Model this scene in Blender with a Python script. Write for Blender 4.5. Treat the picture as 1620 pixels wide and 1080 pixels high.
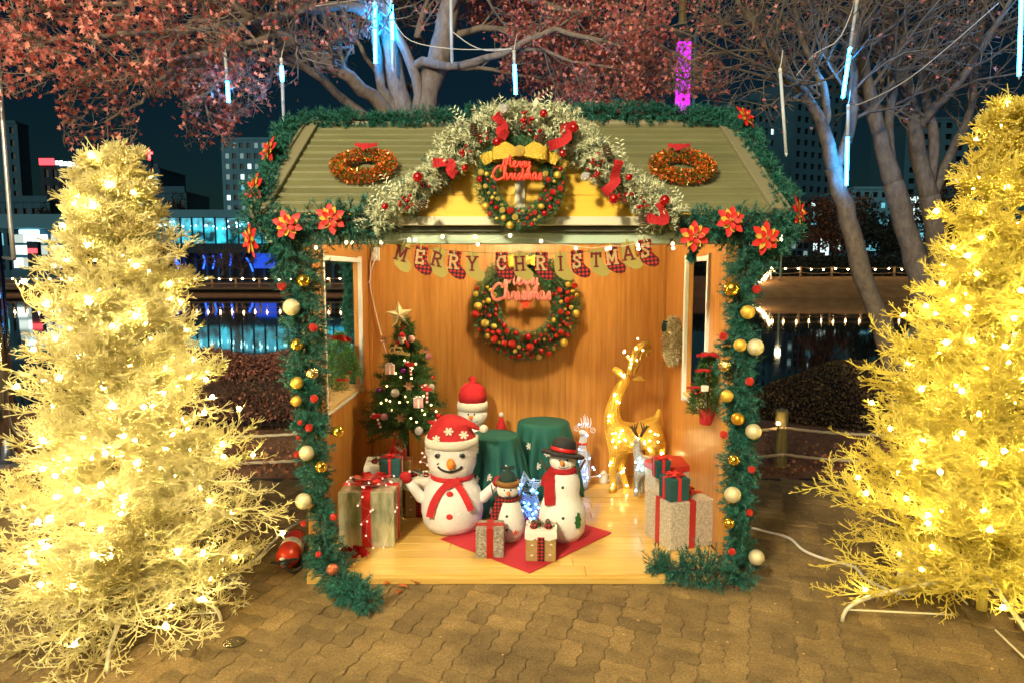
import bpy, math, random
import numpy as np
from mathutils import Vector, Matrix
PI = math.pi
for _o in list(bpy.data.objects): bpy.data.objects.remove(_o)
sc = bpy.context.scene
COL = sc.collection
# ------------------------------------------------------------------ camera
CAMZ, PITCH, FPX = 1.92, math.radians(5.82), 1080.0
cam = bpy.data.objects.new('camera', bpy.data.cameras.new('camera')); COL.objects.link(cam)
cam.location = (0, 0, CAMZ); cam.rotation_euler = (PI/2 - PITCH, 0, 0)
cam.data.lens = 24; cam.data.sensor_width = 36; cam.data.clip_start = 0.05; cam.data.clip_end = 3000
sc.camera = cam
# ------------------------------------------------------------------ night sky, broad warm sun added as general fill, exposure
SUN_EL, SUN_AZ = math.radians(38), math.radians(200)
world = bpy.data.worlds.new('World'); sc.world = world; world.use_nodes = True
_wn = world.node_tree; _bg = _wn.nodes['Background']
_sky = _wn.nodes.new('ShaderNodeTexSky'); _sky.sky_type = 'NISHITA'; _sky.sun_disc = False
_sky.sun_elevation = math.radians(-2.4); _sky.sun_rotation = math.radians(0); _sky.air_density = 1.0; _sky.dust_density = 0.2; _sky.ozone_density = 2.0
_tint = _wn.nodes.new('ShaderNodeMix'); _tint.data_type = 'RGBA'; _tint.blend_type = 'MULTIPLY'; _tint.inputs[0].default_value = 1.0; _tint.inputs[7].default_value = (.30, .95, 1., 1)
_wn.links.new(_sky.outputs[0], _tint.inputs[6]); _wn.links.new(_tint.outputs[2], _bg.inputs[0]); _bg.inputs[1].default_value = 0.05
sun = bpy.data.objects.new('sun', bpy.data.lights.new('sun', 'SUN')); COL.objects.link(sun)
sun.data.energy = 0.80; sun.data.angle = math.radians(70); sun.data.color = (1.0, 0.96, 0.78)
sun.rotation_euler = (math.radians(52), 0, math.radians(-28))
vs = sc.view_settings; vs.view_transform = 'Standard'; vs.look = 'None'; vs.exposure = 0.45; vs.gamma = 1.0; vs.use_curve_mapping = False
cy = sc.cycles; cy.use_denoising = True; cy.max_bounces = 8; cy.diffuse_bounces = 7; cy.glossy_bounces = 3; cy.transmission_bounces = 4
cy.transparent_max_bounces = 6; cy.sample_clamp_indirect = 4.0; cy.caustics_reflective = False; cy.caustics_refractive = False
try: cy.use_light_tree = True
except Exception: pass

# ------------------------------------------------------------------ helpers
_s, _c = math.sin(PITCH), math.cos(PITCH)
def P(px, py, Y):
    """world point seen at photo pixel (px, py), on the plane y = Y"""
    a, b = (px - 810) / FPX, (540 - py) / FPX
    d = Vector((a, _c + b*_s, -_s + b*_c)); k = Y / d.y
    return Vector((d.x*k, Y, CAMZ + d.z*k))
def G(px, py, z=0.0):
    a, b = (px - 810) / FPX, (540 - py) / FPX
    d = Vector((a, _c + b*_s, -_s + b*_c)); k = (z - CAMZ) / d.z
    return Vector((d.x*k, d.y*k, z))
R = random.Random(7)
def rnd(a, b): return R.uniform(a, b)
MW = {}
def wm(o):
    return MW.get(o.name, Matrix.Identity(4))
def thing(name, label, cat, loc=(0, 0, 0), rz=0.0, group=None, kind=None, parent=None, rx=0.0, ry=0.0, scale=1.0):
    o = bpy.data.objects.new(name, None); COL.objects.link(o); o.empty_display_size = 0.1
    o.location = loc; o.rotation_euler = (rx, ry, rz); o.scale = (scale,)*3
    if label: o['label'] = label
    if cat: o['category'] = cat
    if group: o['group'] = group
    if kind: o['kind'] = kind
    m = Matrix.Translation(Vector(loc)) @ Matrix.Rotation(rz, 4, 'Z') @ Matrix.Rotation(ry, 4, 'Y') @ Matrix.Rotation(rx, 4, 'X') @ Matrix.Scale(scale, 4)
    if parent is not None: o.parent = parent; m = wm(parent) @ m
    MW[o.name] = m
    return o
def tag(o, label, cat, group=None, kind=None):
    if label: o['label'] = label
    if cat: o['category'] = cat
    if group: o['group'] = group
    if kind: o['kind'] = kind
    return o
class B:
    def __init__(s): s.v = []; s.f = []
    def add(s, vs_, fs):
        n = len(s.v); s.v += [tuple(v) for v in vs_]; s.f += [tuple(i + n for i in f) for f in fs]; return s
    def box(s, c, d, M=None):
        x, y, z = d[0]/2, d[1]/2, d[2]/2
        vv = [Vector((sx*x, sy*y, sz*z)) for sz in (-1, 1) for sy in (-1, 1) for sx in (-1, 1)]
        if M is not None: vv = [M @ v for v in vv]
        c = Vector(c)
        return s.add([v + c for v in vv], [(0,2,3,1),(4,5,7,6),(0,1,5,4),(2,6,7,3),(0,4,6,2),(1,3,7,5)])
    def cbox(s, c, d, b=0.004, M=None):
        x, y, z = d[0]/2, d[1]/2, d[2]/2; b = min(b, x*.45, y*.45, z*.45)
        vv = []; idx = {}
        for sx in (-1, 1):
            for sy in (-1, 1):
                for sz in (-1, 1):
                    for a in range(3):
                        q = [sx*x, sy*y, sz*z]
                        for k in range(3):
                            if k != a: q[k] -= (sx, sy, sz)[k]*b
                        idx[(sx, sy, sz, a)] = len(vv); vv.append(Vector(q))
        fs = []
        for a in range(3):
            o1, o2 = (a+1) % 3, (a+2) % 3
            for sg in (-1, 1):
                q = []
                for (p, r) in ((-1,-1),(1,-1),(1,1),(-1,1)):
                    k = [0,0,0]; k[a] = sg; k[o1] = p; k[o2] = r; q.append(idx[(*k, a)])
                fs.append(tuple(q) if sg > 0 else tuple(reversed(q)))
        for a in range(3):
            o1, o2 = (a+1) % 3, (a+2) % 3
            for p in (-1, 1):
                for r in (-1, 1):
                    k0 = [0,0,0]; k0[a] = -1; k0[o1] = p; k0[o2] = r; k1 = list(k0); k1[a] = 1
                    q = (idx[(*k0, o1)], idx[(*k1, o1)], idx[(*k1, o2)], idx[(*k0, o2)])
                    fs.append(q if p*r < 0 else tuple(reversed(q)))
        for sx in (-1, 1):
            for sy in (-1, 1):
                for sz in (-1, 1):
                    q = tuple(idx[(sx, sy, sz, a)] for a in range(3))
                    fs.append(q if sx*sy*sz > 0 else tuple(reversed(q)))
        if M is not None: vv = [M @ v for v in vv]
        c = Vector(c)
        return s.add([v + c for v in vv], fs)
    def tube(s, pts, r, seg=6, cap=True, closed=False):
        pts = [Vector(p) for p in pts]; n = len(pts)
        rr = r if isinstance(r, (list, tuple)) else [r]*n
        up = None; vv = []; fs = []
        for i, p in enumerate(pts):
            if closed: t = pts[(i+1) % n] - pts[i-1]
            else: t = pts[min(i+1, n-1)] - pts[max(i-1, 0)]
            if t.length < 1e-9: t = Vector((0, 0, 1))
            t.normalize()
            if up is None: up = t.orthogonal().normalized()
            else:
                up = up - t*up.dot(t)
                up = up.normalized() if up.length > 1e-6 else t.orthogonal().normalized()
            bi = t.cross(up)
            for k in range(seg):
                a = 2*PI*k/seg; vv.append(p + (up*math.cos(a) + bi*math.sin(a))*rr[i])
        for i in range(n if closed else n-1):
            j = (i+1) % n
            for k in range(seg):
                k2 = (k+1) % seg; fs.append((i*seg+k, i*seg+k2, j*seg+k2, j*seg+k))
        if cap and not closed:
            fs.append(tuple(reversed(range(seg)))); fs.append(tuple((n-1)*seg+k for k in range(seg)))
        return s.add(vv, fs)
    def lathe(s, prof, seg=24, c=(0, 0, 0), M=None, fn=None):
        c = Vector(c); vv = []; fs = []; n = len(prof)
        for i, (r, z) in enumerate(prof):
            for k in range(seg):
                a = 2*PI*k/seg; rr = fn(r, z, a) if fn else r
                v = Vector((rr*math.cos(a), rr*math.sin(a), z))
                if M is not None: v = M @ v
                vv.append(v + c)
        for i in range(n-1):
            for k in range(seg):
                k2 = (k+1) % seg; fs.append((i*seg+k, i*seg+k2, (i+1)*seg+k2, (i+1)*seg+k))
        fs.append(tuple(reversed(range(seg)))); fs.append(tuple((n-1)*seg+k for k in range(seg)))
        return s.add(vv, fs)
    def sph(s, c, r, seg=14, rings=9, sc_=(1, 1, 1), M=None):
        prof = [(max(1e-4, r*math.sin(PI*i/rings)), -r*math.cos(PI*i/rings)) for i in range(rings+1)]
        S = Matrix.Diagonal(Vector((*sc_, 1)))
        return s.lathe(prof, seg, c, (M @ S) if M is not None else S)
    def prism(s, poly, t, M=None, c=(0, 0, 0)):
        """poly in local xz, extruded along local y by t (front face at y = -t/2)"""
        n = len(poly); c = Vector(c); vv = []
        for y in (-t/2, t/2):
            for (x, z) in poly:
                v = Vector((x, y, z))
                if M is not None: v = M @ v
                vv.append(v + c)
        fs = [tuple(range(n)), tuple(reversed(range(n, 2*n)))] + [(i, i+n, (i+1) % n + n, (i+1) % n) for i in range(n)]
        return s.add(vv, fs)
    def disc(s, poly, M=None, c=(0, 0, 0)):
        return s.prism(poly, 0.002, M, c)
def obj(name, b, mat, parent=None, smooth=False, world=False, label=None, kind=None):
    vv = b.v
    if world and parent is not None:
        inv = wm(parent).inverted(); vv = [tuple(inv @ Vector(v)) for v in vv]
    me = bpy.data.meshes.new(name); me.from_pydata(vv, [], b.f); me.materials.append(mat)
    if smooth:
        me.polygons.foreach_set('use_smooth', [True]*len(me.polygons))
    me.update()
    o = bpy.data.objects.new(name, me); COL.objects.link(o)
    if parent is not None: o.parent = parent
    MW[o.name] = wm(parent) if parent is not None else Matrix.Identity(4)
    if label: o['label'] = label
    if kind: o['kind'] = kind
    return o
def inst(name, me, M, parent=None, mat=None):
    """an object of shared mesh data at world matrix M"""
    o = bpy.data.objects.new(name, me); COL.objects.link(o)
    if parent is not None:
        o.parent = parent; o.matrix_local = wm(parent).inverted() @ M
    else: o.matrix_local = M
    MW[o.name] = M
    return o
def npmesh(name, V, F, mat, parent=None, smooth=False, kind=None, label=None):
    V = np.asarray(V, dtype=np.float32); F = np.asarray(F, dtype=np.int32)
    if parent is not None:
        inv = np.array(wm(parent).inverted()); V = V @ inv[:3, :3].T.astype(np.float32) + inv[:3, 3].astype(np.float32)
    me = bpy.data.meshes.new(name); k = F.shape[1]
    me.vertices.add(len(V)); me.vertices.foreach_set('co', np.ascontiguousarray(V, dtype=np.float32).ravel())
    me.loops.add(F.size); me.loops.foreach_set('vertex_index', F.ravel())
    me.polygons.add(len(F)); me.polygons.foreach_set('loop_start', np.arange(0, F.size, k, dtype=np.int32))
    try: me.polygons.foreach_set('loop_total', np.full(len(F), k, dtype=np.int32))
    except Exception: pass
    if smooth: me.polygons.foreach_set('use_smooth', np.ones(len(F), dtype=bool))
    me.materials.append(mat); me.update(calc_edges=True); me.validate()
    o = bpy.data.objects.new(name, me); COL.objects.link(o)
    if parent is not None: o.parent = parent
    if kind: o['kind'] = kind
    if label: o['label'] = label
    return o
NR = np.random.default_rng(11)
def unit(a): return a / np.maximum(np.linalg.norm(a, axis=-1, keepdims=True), 1e-9)
def np_tubes(A, Bp, ra, rb, seg=3):
    """tapered prisms for many segments at once -> V, F(quads)"""
    A = np.asarray(A, float); Bp = np.asarray(Bp, float); n = len(A)
    t = unit(Bp - A); ref = np.where(np.abs(t[:, 2:3]) < .9, np.array([[0, 0, 1.]]), np.array([[1., 0, 0]]))
    u = unit(np.cross(t, ref)); w = np.cross(t, u); V = np.zeros((n, 2*seg, 3))
    for k in range(seg):
        a = 2*PI*k/seg; off = u*math.cos(a) + w*math.sin(a)
        V[:, k] = A + off*np.asarray(ra)[:, None]; V[:, seg+k] = Bp + off*np.asarray(rb)[:, None]
    base = (np.arange(n)*2*seg)[:, None]; F = []
    for k in range(seg):
        k2 = (k+1) % seg; F.append(np.concatenate([base+k, base+k2, base+seg+k2, base+seg+k], 1))
    return V.reshape(-1, 3), np.concatenate(F)
def np_needles(Bs, D, L, W):
    """thin single triangles, root Bs, direction D"""
    Bs = np.asarray(Bs, float); n = len(Bs); D = unit(np.asarray(D, float))
    s_ = unit(np.cross(D, NR.normal(size=(n, 3)))); W = np.broadcast_to(W, (n,))[:, None]; L = np.broadcast_to(L, (n,))[:, None]
    V = np.stack([Bs - s_*W/2, Bs + s_*W/2, Bs + D*L], 1).reshape(-1, 3)
    return V, np.arange(3*n).reshape(-1, 3)
def np_scatter(TV, TF, pos, rot, scl):
    """copy a template mesh to many places: pos (n,3), rot (n,3,3), scl (n,)"""
    TV = np.asarray(TV, float); n = len(pos); m = len(TV)
    V = np.einsum('nij,mj->nmi', rot, TV)*np.asarray(scl)[:, None, None] + np.asarray(pos)[:, None, :]
    F = np.asarray(TF)[None] + (np.arange(n)*m)[:, None, None]
    return V.reshape(-1, 3), F.reshape(-1, np.asarray(TF).shape[1])
def np_randrot(n, flat=None):
    q = unit(NR.normal(size=(n, 4))); w, x, y, z = q.T
    return np.stack([np.stack([1-2*(y*y+z*z), 2*(x*y-z*w), 2*(x*z+y*w)], -1), np.stack([2*(x*y+z*w), 1-2*(x*x+z*z), 2*(y*z-x*w)], -1),
                     np.stack([2*(x*z-y*w), 2*(y*z+x*w), 1-2*(x*x+y*y)], -1)], 1)
def resample(pts, step):
    pts = [Vector(p) for p in pts]; out = []
    # catmull-rom through the points, then even steps
    ext = [pts[0]*2 - pts[1]] + pts + [pts[-1]*2 - pts[-2]]; dense = []
    for i in range(1, len(ext)-2):
        p0, p1, p2, p3 = ext[i-1:i+3]
        for k in range(12):
            t = k/12; dense.append(.5*((2*p1) + (p2-p0)*t + (2*p0-5*p1+4*p2-p3)*t*t + (3*p1-p0-3*p2+p3)*t**3))
    dense.append(pts[-1]); acc = 0; out = [dense[0]]
    for a, b in zip(dense, dense[1:]):
        acc += (b-a).length
        if acc >= step: out.append(b); acc = 0
    if (out[-1]-dense[-1]).length > step*.3: out.append(dense[-1])
    return out
# ------------------------------------------------------------------ materials
_M = {}
def mat(name, col=(.5, .5, .5), rough=.6, metal=0., es=0., ec=None, var=0., isl=0., noise=None, bump=None, col2=None, spec=None, trans=0., coat=0., alpha=None, sheen=0.):
    """noise=(scale, stretchxyz) mixes col -> col2; var: value change per object; isl: per loose piece; bump=(scale, strength)"""
    if name in _M: return _M[name]
    m = bpy.data.materials.new(name); m.use_nodes = True; nt = m.node_tree; bs = nt.nodes['Principled BSDF']; L = nt.links
    bs.inputs['Base Color'].default_value = (*col, 1); bs.inputs['Roughness'].default_value = rough; bs.inputs['Metallic'].default_value = metal
    if spec is not None: bs.inputs['Specular IOR Level'].default_value = spec
    if coat: bs.inputs['Coat Weight'].default_value = coat; bs.inputs['Coat Roughness'].default_value = .12
    if sheen: bs.inputs['Sheen Weight'].default_value = sheen
    if trans: bs.inputs['Transmission Weight'].default_value = trans
    if es: bs.inputs['Emission Color'].default_value = (*(ec or col), 1); bs.inputs['Emission Strength'].default_value = es
    out = None
    def coord():
        return nt.nodes.new('ShaderNodeTexCoord').outputs['Object']
    if noise:
        mp = nt.nodes.new('ShaderNodeMapping'); L.new(coord(), mp.inputs[0]); mp.inputs['Scale'].default_value = noise[1] if len(noise) > 1 else (1, 1, 1)
        nz = nt.nodes.new('ShaderNodeTexNoise'); nz.inputs['Scale'].default_value = noise[0]; nz.inputs['Detail'].default_value = 5; nz.inputs['Roughness'].default_value = .65
        L.new(mp.outputs[0], nz.inputs['Vector'])
        rp = nt.nodes.new('ShaderNodeMapRange'); rp.inputs[1].default_value = .32; rp.inputs[2].default_value = .68; L.new(nz.outputs[0], rp.inputs[0])
        mx = nt.nodes.new('ShaderNodeMix'); mx.data_type = 'RGBA'; L.new(rp.outputs[0], mx.inputs[0])
        mx.inputs[6].default_value = (*col, 1); mx.inputs[7].default_value = (*(col2 or col), 1); out = mx.outputs[2]
    if var or isl:
        if isl: rs = nt.nodes.new('ShaderNodeNewGeometry').outputs['Random Per Island']; amt = isl
        else: rs = nt.nodes.new('ShaderNodeObjectInfo').outputs['Random']; amt = var
        mr = nt.nodes.new('ShaderNodeMapRange'); mr.inputs[3].default_value = 1-amt; mr.inputs[4].default_value = 1+amt; L.new(rs, mr.inputs[0])
        if isl and col2 and not noise:
            mx = nt.nodes.new('ShaderNodeMix'); mx.data_type = 'RGBA'; L.new(rs, mx.inputs[0]); mx.inputs[6].default_value = (*col, 1); mx.inputs[7].default_value = (*col2, 1); out = mx.outputs[2]
        hs = nt.nodes.new('ShaderNodeHueSaturation'); L.new(mr.outputs[0], hs.inputs['Value'])
        if out: L.new(out, hs.inputs['Color'])
        else: hs.inputs['Color'].default_value = (*col, 1)
        out = hs.outputs[0]
    if out: L.new(out, bs.inputs['Base Color'])
    if bump:
        nb = nt.nodes.new('ShaderNodeTexNoise'); nb.inputs['Scale'].default_value = bump[0]; nb.inputs['Detail'].default_value = 4; L.new(coord(), nb.inputs['Vector'])
        bp = nt.nodes.new('ShaderNodeBump'); bp.inputs['Strength'].default_value = bump[1]; bp.inputs['Distance'].default_value = .01
        L.new(nb.outputs[0], bp.inputs['Height']); L.new(bp.outputs[0], bs.inputs['Normal'])
    _M[name] = m
    return m
def nodes_of(m): return m.node_tree, m.node_tree.nodes['Principled BSDF']
def emit(name, col, es): return mat(name, (.02, .02, .02), .5, es=es, ec=col)
M_red = mat('red_velvet', (.48, .008, .012), .8, bump=(300, .4), noise=(25, (1, 1, 1)), col2=(.34, .005, .008))
M_redgloss = mat('red_gloss', (.5, .01, .012), .18, metal=.55, coat=.5)
M_redglit = mat('red_glitter', (.60, .025, .015), .35, metal=.2, bump=(900, .8))
M_redsat = mat('red_satin', (.62, .02, .02), .38, bump=(40, .15))
M_gold = mat('gold_gloss', (.85, .52, .06), .12, metal=.9)
M_goldm = mat('gold_matte', (.72, .47, .07), .42, metal=.55, bump=(700, .25))
M_goldglit = mat('gold_glitter', (.82, .58, .12), .38, metal=.35, bump=(900, .9))
M_pearl = mat('pearl_gold', (.72, .62, .36), .38, metal=.35, bump=(800, .3))
M_silver = mat('silver_glitter', (.74, .72, .70), .35, metal=.4, bump=(900, .8))
M_white = mat('white_paint', (.78, .77, .73), .5)
M_black = mat('black_felt', (.012, .012, .014), .8)
M_needle = mat('fir_needles', (.010, .085, .062), .5, isl=.5, col2=(.026, .185, .128))
M_needle2 = mat('tree_needles', (.012, .06, .016), .5, isl=.5, col2=(.05, .14, .03))
M_stem = mat('brown_wire', (.03, .022, .012), .8)
M_flock = mat('flocked_needles', (.46, .50, .30), .75, isl=.2, col2=(.82, .80, .54))
M_flockg = mat('flocked_green', (.06, .14, .09), .65, isl=.4, col2=(.20, .27, .17))
M_bulb = emit('warm_bulb', (1., .62, .22), 40.0)
M_wire = mat('white_cable', (.75, .72, .66), .45)
M_teal = mat('teal_card', (.008, .07, .075), .55, bump=(200, .1))
# ================================================================== SETTING
WATER_Z, PAVE_END = -0.30, 6.28
M_soil = mat('leaf_litter_soil', (.14, .062, .030), .95, noise=(5, (1, 1, 1)), col2=(.26, .12, .06), bump=(60, .9))
M_joint = mat('joint_sand', (.035, .027, .016), .95)
M_paver = mat('concrete_paver', (.20, .128, .044), .85, var=.26, noise=(6, (1, 1, 1)), col2=(.32, .212, .076), bump=(190, .9))
M_water = mat('pond_water', (.003, .008, .012), .035, spec=.5)
_nt, _bs = nodes_of(M_water)
_w = _nt.nodes.new('ShaderNodeTexNoise'); _w.inputs['Scale'].default_value = .9; _w.inputs['Detail'].default_value = 3
_mp = _nt.nodes.new('ShaderNodeMapping'); _mp.inputs['Scale'].default_value = (1, .6, 1); _tc = _nt.nodes.new('ShaderNodeTexCoord')
_nt.links.new(_tc.outputs['Object'], _mp.inputs[0]); _nt.links.new(_mp.outputs[0], _w.inputs['Vector'])
_bp = _nt.nodes.new('ShaderNodeBump'); _bp.inputs['Strength'].default_value = .025; _bp.inputs['Distance'].default_value = .05
_nt.links.new(_w.outputs[0], _bp.inputs['Height']); _nt.links.new(_bp.outputs[0], _bs.inputs['Normal'])
# one ground sheet, dipping under the pond and rising at the far bank
def ground_z(x, y):
    if y < 9.6: return -.02 if y < PAVE_END else -.02 + .05*math.sin(x*1.3)*math.sin(y*2.1)*min(1, (y-PAVE_END)*.6)
    if y < 12.5: return -.02 - 1.0*(y-9.6)/2.9
    if y < 57: return -1.02
    top = 1.45 if x > 16 else .2
    if y < 66: return -1.02 + (top+1.02)*min(1, max(0, (y-59)/6.0))
    return top
xs = sorted(set([-1500, -600, -200, -90] + [k*4 for k in range(-15, 4)] + [15.9, 16.1, 20, 26, 32, 40, 55, 80, 120, 200, 600, 1500] + [k*.5 for k in range(-16, 17)]))
ys = [-60, -20, -4, 0, 3, 6, PAVE_END] + [6.5+.35*k for k in range(9)] + [9.6, 10.4, 11.2, 12.5, 25, 40, 57, 59, 61, 63, 65, 67, 75, 100, 160, 300, 800, 2200]
b = B(); b.add([(x, y, ground_z(x, y)) for y in ys for x in xs], [(j*len(xs)+i, j*len(xs)+i+1, (j+1)*len(xs)+i+1, (j+1)*len(xs)+i) for j in range(len(ys)-1) for i in range(len(xs)-1)])
tag(obj('ground', b, M_soil, smooth=True), 'bare brown ground strewn with dry leaves behind the pavement', 'ground', kind='structure')
b = B(); b.add([(-160, 10.2, WATER_Z), (160, 10.2, WATER_Z), (160, 64.2, WATER_Z), (-160, 64.2, WATER_Z)], [(0, 1, 2, 3)])
tag(obj('water', b, M_water), 'still dark pond reflecting the lights of the far bank', 'water', kind='structure')
# pavement of wavy interlocking blocks, laid as basket weave and turned about 21 degrees
pave = thing('pavement', 'brown pavement of wavy interlocking concrete blocks', 'pavement', (0, 0, 0), kind='structure')
b = B(); b.add([(-9, -5, -.009), (9, -5, -.009), (9, PAVE_END-.02, -.009), (-9, PAVE_END-.02, -.009)], [(0, 1, 2, 3)]); obj('joint_bed', b, M_joint, pave)
PP = .1145
def warp(x, y):
    def w(t):
        s_ = math.sin(2*PI*t/PP); return .0080*math.tanh(1.5*s_)
    return x + w(y), y + w(x)
def paver_mesh(w, h, n=5):
    g = .0016; out = []
    def edge(x0, y0, x1, y1, k): return [(x0+(x1-x0)*i/k, y0+(y1-y0)*i/k) for i in range(k)]
    kx, ky = max(2, round(w/PP*n)), max(2, round(h/PP*n))
    ring = edge(g, g, w-g, g, kx) + edge(w-g, g, w-g, h-g, ky) + edge(w-g, h-g, g, h-g, kx) + edge(g, h-g, g, g, ky)
    ins = []
    for (x, y) in ring:
        ins.append((min(max(x, g+.0032), w-g-.0032), min(max(y, g+.0032), h-g-.0032)))
    A = [(*warp(x, y), -.03) for x, y in ring]; Bb = [(*warp(x, y), -.0028) for x, y in ring]; Cc = [(*warp(x, y), 0.) for x, y in ins]; m = len(ring)
    fs = [tuple(2*m+i for i in range(m))]
    for i in range(m):
        j = (i+1) % m; fs.append((i, j, m+j, m+i)); fs.append((m+i, m+j, 2*m+j, 2*m+i))
    return A + Bb + Cc, fs
pmesh = []
for (w, h) in ((2*PP, PP), (PP, 2*PP)):
    v, f = paver_mesh(w, h); me = bpy.data.meshes.new('paver'); me.from_pydata(v, [], f); me.materials.append(M_paver); me.update(); pmesh.append((me, v, f))
ROT = math.radians(-20); cr, sr = math.cos(ROT), math.sin(ROT); cand = []
for i in range(-34, 35):
    for j in range(-34, 35):
        x0, y0 = i*2*PP, j*2*PP
        subs = ((0, 0, 0), (0, 0, PP)) if (i + j) % 2 == 0 else ((1, 0, 0), (1, PP, 0))
        for (k, dx, dy) in subs:
            x, y = x0+dx, y0+dy; X = cr*x - sr*y; Y = 4 + sr*x + cr*y
            ex, ey = x + (PP if k == 0 else PP/2), y + (PP/2 if k == 0 else PP)
            cx, cyy = cr*ex - sr*ey, 4 + sr*ex + cr*ey
            if not (1.2 < cyy < PAVE_END - .13 and abs(cx) < 5.6): continue
            dpt = cyy*_c + CAMZ*_s; px = 810 + FPX*cx/dpt; py = 540 - FPX*(cyy*_s - CAMZ*_c)/dpt
            vis = -20 < px < 1640 and py < 1100 and not (505 < px < 1160 and cyy > 4.05) and not (px < 330 and py < 1000) and not (px > 1500 and py < 960)
            cand.append((0 if vis else 1, cyy, k, X, Y))
cand.sort(); rest_v, rest_f = [], []
for n, (nv, _, k, X, Y) in enumerate(cand):
    M = Matrix.Translation((X, Y, rnd(-.0022, .0022))) @ Matrix.Rotation(ROT + rnd(-.006, .006), 4, 'Z') @ Matrix.Rotation(rnd(-.008, .008), 4, 'X') @ Matrix.Rotation(rnd(-.008, .008), 4, 'Y')
    if n < 300 and nv == 0: inst('paver', pmesh[k][0], M, pave)
    else:
        o_ = len(rest_v); rest_v += [tuple(M @ Vector(v)) for v in pmesh[k][1]]; rest_f += [tuple(i+o_ for i in f) for f in pmesh[k][2]]
M_paver2 = mat('concrete_paver_far', (.20, .128, .044), .85, isl=.26, noise=(6, (1, 1, 1)), col2=(.32, .212, .076), bump=(190, .9))
for _m in (M_paver, M_paver2):   # stains and grit run on across the blocks: noise in world space
    _nt, _bs = nodes_of(_m); _g = _nt.nodes.new('ShaderNodeNewGeometry')
    for _n in [q for q in _nt.nodes if q.type in ('MAPPING',)]: _nt.links.new(_g.outputs['Position'], _n.inputs[0])
    for _n in [q for q in _nt.nodes if q.type == 'TEX_NOISE' and not q.inputs['Vector'].links[0].from_node.type == 'MAPPING']: _nt.links.new(_g.outputs['Position'], _n.inputs['Vector'])
    _st = _nt.nodes.new('ShaderNodeTexNoise'); _st.inputs['Scale'].default_value = 1.7; _st.inputs['Detail'].default_value = 8; _st.inputs['Roughness'].default_value = .7; _nt.links.new(_g.outputs['Position'], _st.inputs['Vector'])
    _gr = _nt.nodes.new('ShaderNodeTexNoise'); _gr.inputs['Scale'].default_value = 85; _gr.inputs['Detail'].default_value = 3; _nt.links.new(_g.outputs['Position'], _gr.inputs['Vector'])
    _r1 = _nt.nodes.new('ShaderNodeMapRange'); _r1.inputs[1].default_value = .35; _r1.inputs[2].default_value = .65; _r1.inputs[3].default_value = .62; _r1.inputs[4].default_value = 1.15; _nt.links.new(_st.outputs[0], _r1.inputs[0])
    _r2 = _nt.nodes.new('ShaderNodeMapRange'); _r2.inputs[1].default_value = .35; _r2.inputs[2].default_value = .68; _r2.inputs[3].default_value = .72; _r2.inputs[4].default_value = 1.25; _nt.links.new(_gr.outputs[0], _r2.inputs[0])
    _mu = _nt.nodes.new('ShaderNodeMath'); _mu.operation = 'MULTIPLY'; _nt.links.new(_r1.outputs[0], _mu.inputs[0]); _nt.links.new(_r2.outputs[0], _mu.inputs[1])
    _hs = _nt.nodes.new('ShaderNodeHueSaturation'); _src = _bs.inputs['Base Color'].links[0].from_socket; _nt.links.new(_src, _hs.inputs['Color']); _nt.links.new(_mu.outputs[0], _hs.inputs['Value']); _nt.links.new(_hs.outputs[0], _bs.inputs['Base Color'])
b = B(); b.v = rest_v; b.f = rest_f; obj('paver_field', b, M_paver2, pave, kind='stuff')

# ================================================================== BOOTH
YW = 4.38
X0, HW = 0.045, 1.325            # centre line and half width of the inner room
YF, YB, DZ = 4.06, 6.11, 0.06    # front edge, back wall, deck level
XL, XR = X0 - HW, X0 + HW
M_wood = mat('woodgrain_panel', (.40, .160, .030), .38, var=.14, noise=(3.2, (9, 9, .5)), col2=(.58, .275, .065), bump=(30, .06), coat=.15)
M_deck = mat('pine_deck', (.62, .36, .075), .32, var=.13, noise=(3.0, (.8, 14, 14)), col2=(.76, .49, .13), bump=(40, .08), coat=.25)
M_roof = mat('khaki_siding', (.150, .150, .064), .5, var=.07, noise=(2.2, (1, 3, 3)), col2=(.205, .195, .088))
M_trim = mat('olive_trim', (.24, .215, .12), .5)
M_beam = mat('sage_beam', (.40, .54, .40), .55, noise=(5, (1, 1, 1)), col2=(.48, .58, .42))
M_dark = mat('dark_olive', (.07, .075, .045), .6)
M_yel = mat('yellow_board', (.80, .46, .025), .5, var=.04, noise=(4, (1, 6, 6)), col2=(.84, .52, .05))
M_cream = mat('cream_trim', (.66, .62, .44), .5)
M_sill = mat('pine_sill', (.72, .46, .17), .45, noise=(4, (8, 1, 8)), col2=(.80, .55, .24))
booth = thing('market_booth', 'open wooden festive booth with khaki gabled roof and orange woodgrain walls', 'booth', (X0, 5.08, 0))
deck = thing('deck', None, None, parent=booth)
NP_ = 17; pw = (YB - YF)/NP_
for i in range(NP_):
    y = YF + pw*(i+.5); cut = rnd(-.7, .9)
    for (a, c_) in ((XL+.01, X0+cut), (X0+cut+.001, XR-.01)):
        b = B(); b.cbox(((a+c_)/2, y, DZ-.012 + rnd(-.0006, .0006)), (c_-a-.0016, pw-.0022, .024), .0018); obj('plank', b, M_deck, deck, world=True)
b = B(); b.cbox((X0, YF+.004, .021), (2*HW-.02, .03, .042), .003); obj('front_board', b, M_deck, deck, world=True)
b = B(); b.box((X0, (YF+YB)/2+.02, .018), (2*HW-.04, YB-YF-.06, .036)); obj('deck_base', b, M_dark, deck, world=True)
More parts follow.
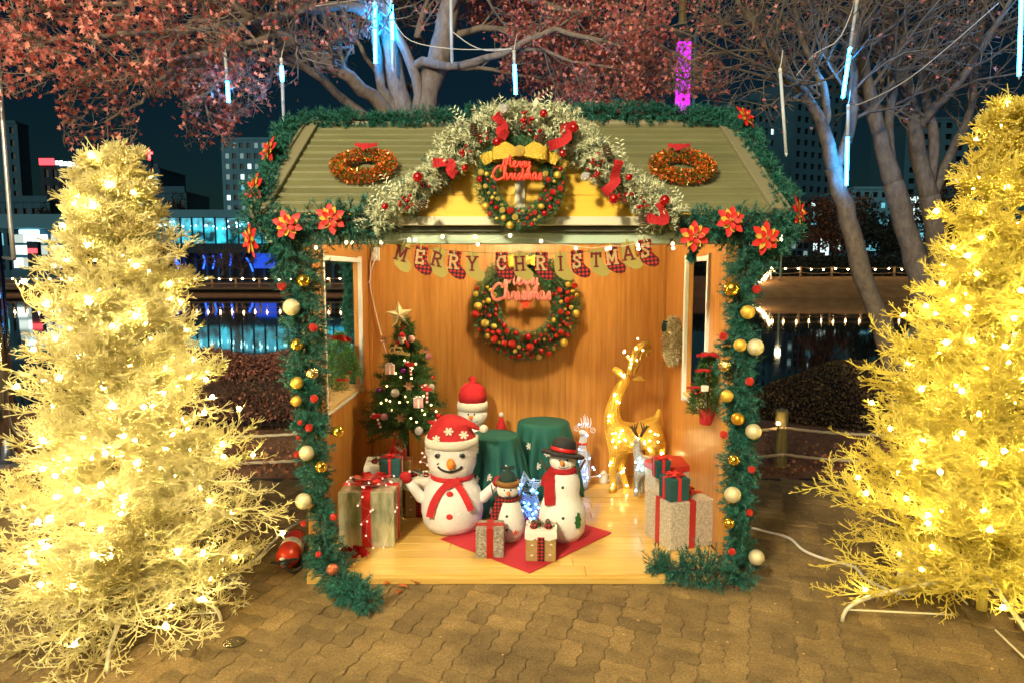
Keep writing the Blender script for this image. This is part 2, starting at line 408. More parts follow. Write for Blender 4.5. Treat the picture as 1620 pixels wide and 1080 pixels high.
# walls: back of six woodgrain sheets, sides with a window opening
WT, WH = .045, 2.22
wall = thing('back_wall', None, None, parent=booth); n = 6; w = (2*HW)/n
for i in range(n):
    b = B(); b.cbox((XL + w*(i+.5), YB+WT/2 + rnd(-.0008, .0008), (DZ+2.62)/2), (w-.0012, WT, 2.62-DZ), .0015); obj('wall_panel', b, M_wood, wall, world=True)
WIN = {-1: (4.62, 5.72), 1: (4.76, 5.34)}; WB, WTOP = .955, 1.995
for s in (-1, 1):
    xw = X0 + s*(HW + WT/2); y0, y1 = WIN[s]
    wall = thing('side_wall', None, None, parent=booth)
    for (a, c_, z0, z1) in ((YW, y0, DZ, WH), (y1, YB+WT+.002, DZ, WH), (y0, y1, DZ, WB), (y0, y1, WTOP, WH)):
        b = B(); b.cbox((xw + rnd(-.0006, .0006), (a+c_)/2, (z0+z1)/2), (WT, c_-a-.0014, z1-z0-.0014), .0015); obj('wall_panel', b, M_wood, wall, world=True)
    fr = B(); xf = X0 + s*(HW - .006)
    for (c_, d) in (((xf, y0-.012, (WB+WTOP)/2), (.03, .036, WTOP-WB+.10)), ((xf, y1+.018, (WB+WTOP)/2), (.03, .040, WTOP-WB+.10)), ((xf, (y0+y1)/2, WTOP+.018), (.028, y1-y0-.01, .036)), ((xf, (y0+y1)/2, WB-.016), (.028, y1-y0-.01, .022))):
        fr.cbox(c_, d, .003)
    obj('window_frame', fr, M_white, wall, world=True)
    b = B(); b.cbox((xw + s*.06, (y0+y1)/2, WB+.012), (.20, y1-y0-.004, .022), .003); obj('sill', b, M_sill, wall, world=True)
    # corner posts at the opening
    b = B(); b.cbox((xw - s*.004, YW-.022, (2.25+DZ)/2), (.075, .045, 2.25-DZ), .004); obj('corner_post', b, M_wood, booth, world=True)
for x in (XR-.012, XL+.012): b = B(); b.cbox((x, YB-.012, 1.3), (.024, .024, 2.45), .003); obj('corner_bead', b, M_wood, booth, world=True)
# beams over the opening
b = B(); b.cbox((X0, 4.045, 2.113), (2*HW+.30, .11, .066), .004); obj('beam', b, M_beam, booth, world=True)
b = B(); b.cbox((X0, 4.03, 2.163), (2*HW+.34, .15, .032), .003); obj('fascia', b, M_dark, booth, world=True)
b = B(); b.cbox((X0, 4.05, 2.215), (2*HW+.30, .09, .07), .003); obj('lintel', b, M_trim, booth, world=True)
# roof: front and rear slope of lapped siding courses
RHW, YR, ZR, YE, ZE = 1.465, 5.08, 2.975, 3.96, 2.255
NC = 13; slope = Vector((0, YR-YE, ZR-ZE)); sl = slope.length; ang = math.atan2(ZR-ZE, YR-YE)
for side in (1, -1):
    rf = thing('roof_slope', None, None, parent=booth)
    for i in range(NC):
        t = (i+.5)/NC; y = YE + (YR-YE)*t; z = ZE + (ZR-ZE)*t
        if side < 0: y = 2*YR - y
        M = Matrix.Rotation(side*(ang - .07), 4, 'X'); b = B(); h = sl/NC
        b.cbox((X0, y, z), (2*RHW, h*1.12, .012), .002, M)
        b.cbox((X0, y-side*h*.40*math.cos(ang), z-h*.40*math.sin(ang)+.007), (2*RHW, .010, .010), .002, M)
        obj('siding_course', b, M_roof, rf, world=True)
    for s in (-1, 1):
        b = B(); M = Matrix.Rotation(side*ang, 4, 'X')
        b.cbox((X0+s*(RHW+.014), (YE+YR)/2 if side > 0 else 2*YR-(YE+YR)/2, (ZE+ZR)/2+.012), (.085, sl+.03, .05), .004, M)
        b.cbox((X0+s*(RHW+.058), (YE+YR)/2 if side > 0 else 2*YR-(YE+YR)/2, (ZE+ZR)/2-.03), (.02, sl+.03, .15), .004, M)
        obj('rake_board', b, M_trim, rf, world=True)
b = B(); b.tube([(X0-RHW-.05, YR, ZR+.005), (X0+RHW+.05, YR, ZR+.005)], .035, 10); obj('ridge_cap', b, M_trim, booth, world=True)
for s in (-1, 1):   # side gables closing the roof
    b = B(); Mx = Matrix.Rotation(PI/2, 4, 'Z'); yy0, yy1 = YW-.03-YR, YB+.05-YR
    b.prism([(yy0, 2.222), (yy1, 2.222), (yy1, 2.26), (0, 2.93), (yy0, 2.49)], .03, Mx, (X0+s*(HW+.02), YR, 0)); obj('side_gable', b, M_yel, booth, world=True)
# dormer: yellow boarded pediment with cream trim
DY, DB, DA, DW = 3.93, 2.180, 2.84, .84
dm = thing('dormer', None, None, parent=booth); rows = 5; dzr = (DA-DB-.05)/rows
for i in range(rows):
    z0 = DB+.05+i*dzr; z1 = z0+dzr-.003
    f0 = (DA-z0)/(DA-DB)*DW; f1 = max(.01, (DA-z1)/(DA-DB)*DW)
    b = B(); b.prism([(-f0, z0), (f0, z0), (f1, z1), (-f1, z1)], .02, None, (X0, DY+.012, 0)); obj('board', b, M_yel, dm, world=True)
b = B(); b.prism([(-DW, DB-.01), (DW, DB-.01), (0, DA)], .02, None, (X0, DY+.045, 0)); obj('backing', b, M_dark, dm, world=True)
b = B(); b.cbox((X0, DY-.006, DB+.025), (2*DW, .03, .05), .003); b.cbox((X0, DY-.008, DB+.30), (.058, .024, .50), .003)
for s in (-1, 1):
    M = Matrix.Rotation(-s*math.atan2(DB-DA, DW), 4, 'Y'); b.cbox((X0+s*DW/2, DY-.012, (DB+DA)/2+.0), (math.hypot(DW, DA-DB), .03, .06), .003, M)
obj('cream_trim', b, M_cream, dm, world=True)
for s in (-1, 1):
    yb_ = YE + (DA-ZE)/(ZR-ZE)*(YR-YE)
    b = B(); A = Vector((X0, DY-.05, DA+.03)); Bq = Vector((X0+s*(DW+.06), DY-.05, DB-.01)); C_ = Vector((X0+s*(DW+.06), YE+.02, DB+.03)); D_ = Vector((X0, yb_+.03, DA+.03)); dn = Vector((0, 0, -.03))
    b.add([A, Bq, C_, D_, A+dn, Bq+dn, C_+dn, D_+dn], [(0,1,2,3),(7,6,5,4),(0,4,5,1),(1,5,6,2),(2,6,7,3),(3,7,4,0)]); obj('dormer_roof', b, M_roof, dm, world=True)
b = B(); b.prism([(-.03, -.02), (.03, -.02), (.004, .035)], .03, None, (P(847, 165, DY-.06).x, DY-.06, P(847, 165, DY-.06).z)); obj('peak_finial', b, M_cream, dm, world=True)
# unseen lamp hanging inside under the ridge, assumed from the back wall shadows
lamp = thing('assumed_pendant_lamp', 'assumed warm lamp hanging out of sight from the booth ridge', 'lamp', (X0+.02, 4.98, 2.42))
b = B(); b.tube([(0, 0, .06), (0, .10, .54)], .006, 6); obj('cord', b, M_black, lamp)
b = B(); b.lathe([(.02, .07), (.03, .05), (.03, .03)], 12); obj('socket', b, M_black, lamp)
b = B(); b.sph((0, 0, -.01), .10); obj('globe', b, emit('lamp_globe', (1., .78, .46), 235.), lamp, smooth=True)
# ================================================================== ASSUMED LAMP-POST, UNSEEN BEHIND THE CAMERA (lights the square)
M_steel = mat('grey_steel', (.32, .33, .35), .35, metal=.8)
def assumed_street_lamp(x, y, h, energy, colr, label):
    t = thing('assumed_street_lamp', label, 'street lamp', (x, y, 0))
    b = B(); b.tube([(0, 0, 0), (0, 0, h-.05)], [.07, .045], 10); obj('pole', b, M_steel, t)
    b = B(); b.lathe([(.14, 0), (.15, .03), (.09, .12)], 14); obj('base', b, M_steel, t)
    b = B(); b.tube([(0, 0, h-.1), (0, .3, h+.08), (0, .62, h+.10)], .03, 8); obj('arm', b, M_steel, t)
    b = B(); b.cbox((0, .78, h+.10), (.30, .52, .08), .02); obj('head', b, M_steel, t)
    ld = bpy.data.lights.new('assumed_street_light', 'SPOT'); ld.energy = energy; ld.color = colr; ld.shadow_soft_size = .35; ld.spot_size = math.radians(140); ld.spot_blend = .6
    lo = bpy.data.objects.new('assumed_lamp_light', ld); COL.objects.link(lo); lo.parent = t; lo.location = (0, .78, h+.0)
    lo.rotation_euler = (math.radians(84), 0, math.radians(-8))
    return t
assumed_street_lamp(-2.6, -3.2, 5.6, 3400, (1., .86, .56), 'assumed tall grey street lamp standing unseen behind the viewer')  # assumed source of the front light, out of view

# ================================================================== BACKGROUND BUILDINGS
M_conc = mat('night_tinted_pale_concrete', (.08, .28, .40), .8, noise=(.2, (1, 1, 1)), col2=(.11, .33, .46))  # blue of the night light put into the base colours of the concretes
M_conc2 = mat('night_tinted_concrete', (.030, .13, .20), .8)
M_conc3 = mat('dark_block', (.015, .05, .08), .8)
M_glassd = mat('dark_glass', (.01, .014, .018), .12)
M_litc = emit('lit_window_cyan', (.25, .85, 1.), .55)
M_litw = emit('lit_window_white', (.75, 1., .95), 1.3)
M_lity = emit('lit_window_dim', (.55, .8, .75), .28)
def building(name, label, x0, x1, yt, yb, D, depth, floors, cols, wall, lit=.1, group=None, rz=0, base=None, winf=(.55, .5), litm=None, skip=()):
    a, c_ = P(x0, yb, D), P(x1, yt, D); w = c_.x - a.x; z0 = a.z if base is None else base; h = c_.z - z0
    t = thing(name, label, 'building', ((a.x+c_.x)/2, D, z0), rz, group)
    b = B(); b.box((0, depth/2+.5, h/2), (w-.05, depth, h-.02)); obj('wall', b, wall, t)
    fh, cw = h/floors, w/max(1, cols); ww, wh = cw*winf[0], fh*winf[1]
    if cols:
        b = B()
        for i in range(cols+1):   # piers between the window columns, and spandrel bands just behind them
            pw_ = cw - ww; x = -w/2 + i*cw; b.box((x, .18, h/2), (pw_ if 0 < i < cols else pw_/1.0, .40, h))
        for j in range(floors+1):
            b.box((0, .24, j*fh), (w, .40, fh-wh))
        obj('facade', b, wall, t)
        mes = {}
        for i in range(cols):
            for j in range(floors):
                if (i, j) in skip: continue
                m = M_glassd
                if R.random() < lit: m = litm or R.choice([M_litc, M_lity, M_litw, M_lity])
                if m.name not in mes:
                    q = B(); q.box((0, 0, 0), (ww+.1, .05, wh+.1)); me = bpy.data.meshes.new('window'); me.from_pydata(q.v, [], q.f); me.materials.append(m); mes[m.name] = me
                inst('window', mes[m.name], wm(t) @ Matrix.Translation((-w/2+(i+.5)*cw, .40, (j+.5)*fh)), t)
    b = B(); b.box((0, depth/2+.2, h+.25), (w+.3, depth+.6, .5)); obj('parapet', b, wall, t)
    return t, w, h
building('apartment_tower', 'pale apartment block with rows of small windows above the glazed hall', 357, 445, 222, 340, 210, 20, 13, 8, M_conc, .36, base=1)
building('office_tower', 'tall dark tower at the far left edge of the picture', -30, 24, 196, 345, 170, 4, 12, 5, M_conc2, .10, base=1)
t, w, h = building('sign_building', 'dark block carrying a red and white rooftop sign', 72, 118, 262, 345, 190, 18, 7, 4, M_conc3, .05, base=1)
b = B(); b.box((-w/2+1.6, -.4, h+.9), (4.0, .3, 1.8)); obj('red_sign_panel', b, emit('sign_red', (1., .06, .08), 2.0), t)
for k in range(6):
    b = B(); b.box((-w/2+4.4+k*1.15, -.4, h+.6-.12*k), (.8, .3, 1.1+.3*(k % 2))); obj('sign_letter', b, emit('sign_white', (.8, .95, 1.), 1.8), t)
t, w, h = building('church', 'low church with a slim spire and a glowing red cross', 196, 250, 268, 345, 200, 16, 5, 5, M_conc2, .12, base=1)
sp = P(242, 330, 196) - Vector(MW[t.name].translation)
b = B(); b.tube([(sp.x, sp.y, 0), (sp.x, sp.y, P(242, 252, 196).z - 1)], [1.1, .7], 8); obj('spire', b, M_conc3, t)
cz = P(242, 246, 196).z - 1
b = B(); b.box((sp.x, sp.y-.5, cz), (.55, .3, 3.0)); b.box((sp.x, sp.y-.52, cz+.5), (1.9, .3, .55)); obj('cross', b, emit('cross_red', (1., .05, .05), 7.), t)
building('low_building', 'low grey block beside the church spire', 250, 292, 306, 345, 180, 14, 3, 4, M_conc2, .05, base=1)
building('flat_building', 'broad low block behind the bright shop front', -20, 75, 320, 372, 140, 14, 3, 7, M_conc2, .06, base=1)
# glazed hall with a lit upper storey
D = 112; a, c_ = P(236, 440, D), P(560, 333, D); hw_ = c_.x - a.x
t = thing('glazed_hall', 'long two-storey hall with a cyan lit glass upper floor', 'building', ((a.x+c_.x)/2, D, .2))
zz = lambda y: P(300, y, D).z - .2
M_litband = mat('lit_hall_interior', (.02, .03, .03), .6, es=.85, ec=(.04, .55, .72))
_nt, _bs = nodes_of(M_litband); _v = _nt.nodes.new('ShaderNodeTexNoise'); _v.inputs['Scale'].default_value = .55; _v.inputs['Detail'].default_value = 6; _tc = _nt.nodes.new('ShaderNodeTexCoord'); _nt.links.new(_tc.outputs['Object'], _v.inputs['Vector'])
_r = _nt.nodes.new('ShaderNodeMapRange'); _r.inputs[1].default_value = .38; _r.inputs[2].default_value = .66; _r.inputs[3].default_value = .05; _r.inputs[4].default_value = 1.5; _nt.links.new(_v.outputs[0], _r.inputs[0]); _nt.links.new(_r.outputs[0], _bs.inputs['Emission Strength'])
b = B(); b.box((0, 6, (zz(333)+zz(345))/2), (hw_+2, 14, zz(333)-zz(345))); obj('roof', b, M_conc, t)
b = B(); b.box((0, 5, (zz(345)+zz(386))/2), (hw_, 8, zz(345)-zz(386))); obj('interior', b, M_litband, t)
b = B(); b.box((0, 4, (zz(386)+zz(401))/2), (hw_+1, 11, zz(386)-zz(401))); obj('floor_band', b, M_conc3, t)
b = B(); b.box((0, 6, zz(401)/2), (hw_, 9, zz(401))); obj('ground_storey', b, mat('dark_shop', (.02, .025, .03), .5), t)
n = 18
for i in range(n+1):
    b = B(); b.box((-hw_/2 + hw_*i/n, -.2, (zz(345)+zz(386))/2), (.22, .3, zz(345)-zz(386))); obj('mullion', b, M_conc3, t)
    b = B(); b.box((-hw_/2 + hw_*i/n, .6, zz(401)/2), (.35, .4, zz(401))); obj('column', b, M_conc2, t)
gb = B(); gb.box((0, 0, 0), (hw_/n-.24, .06, zz(345)-zz(386))); gm = bpy.data.meshes.new('pane'); gm.from_pydata(gb.v, [], gb.f)
gm.materials.append(mat('clear_pane', (.9, 1., 1.), .05, trans=1.)); 
for i in range(n): inst('pane', gm, wm(t) @ Matrix.Translation((-hw_/2+hw_*(i+.5)/n, -.2, (zz(345)+zz(386))/2)), t)
db = B(); db.sph((0, 0, 0), .16, 6, 4); dme = bpy.data.meshes.new('ceiling_light'); dme.from_pydata(db.v, [], db.f); dme.materials.append(emit('hall_spot', (.45, .95, 1.), 5.))
for i in range(70): inst('ceiling_light', dme, wm(t) @ Matrix.Translation((rnd(-hw_/2, hw_/2), rnd(.1, .8), zz(347)-rnd(.2, 1.5))), t)
for i, (px, py) in enumerate(((322, 415), (337, 415), (350, 413), (364, 410), (393, 419), (275, 415), (281, 420))):
    b = B(); c0 = P(px, py, D-.4) - Vector((MW[t.name].translation)); b.tube([c0+Vector((-.3*(i > 3), 0, 1.1)), c0+Vector((.25, 0, .2)), c0+Vector((-.1+.8*(i > 3), 0, -1.1))], .14, 5); obj('neon_strip', b, emit('neon_blue', (.02, .12, 1.), 2.5), t)
b = B(); c0 = P(418, 412, D-.4) - Vector((MW[t.name].translation)); b.box(c0, (3.4, .2, 2.6)); obj('blue_screen', b, emit('screen_blue', (.01, .08, .75), .8), t)
# bright shop front at the far left
D = 95; a, c_ = P(12, 438, D), P(98, 340, D); sw = c_.x - a.x
t = thing('shop', 'bright white shop front with tall glazing at the far left', 'building', ((a.x+c_.x)/2, D, .2))
zz = lambda y: P(50, y, D).z - .2
b = B(); b.box((0, 5, (zz(362)+zz(340))/2), (sw+3, 12, zz(340)-zz(362))); obj('fascia_wall', b, M_conc, t)
b = B(); b.box((0, 5.5, zz(362)/2), (sw, 9, zz(362))); obj('wall', b, M_conc2, t)
b = B(); b.box((-sw*.06, -.2, zz(367.5)), (sw*.32, .3, .55)); obj('lit_sign', b, emit('shop_sign', (.6, .95, 1.), 3.), t)
for i, (x0, x1) in enumerate(((16, 30), (31, 42), (44, 68), (75, 92))):
    for j, (y0, y1) in enumerate(((371, 384), (388, 403), (408, 424))):
        p, q = P(x0, y1, D), P(x1, y0, D)
        b = B(); b.box(((p.x+q.x)/2-MW[t.name].translation.x, .85, (p.z+q.z)/2-.2), (q.x-p.x, .12, q.z-p.z)); obj('window', b, emit('shop_glow%d' % ((i+j) % 3), (.82, .97, .86), (.55, 1.0, 1.5)[(i+j) % 3]), t)
t = thing('sign_pillar', 'small dark pillar with a red lit display by the shop', 'sign', P(57, 436, 90))
b = B(); b.cbox((0, 0, 2.2), (1.5, .6, 4.4), .05); obj('pillar', b, M_conc3, t)
b = B(); b.box((0, -.35, 3.2), (1.2, .1, .6)); obj('display', b, emit('display_red', (1., .05, .06), 3.), t)
# right-hand apartment slabs
building('apartment_slab', 'long grey apartment slab with dark windows behind the bare trees', 1146, 1236, 160, 430, 150, 16, 15, 7, M_conc2, .03, rz=math.radians(18), base=1.5)
building('apartment_slab', 'taller grey apartment slab rising behind the hanging light tubes', 1238, 1345, 128, 430, 175, 16, 17, 6, M_conc2, .03, rz=math.radians(24), base=1.5)
building('apartment_block', 'pale lower apartment block between the bare trunks', 1345, 1420, 300, 430, 130, 14, 8, 5, M_conc, .10, base=1.5)
building('apartment_block', 'broad dim apartment block at the far right behind the trees', 1425, 1640, 190, 430, 160, 16, 14, 11, M_conc2, .06, base=1.5)
building('glass_office', 'dark glass office with a few cyan lit floors on the far bank', 1250, 1312, 318, 430, 118, 12, 9, 6, M_conc3, .16, base=1.5, winf=(.8, .7))
# magenta lit tower and mast behind the roof
D = 60; tb = P(1076, 190, D)
t = thing('lit_tower', 'slim tower glowing magenta above the booth roof', 'tower', (tb.x, D, .5))
b = B(); b.cbox((0, 0, 11), (1.3, 1.3, 22), .08); obj('shaft', b, M_conc3, t)
for k in range(8):
    b = B(); b.cbox((0, -.72, P(1076, 176-14*k, D).z-.5), (1.22, .12, .74), .02); obj('lit_panel', b, emit('magenta_panel', (.85, .02, 1.), 1.5), t)
b = B(); b.tube([(0, 0, 22), (0, 0, P(1076, 0, D).z+3)], [.35, .22], 8); obj('mast', b, mat('mast_yellow', (.45, .32, .10), .5), t)
t = thing('thin_pole', 'thin pale pole beside the magenta tower', 'pole', (P(1099, 100, 40).x, 40, .5))
b = B(); b.tube([(0, 0, 0), (0, 0, P(1099, 55, 40).z-.5)], .08, 8); obj('shaft', b, M_conc, t)
b = B(); b.tube([(0, 0, P(1099, 58, 40).z-.5), (-.4, 0, P(1099, 58, 40).z-.45)], .05, 6); obj('bracket', b, M_conc, t)
# ================================================================== FAR BANK
M_quay = mat('quay_concrete', (.06, .065, .07), .85)
b = B(); b.box((-52, 64.7, -.35), (136, .9, 1.3)); tag(obj('quay_wall', b, M_quay), 'long dark quay wall along the far shore', 'wall', kind='structure')
b = B(); b.box((-52, 64.3, .33), (136, 1.6, .14)); tag(obj('promenade', b, mat('deck_boards', (.20, .13, .07), .8)), 'narrow timber promenade above the quay wall', 'path', kind='structure')
def far_fence(label, x0, x1, y, z, step, bulbstep, hgt, bulb_z, sag=.0):
    t = thing('lit_fence', label, 'fence', (x0, y, z)); n_ = int((x1-x0)/step)
    M_post = mat('fence_timber', (.34, .22, .11), .8)
    for i in range(n_+1):
        b = B(); b.cbox((i*step, 0, hgt/2), (.16, .16, hgt), .02); obj('post', b, M_post, t)
    for zr in (hgt*.92, hgt*.42):
        pts = []
        for i in range(n_):
            for k in range(4): pts.append((i*step+k*step/4, -.1, zr-sag*4*(k/4)*(1-k/4)))
        pts.append((n_*step, -.1, zr)); b = B(); b.tube(pts, .035, 4); obj('rail', b, M_post, t)
    q = B(); q.sph((0, 0, 0), .075, 8, 5); me = bpy.data.meshes.new('bulb'); me.from_pydata(q.v, [], q.f); me.materials.append(emit('fence_bulb', (1., .66, .30), 38.))
    x = .3
    while x < n_*step:
        inst('bulb', me, Matrix.Translation((x0+x, y-.2, z+bulb_z+rnd(-.06, .06))), t); x += bulbstep*rnd(.92, 1.08)
    return t
far_fence('string-lit fence along the far quay seen left of the booth', -50, 0, 64.0, .40, 2.2, 1.13, .95, .82)
far_fence('timber rope fence with string bulbs on the grassy far bank', 24.2, 60, 64.6, 1.45, 2.95, 1.22, .95, .70, .12)
t = thing('lit_stair_rail', 'sloping stair rail wrapped in bulbs by the far fence', 'handrail', (22.2, 63, .6))
b = B(); b.tube([(0, 0, 0), (.9, 0, .7), (1.7, .3, 1.75)], .05, 6); obj('rail', b, M_wire, t)
b = B(); b.tube([(0, 0, -.5), (.9, 0, .2), (1.7, .3, 1.25)], .04, 6); obj('lower_rail', b, M_wire, t)
for p_ in ((.05, 0, -.6), (.9, 0, -.1), (1.7, .3, .6)):
    b = B(); b.tube([p_, (p_[0], p_[1], p_[2]+1.1)], .05, 6); obj('post', b, M_wire, t)
q = B(); q.sph((0, 0, 0), .075, 8, 5); fbm = bpy.data.meshes.new('bulb'); fbm.from_pydata(q.v, [], q.f); fbm.materials.append(_M['fence_bulb'])
for i in range(16):
    u = i/15; inst('bulb', fbm, Matrix.Translation((22.2+u*1.8+rnd(-.1, .1), 62.8, .5+u*1.7+rnd(-.35, .25))), t)
t = thing('bank_lamp', 'slim green lamp post with a glowing bulb on the far bank', 'street lamp', (P(1235, 430, 63.5).x, 63.5, 1.3))
b = B(); b.tube([(0, 0, 0), (0, 0, P(1235, 384, 63.5).z-1.3)], .09, 8); obj('pole', b, mat('green_pole', (.10, .17, .14), .5), t)
b = B(); b.sph((0, 0, P(1235, 377, 63.5).z-1.3), .26, 12, 8); obj('globe', b, emit('bank_globe', (1., .8, .5), 40.), t, smooth=True)
M_grass = mat('dry_grass_bank', (.19, .095, .03), .95, noise=(.8, (1, 1, 1)), col2=(.30, .165, .06), bump=(3, 1.))
gx = np.arange(19, 75, .9); gy = np.linspace(58.6, 64.4, 9); V = []; 
for y in gy:
    for x in gx:
        e_ = min(1, max(0, (x-19-rnd(0, .5))/4)); V.append((x, y, WATER_Z-.3 + (1.72+.3)*((y-58.6)/5.8)**.75*e_ + rnd(-.05, .05)))
nx = len(gx); F = [(j*nx+i, j*nx+i+1, (j+1)*nx+i+1, (j+1)*nx+i) for j in range(len(gy)-1) for i in range(nx-1)]
b = B(); b.add(V, F); tag(obj('grassy_bank', b, M_grass, smooth=True), 'sloping bank of dry brown grass across the pond', 'bank', kind='structure')
b = B(); b.box((44, 82, 2.6), (52, .5, 2.2)); tag(obj('boundary_wall', b, mat('brown_wall', (.16, .085, .05), .9)), 'low brown wall running behind the far bank', 'wall')
# ================================================================== FOLIAGE HELPERS
LEAF = np.array([(0, 0, 0), (.16, .10, .02), (.42, .16, .06), (.22, .34, .03), (.30, .62, .07), (.10, .56, .02), (0, .95, -.05), (-.10, .56, .02), (-.30, .62, .07), (-.22, .34, .03), (-.42, .16, .06), (-.16, .10, .02)])
LEAFF = np.array([(0, 1, 3), (1, 2, 3), (0, 3, 5), (3, 4, 5), (0, 5, 6), (0, 6, 7), (0, 7, 9), (7, 8, 9), (0, 9, 11), (9, 10, 11)])
def leafy_mass(n, fn, size, flat=None):
    """n small folded leaves; fn(n) gives positions"""
    pos = fn(n); TV = np.array([(-.5, 0, 0), (0, -.5, .12), (.5, 0, 0), (0, .5, .12)]); TF = np.array([(0, 1, 2), (0, 2, 3)])
    return np_scatter(TV, TF, pos, np_randrot(n), NR.uniform(.6, 1.3, n)*size)
def hedge_box(x0, x1, y0, y1, z1, n):
    p = NR.uniform(size=(n, 3)); side = NR.random(n)
    X = x0+(x1-x0)*p[:, 0]; Y = y0+(y1-y0)*p[:, 1]; Z = z1*p[:, 2]
    top = side < .45; fr = (side >= .45) & (side < .9)
    Z = np.where(top, z1 - np.abs(NR.normal(0, .05, n)) + .05*np.sin(X*5)*np.sin(Y*4), Z); Y = np.where(fr, y0 + np.abs(NR.normal(0, .06, n)), Y)
    Z = np.where(fr, z1*(.12+.88*p[:, 2]**.75), Z)
    return np.stack([X, Y, Z], 1)
M_hedge = mat('dry_hedge_leaf', (.12, .038, .028), .8, isl=.6, col2=(.27, .11, .075))
M_bush = mat('bush_leaf', (.055, .036, .014), .8, isl=.6, col2=(.14, .085, .032))
M_twig = mat('twig_brown', (.10, .07, .05), .9)
def hedge(label, x0, x1, y0, y1, z1, n):
    t = thing('hedge', label, 'hedge', ((x0+x1)/2, (y0+y1)/2, 0))
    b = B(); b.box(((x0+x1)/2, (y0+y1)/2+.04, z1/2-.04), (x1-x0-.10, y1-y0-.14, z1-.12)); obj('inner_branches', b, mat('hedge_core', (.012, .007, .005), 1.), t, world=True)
    V, F = leafy_mass(n, lambda k: hedge_box(x0, x1, y0, y1, z1, k), .038); npmesh('leaves', V, F, M_hedge, t, kind='stuff')
    m = n//9; p = hedge_box(x0, x1, y0, y1, z1*.6, m); p[:, 1] = y0 + NR.random(m)*.08; d = unit(NR.normal(size=(m, 3))*np.array([.5, .3, .3])+np.array([0, -.1, 1.]))
    V, F = np_tubes(p, p+d*NR.uniform(.08, .22, m)[:, None], np.full(m, .004), np.full(m, .002)); npmesh('twigs', V, F, M_twig, t, kind='stuff')
hedge('clipped hedge of dry reddish leaves left of the booth', -5.6, -1.95, 8.2, 9.2, .86, 26000)
def dome_bush(label, c, rx, ry, rz_, n, name='bush'):
    t = thing(name, label, 'bush', c)
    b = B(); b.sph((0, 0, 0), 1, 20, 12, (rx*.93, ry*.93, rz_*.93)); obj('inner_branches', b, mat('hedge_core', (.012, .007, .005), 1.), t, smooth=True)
    p = unit(NR.normal(size=(n, 3))); p[:, 2] = np.abs(p[:, 2]); rr = 1 - np.abs(NR.normal(0, .03, n)); pos = p*rr[:, None]*np.array([rx, ry, rz_]) + np.array(c)
    pos += .03*np.sin(pos*6)[:, [1, 2, 0]]
    V, F = leafy_mass(n, lambda k: pos, .034); npmesh('leaves', V, F, M_bush, t, kind='stuff')
dome_bush('rounded dark clipped bush behind the rope fence at the right', (4.95, 9.0, -.05), 1.72, 1.1, .80, 22000)
# dry leaves and grass tufts on the verge
n = 5200; pos = np.stack([NR.uniform(-7, 8, n), PAVE_END-.05+np.abs(NR.normal(0, 1.0, n)), NR.uniform(.0, .05, n)], 1); pos = pos[(pos[:, 1] < 8.6)]
V, F = np_scatter(LEAF*.9, LEAFF, pos, np_randrot(len(pos)), NR.uniform(.03, .06, len(pos)))
tag(npmesh('leaf_litter', V, F, mat('dry_leaf', (.22, .07, .03), .8, isl=.5, col2=(.42, .18, .08)), kind='stuff'), 'dry brown leaves strewn over the verge', 'leaves')
n = 9000; pos = np.stack([NR.uniform(-7, 8, n), NR.uniform(PAVE_END-.02, 8.4, n), np.full(n, -.02)], 1)
V, F = np_needles(pos, NR.normal(size=(n, 3))*np.array([.7, .7, .2])+np.array([0, 0, .55]), NR.uniform(.03, .09, n), .005)
tag(npmesh('dry_grass', V, F, mat('dry_grass_blade', (.20, .12, .04), .9, isl=.4, col2=(.28, .17, .07)), kind='stuff'), 'short dry grass on the verge by the rope fence', 'grass')
n = 420; pos = np.stack([NR.uniform(-4.5, 4.5, n), NR.uniform(2.7, 6.2, n), np.full(n, .004)], 1); TVd = LEAF*np.array([1, 1, .6]); rz_ = [np.array(Matrix.Rotation(rnd(0, 6.28), 3, 'Z') @ Matrix.Rotation(rnd(-.35, .35), 3, 'X')) for _ in range(n)]
pos = pos[~((np.abs(pos[:, 0]-X0) < HW+.1) & (pos[:, 1] > YF-.05))]; V, F = np_scatter(TVd, LEAFF, pos, np.array(rz_[:len(pos)]), NR.uniform(.006, .024, len(pos)))
tag(npmesh('leaf_crumbs', V, F, mat('leaf_crumb', (.30, .17, .06), .8, isl=.6, col2=(.5, .34, .14)), kind='stuff'), 'crumbs of dry leaf scattered over the paving', 'debris')
for i, (px, py, s_, a_) in enumerate(((620, 921, .10, .4), (645, 926, .085, 2.), (665, 921, .10, 1.2), (632, 932, .07, 3.), (606, 922, .06, 5.), (1158, 929, .075, .3), (1170, 929, .04, 2.1))):
    g_ = G(px, py, .012); t = B(); M = Matrix.Rotation(a_, 3, 'Z') @ Matrix.Rotation(rnd(-.3, .3), 3, 'X'); t.add([M @ Vector(v)*s_ for v in LEAF], [tuple(int(k) for k in f) for f in LEAFF])
    o = obj('fallen_leaf', t, mat('fallen_leaf', (.42, .10, .02), .7, var=.3)); o.location = g_
    tag(o, ['orange maple leaf, leftmost of the pair of big leaves by the deck edge', 'reddish maple leaf between the two bigger leaves at the deck edge', 'orange maple leaf lying right of the others at the deck edge', 'small rust leaf lying in front of the leaf pile', 'tiny leaf at the left end of the leaf pile by the deck', 'orange leaf lying below the right garland end', 'tiny leaf fragment right of the garland end'][i], 'leaf', 'fallen leaves in front of the booth')
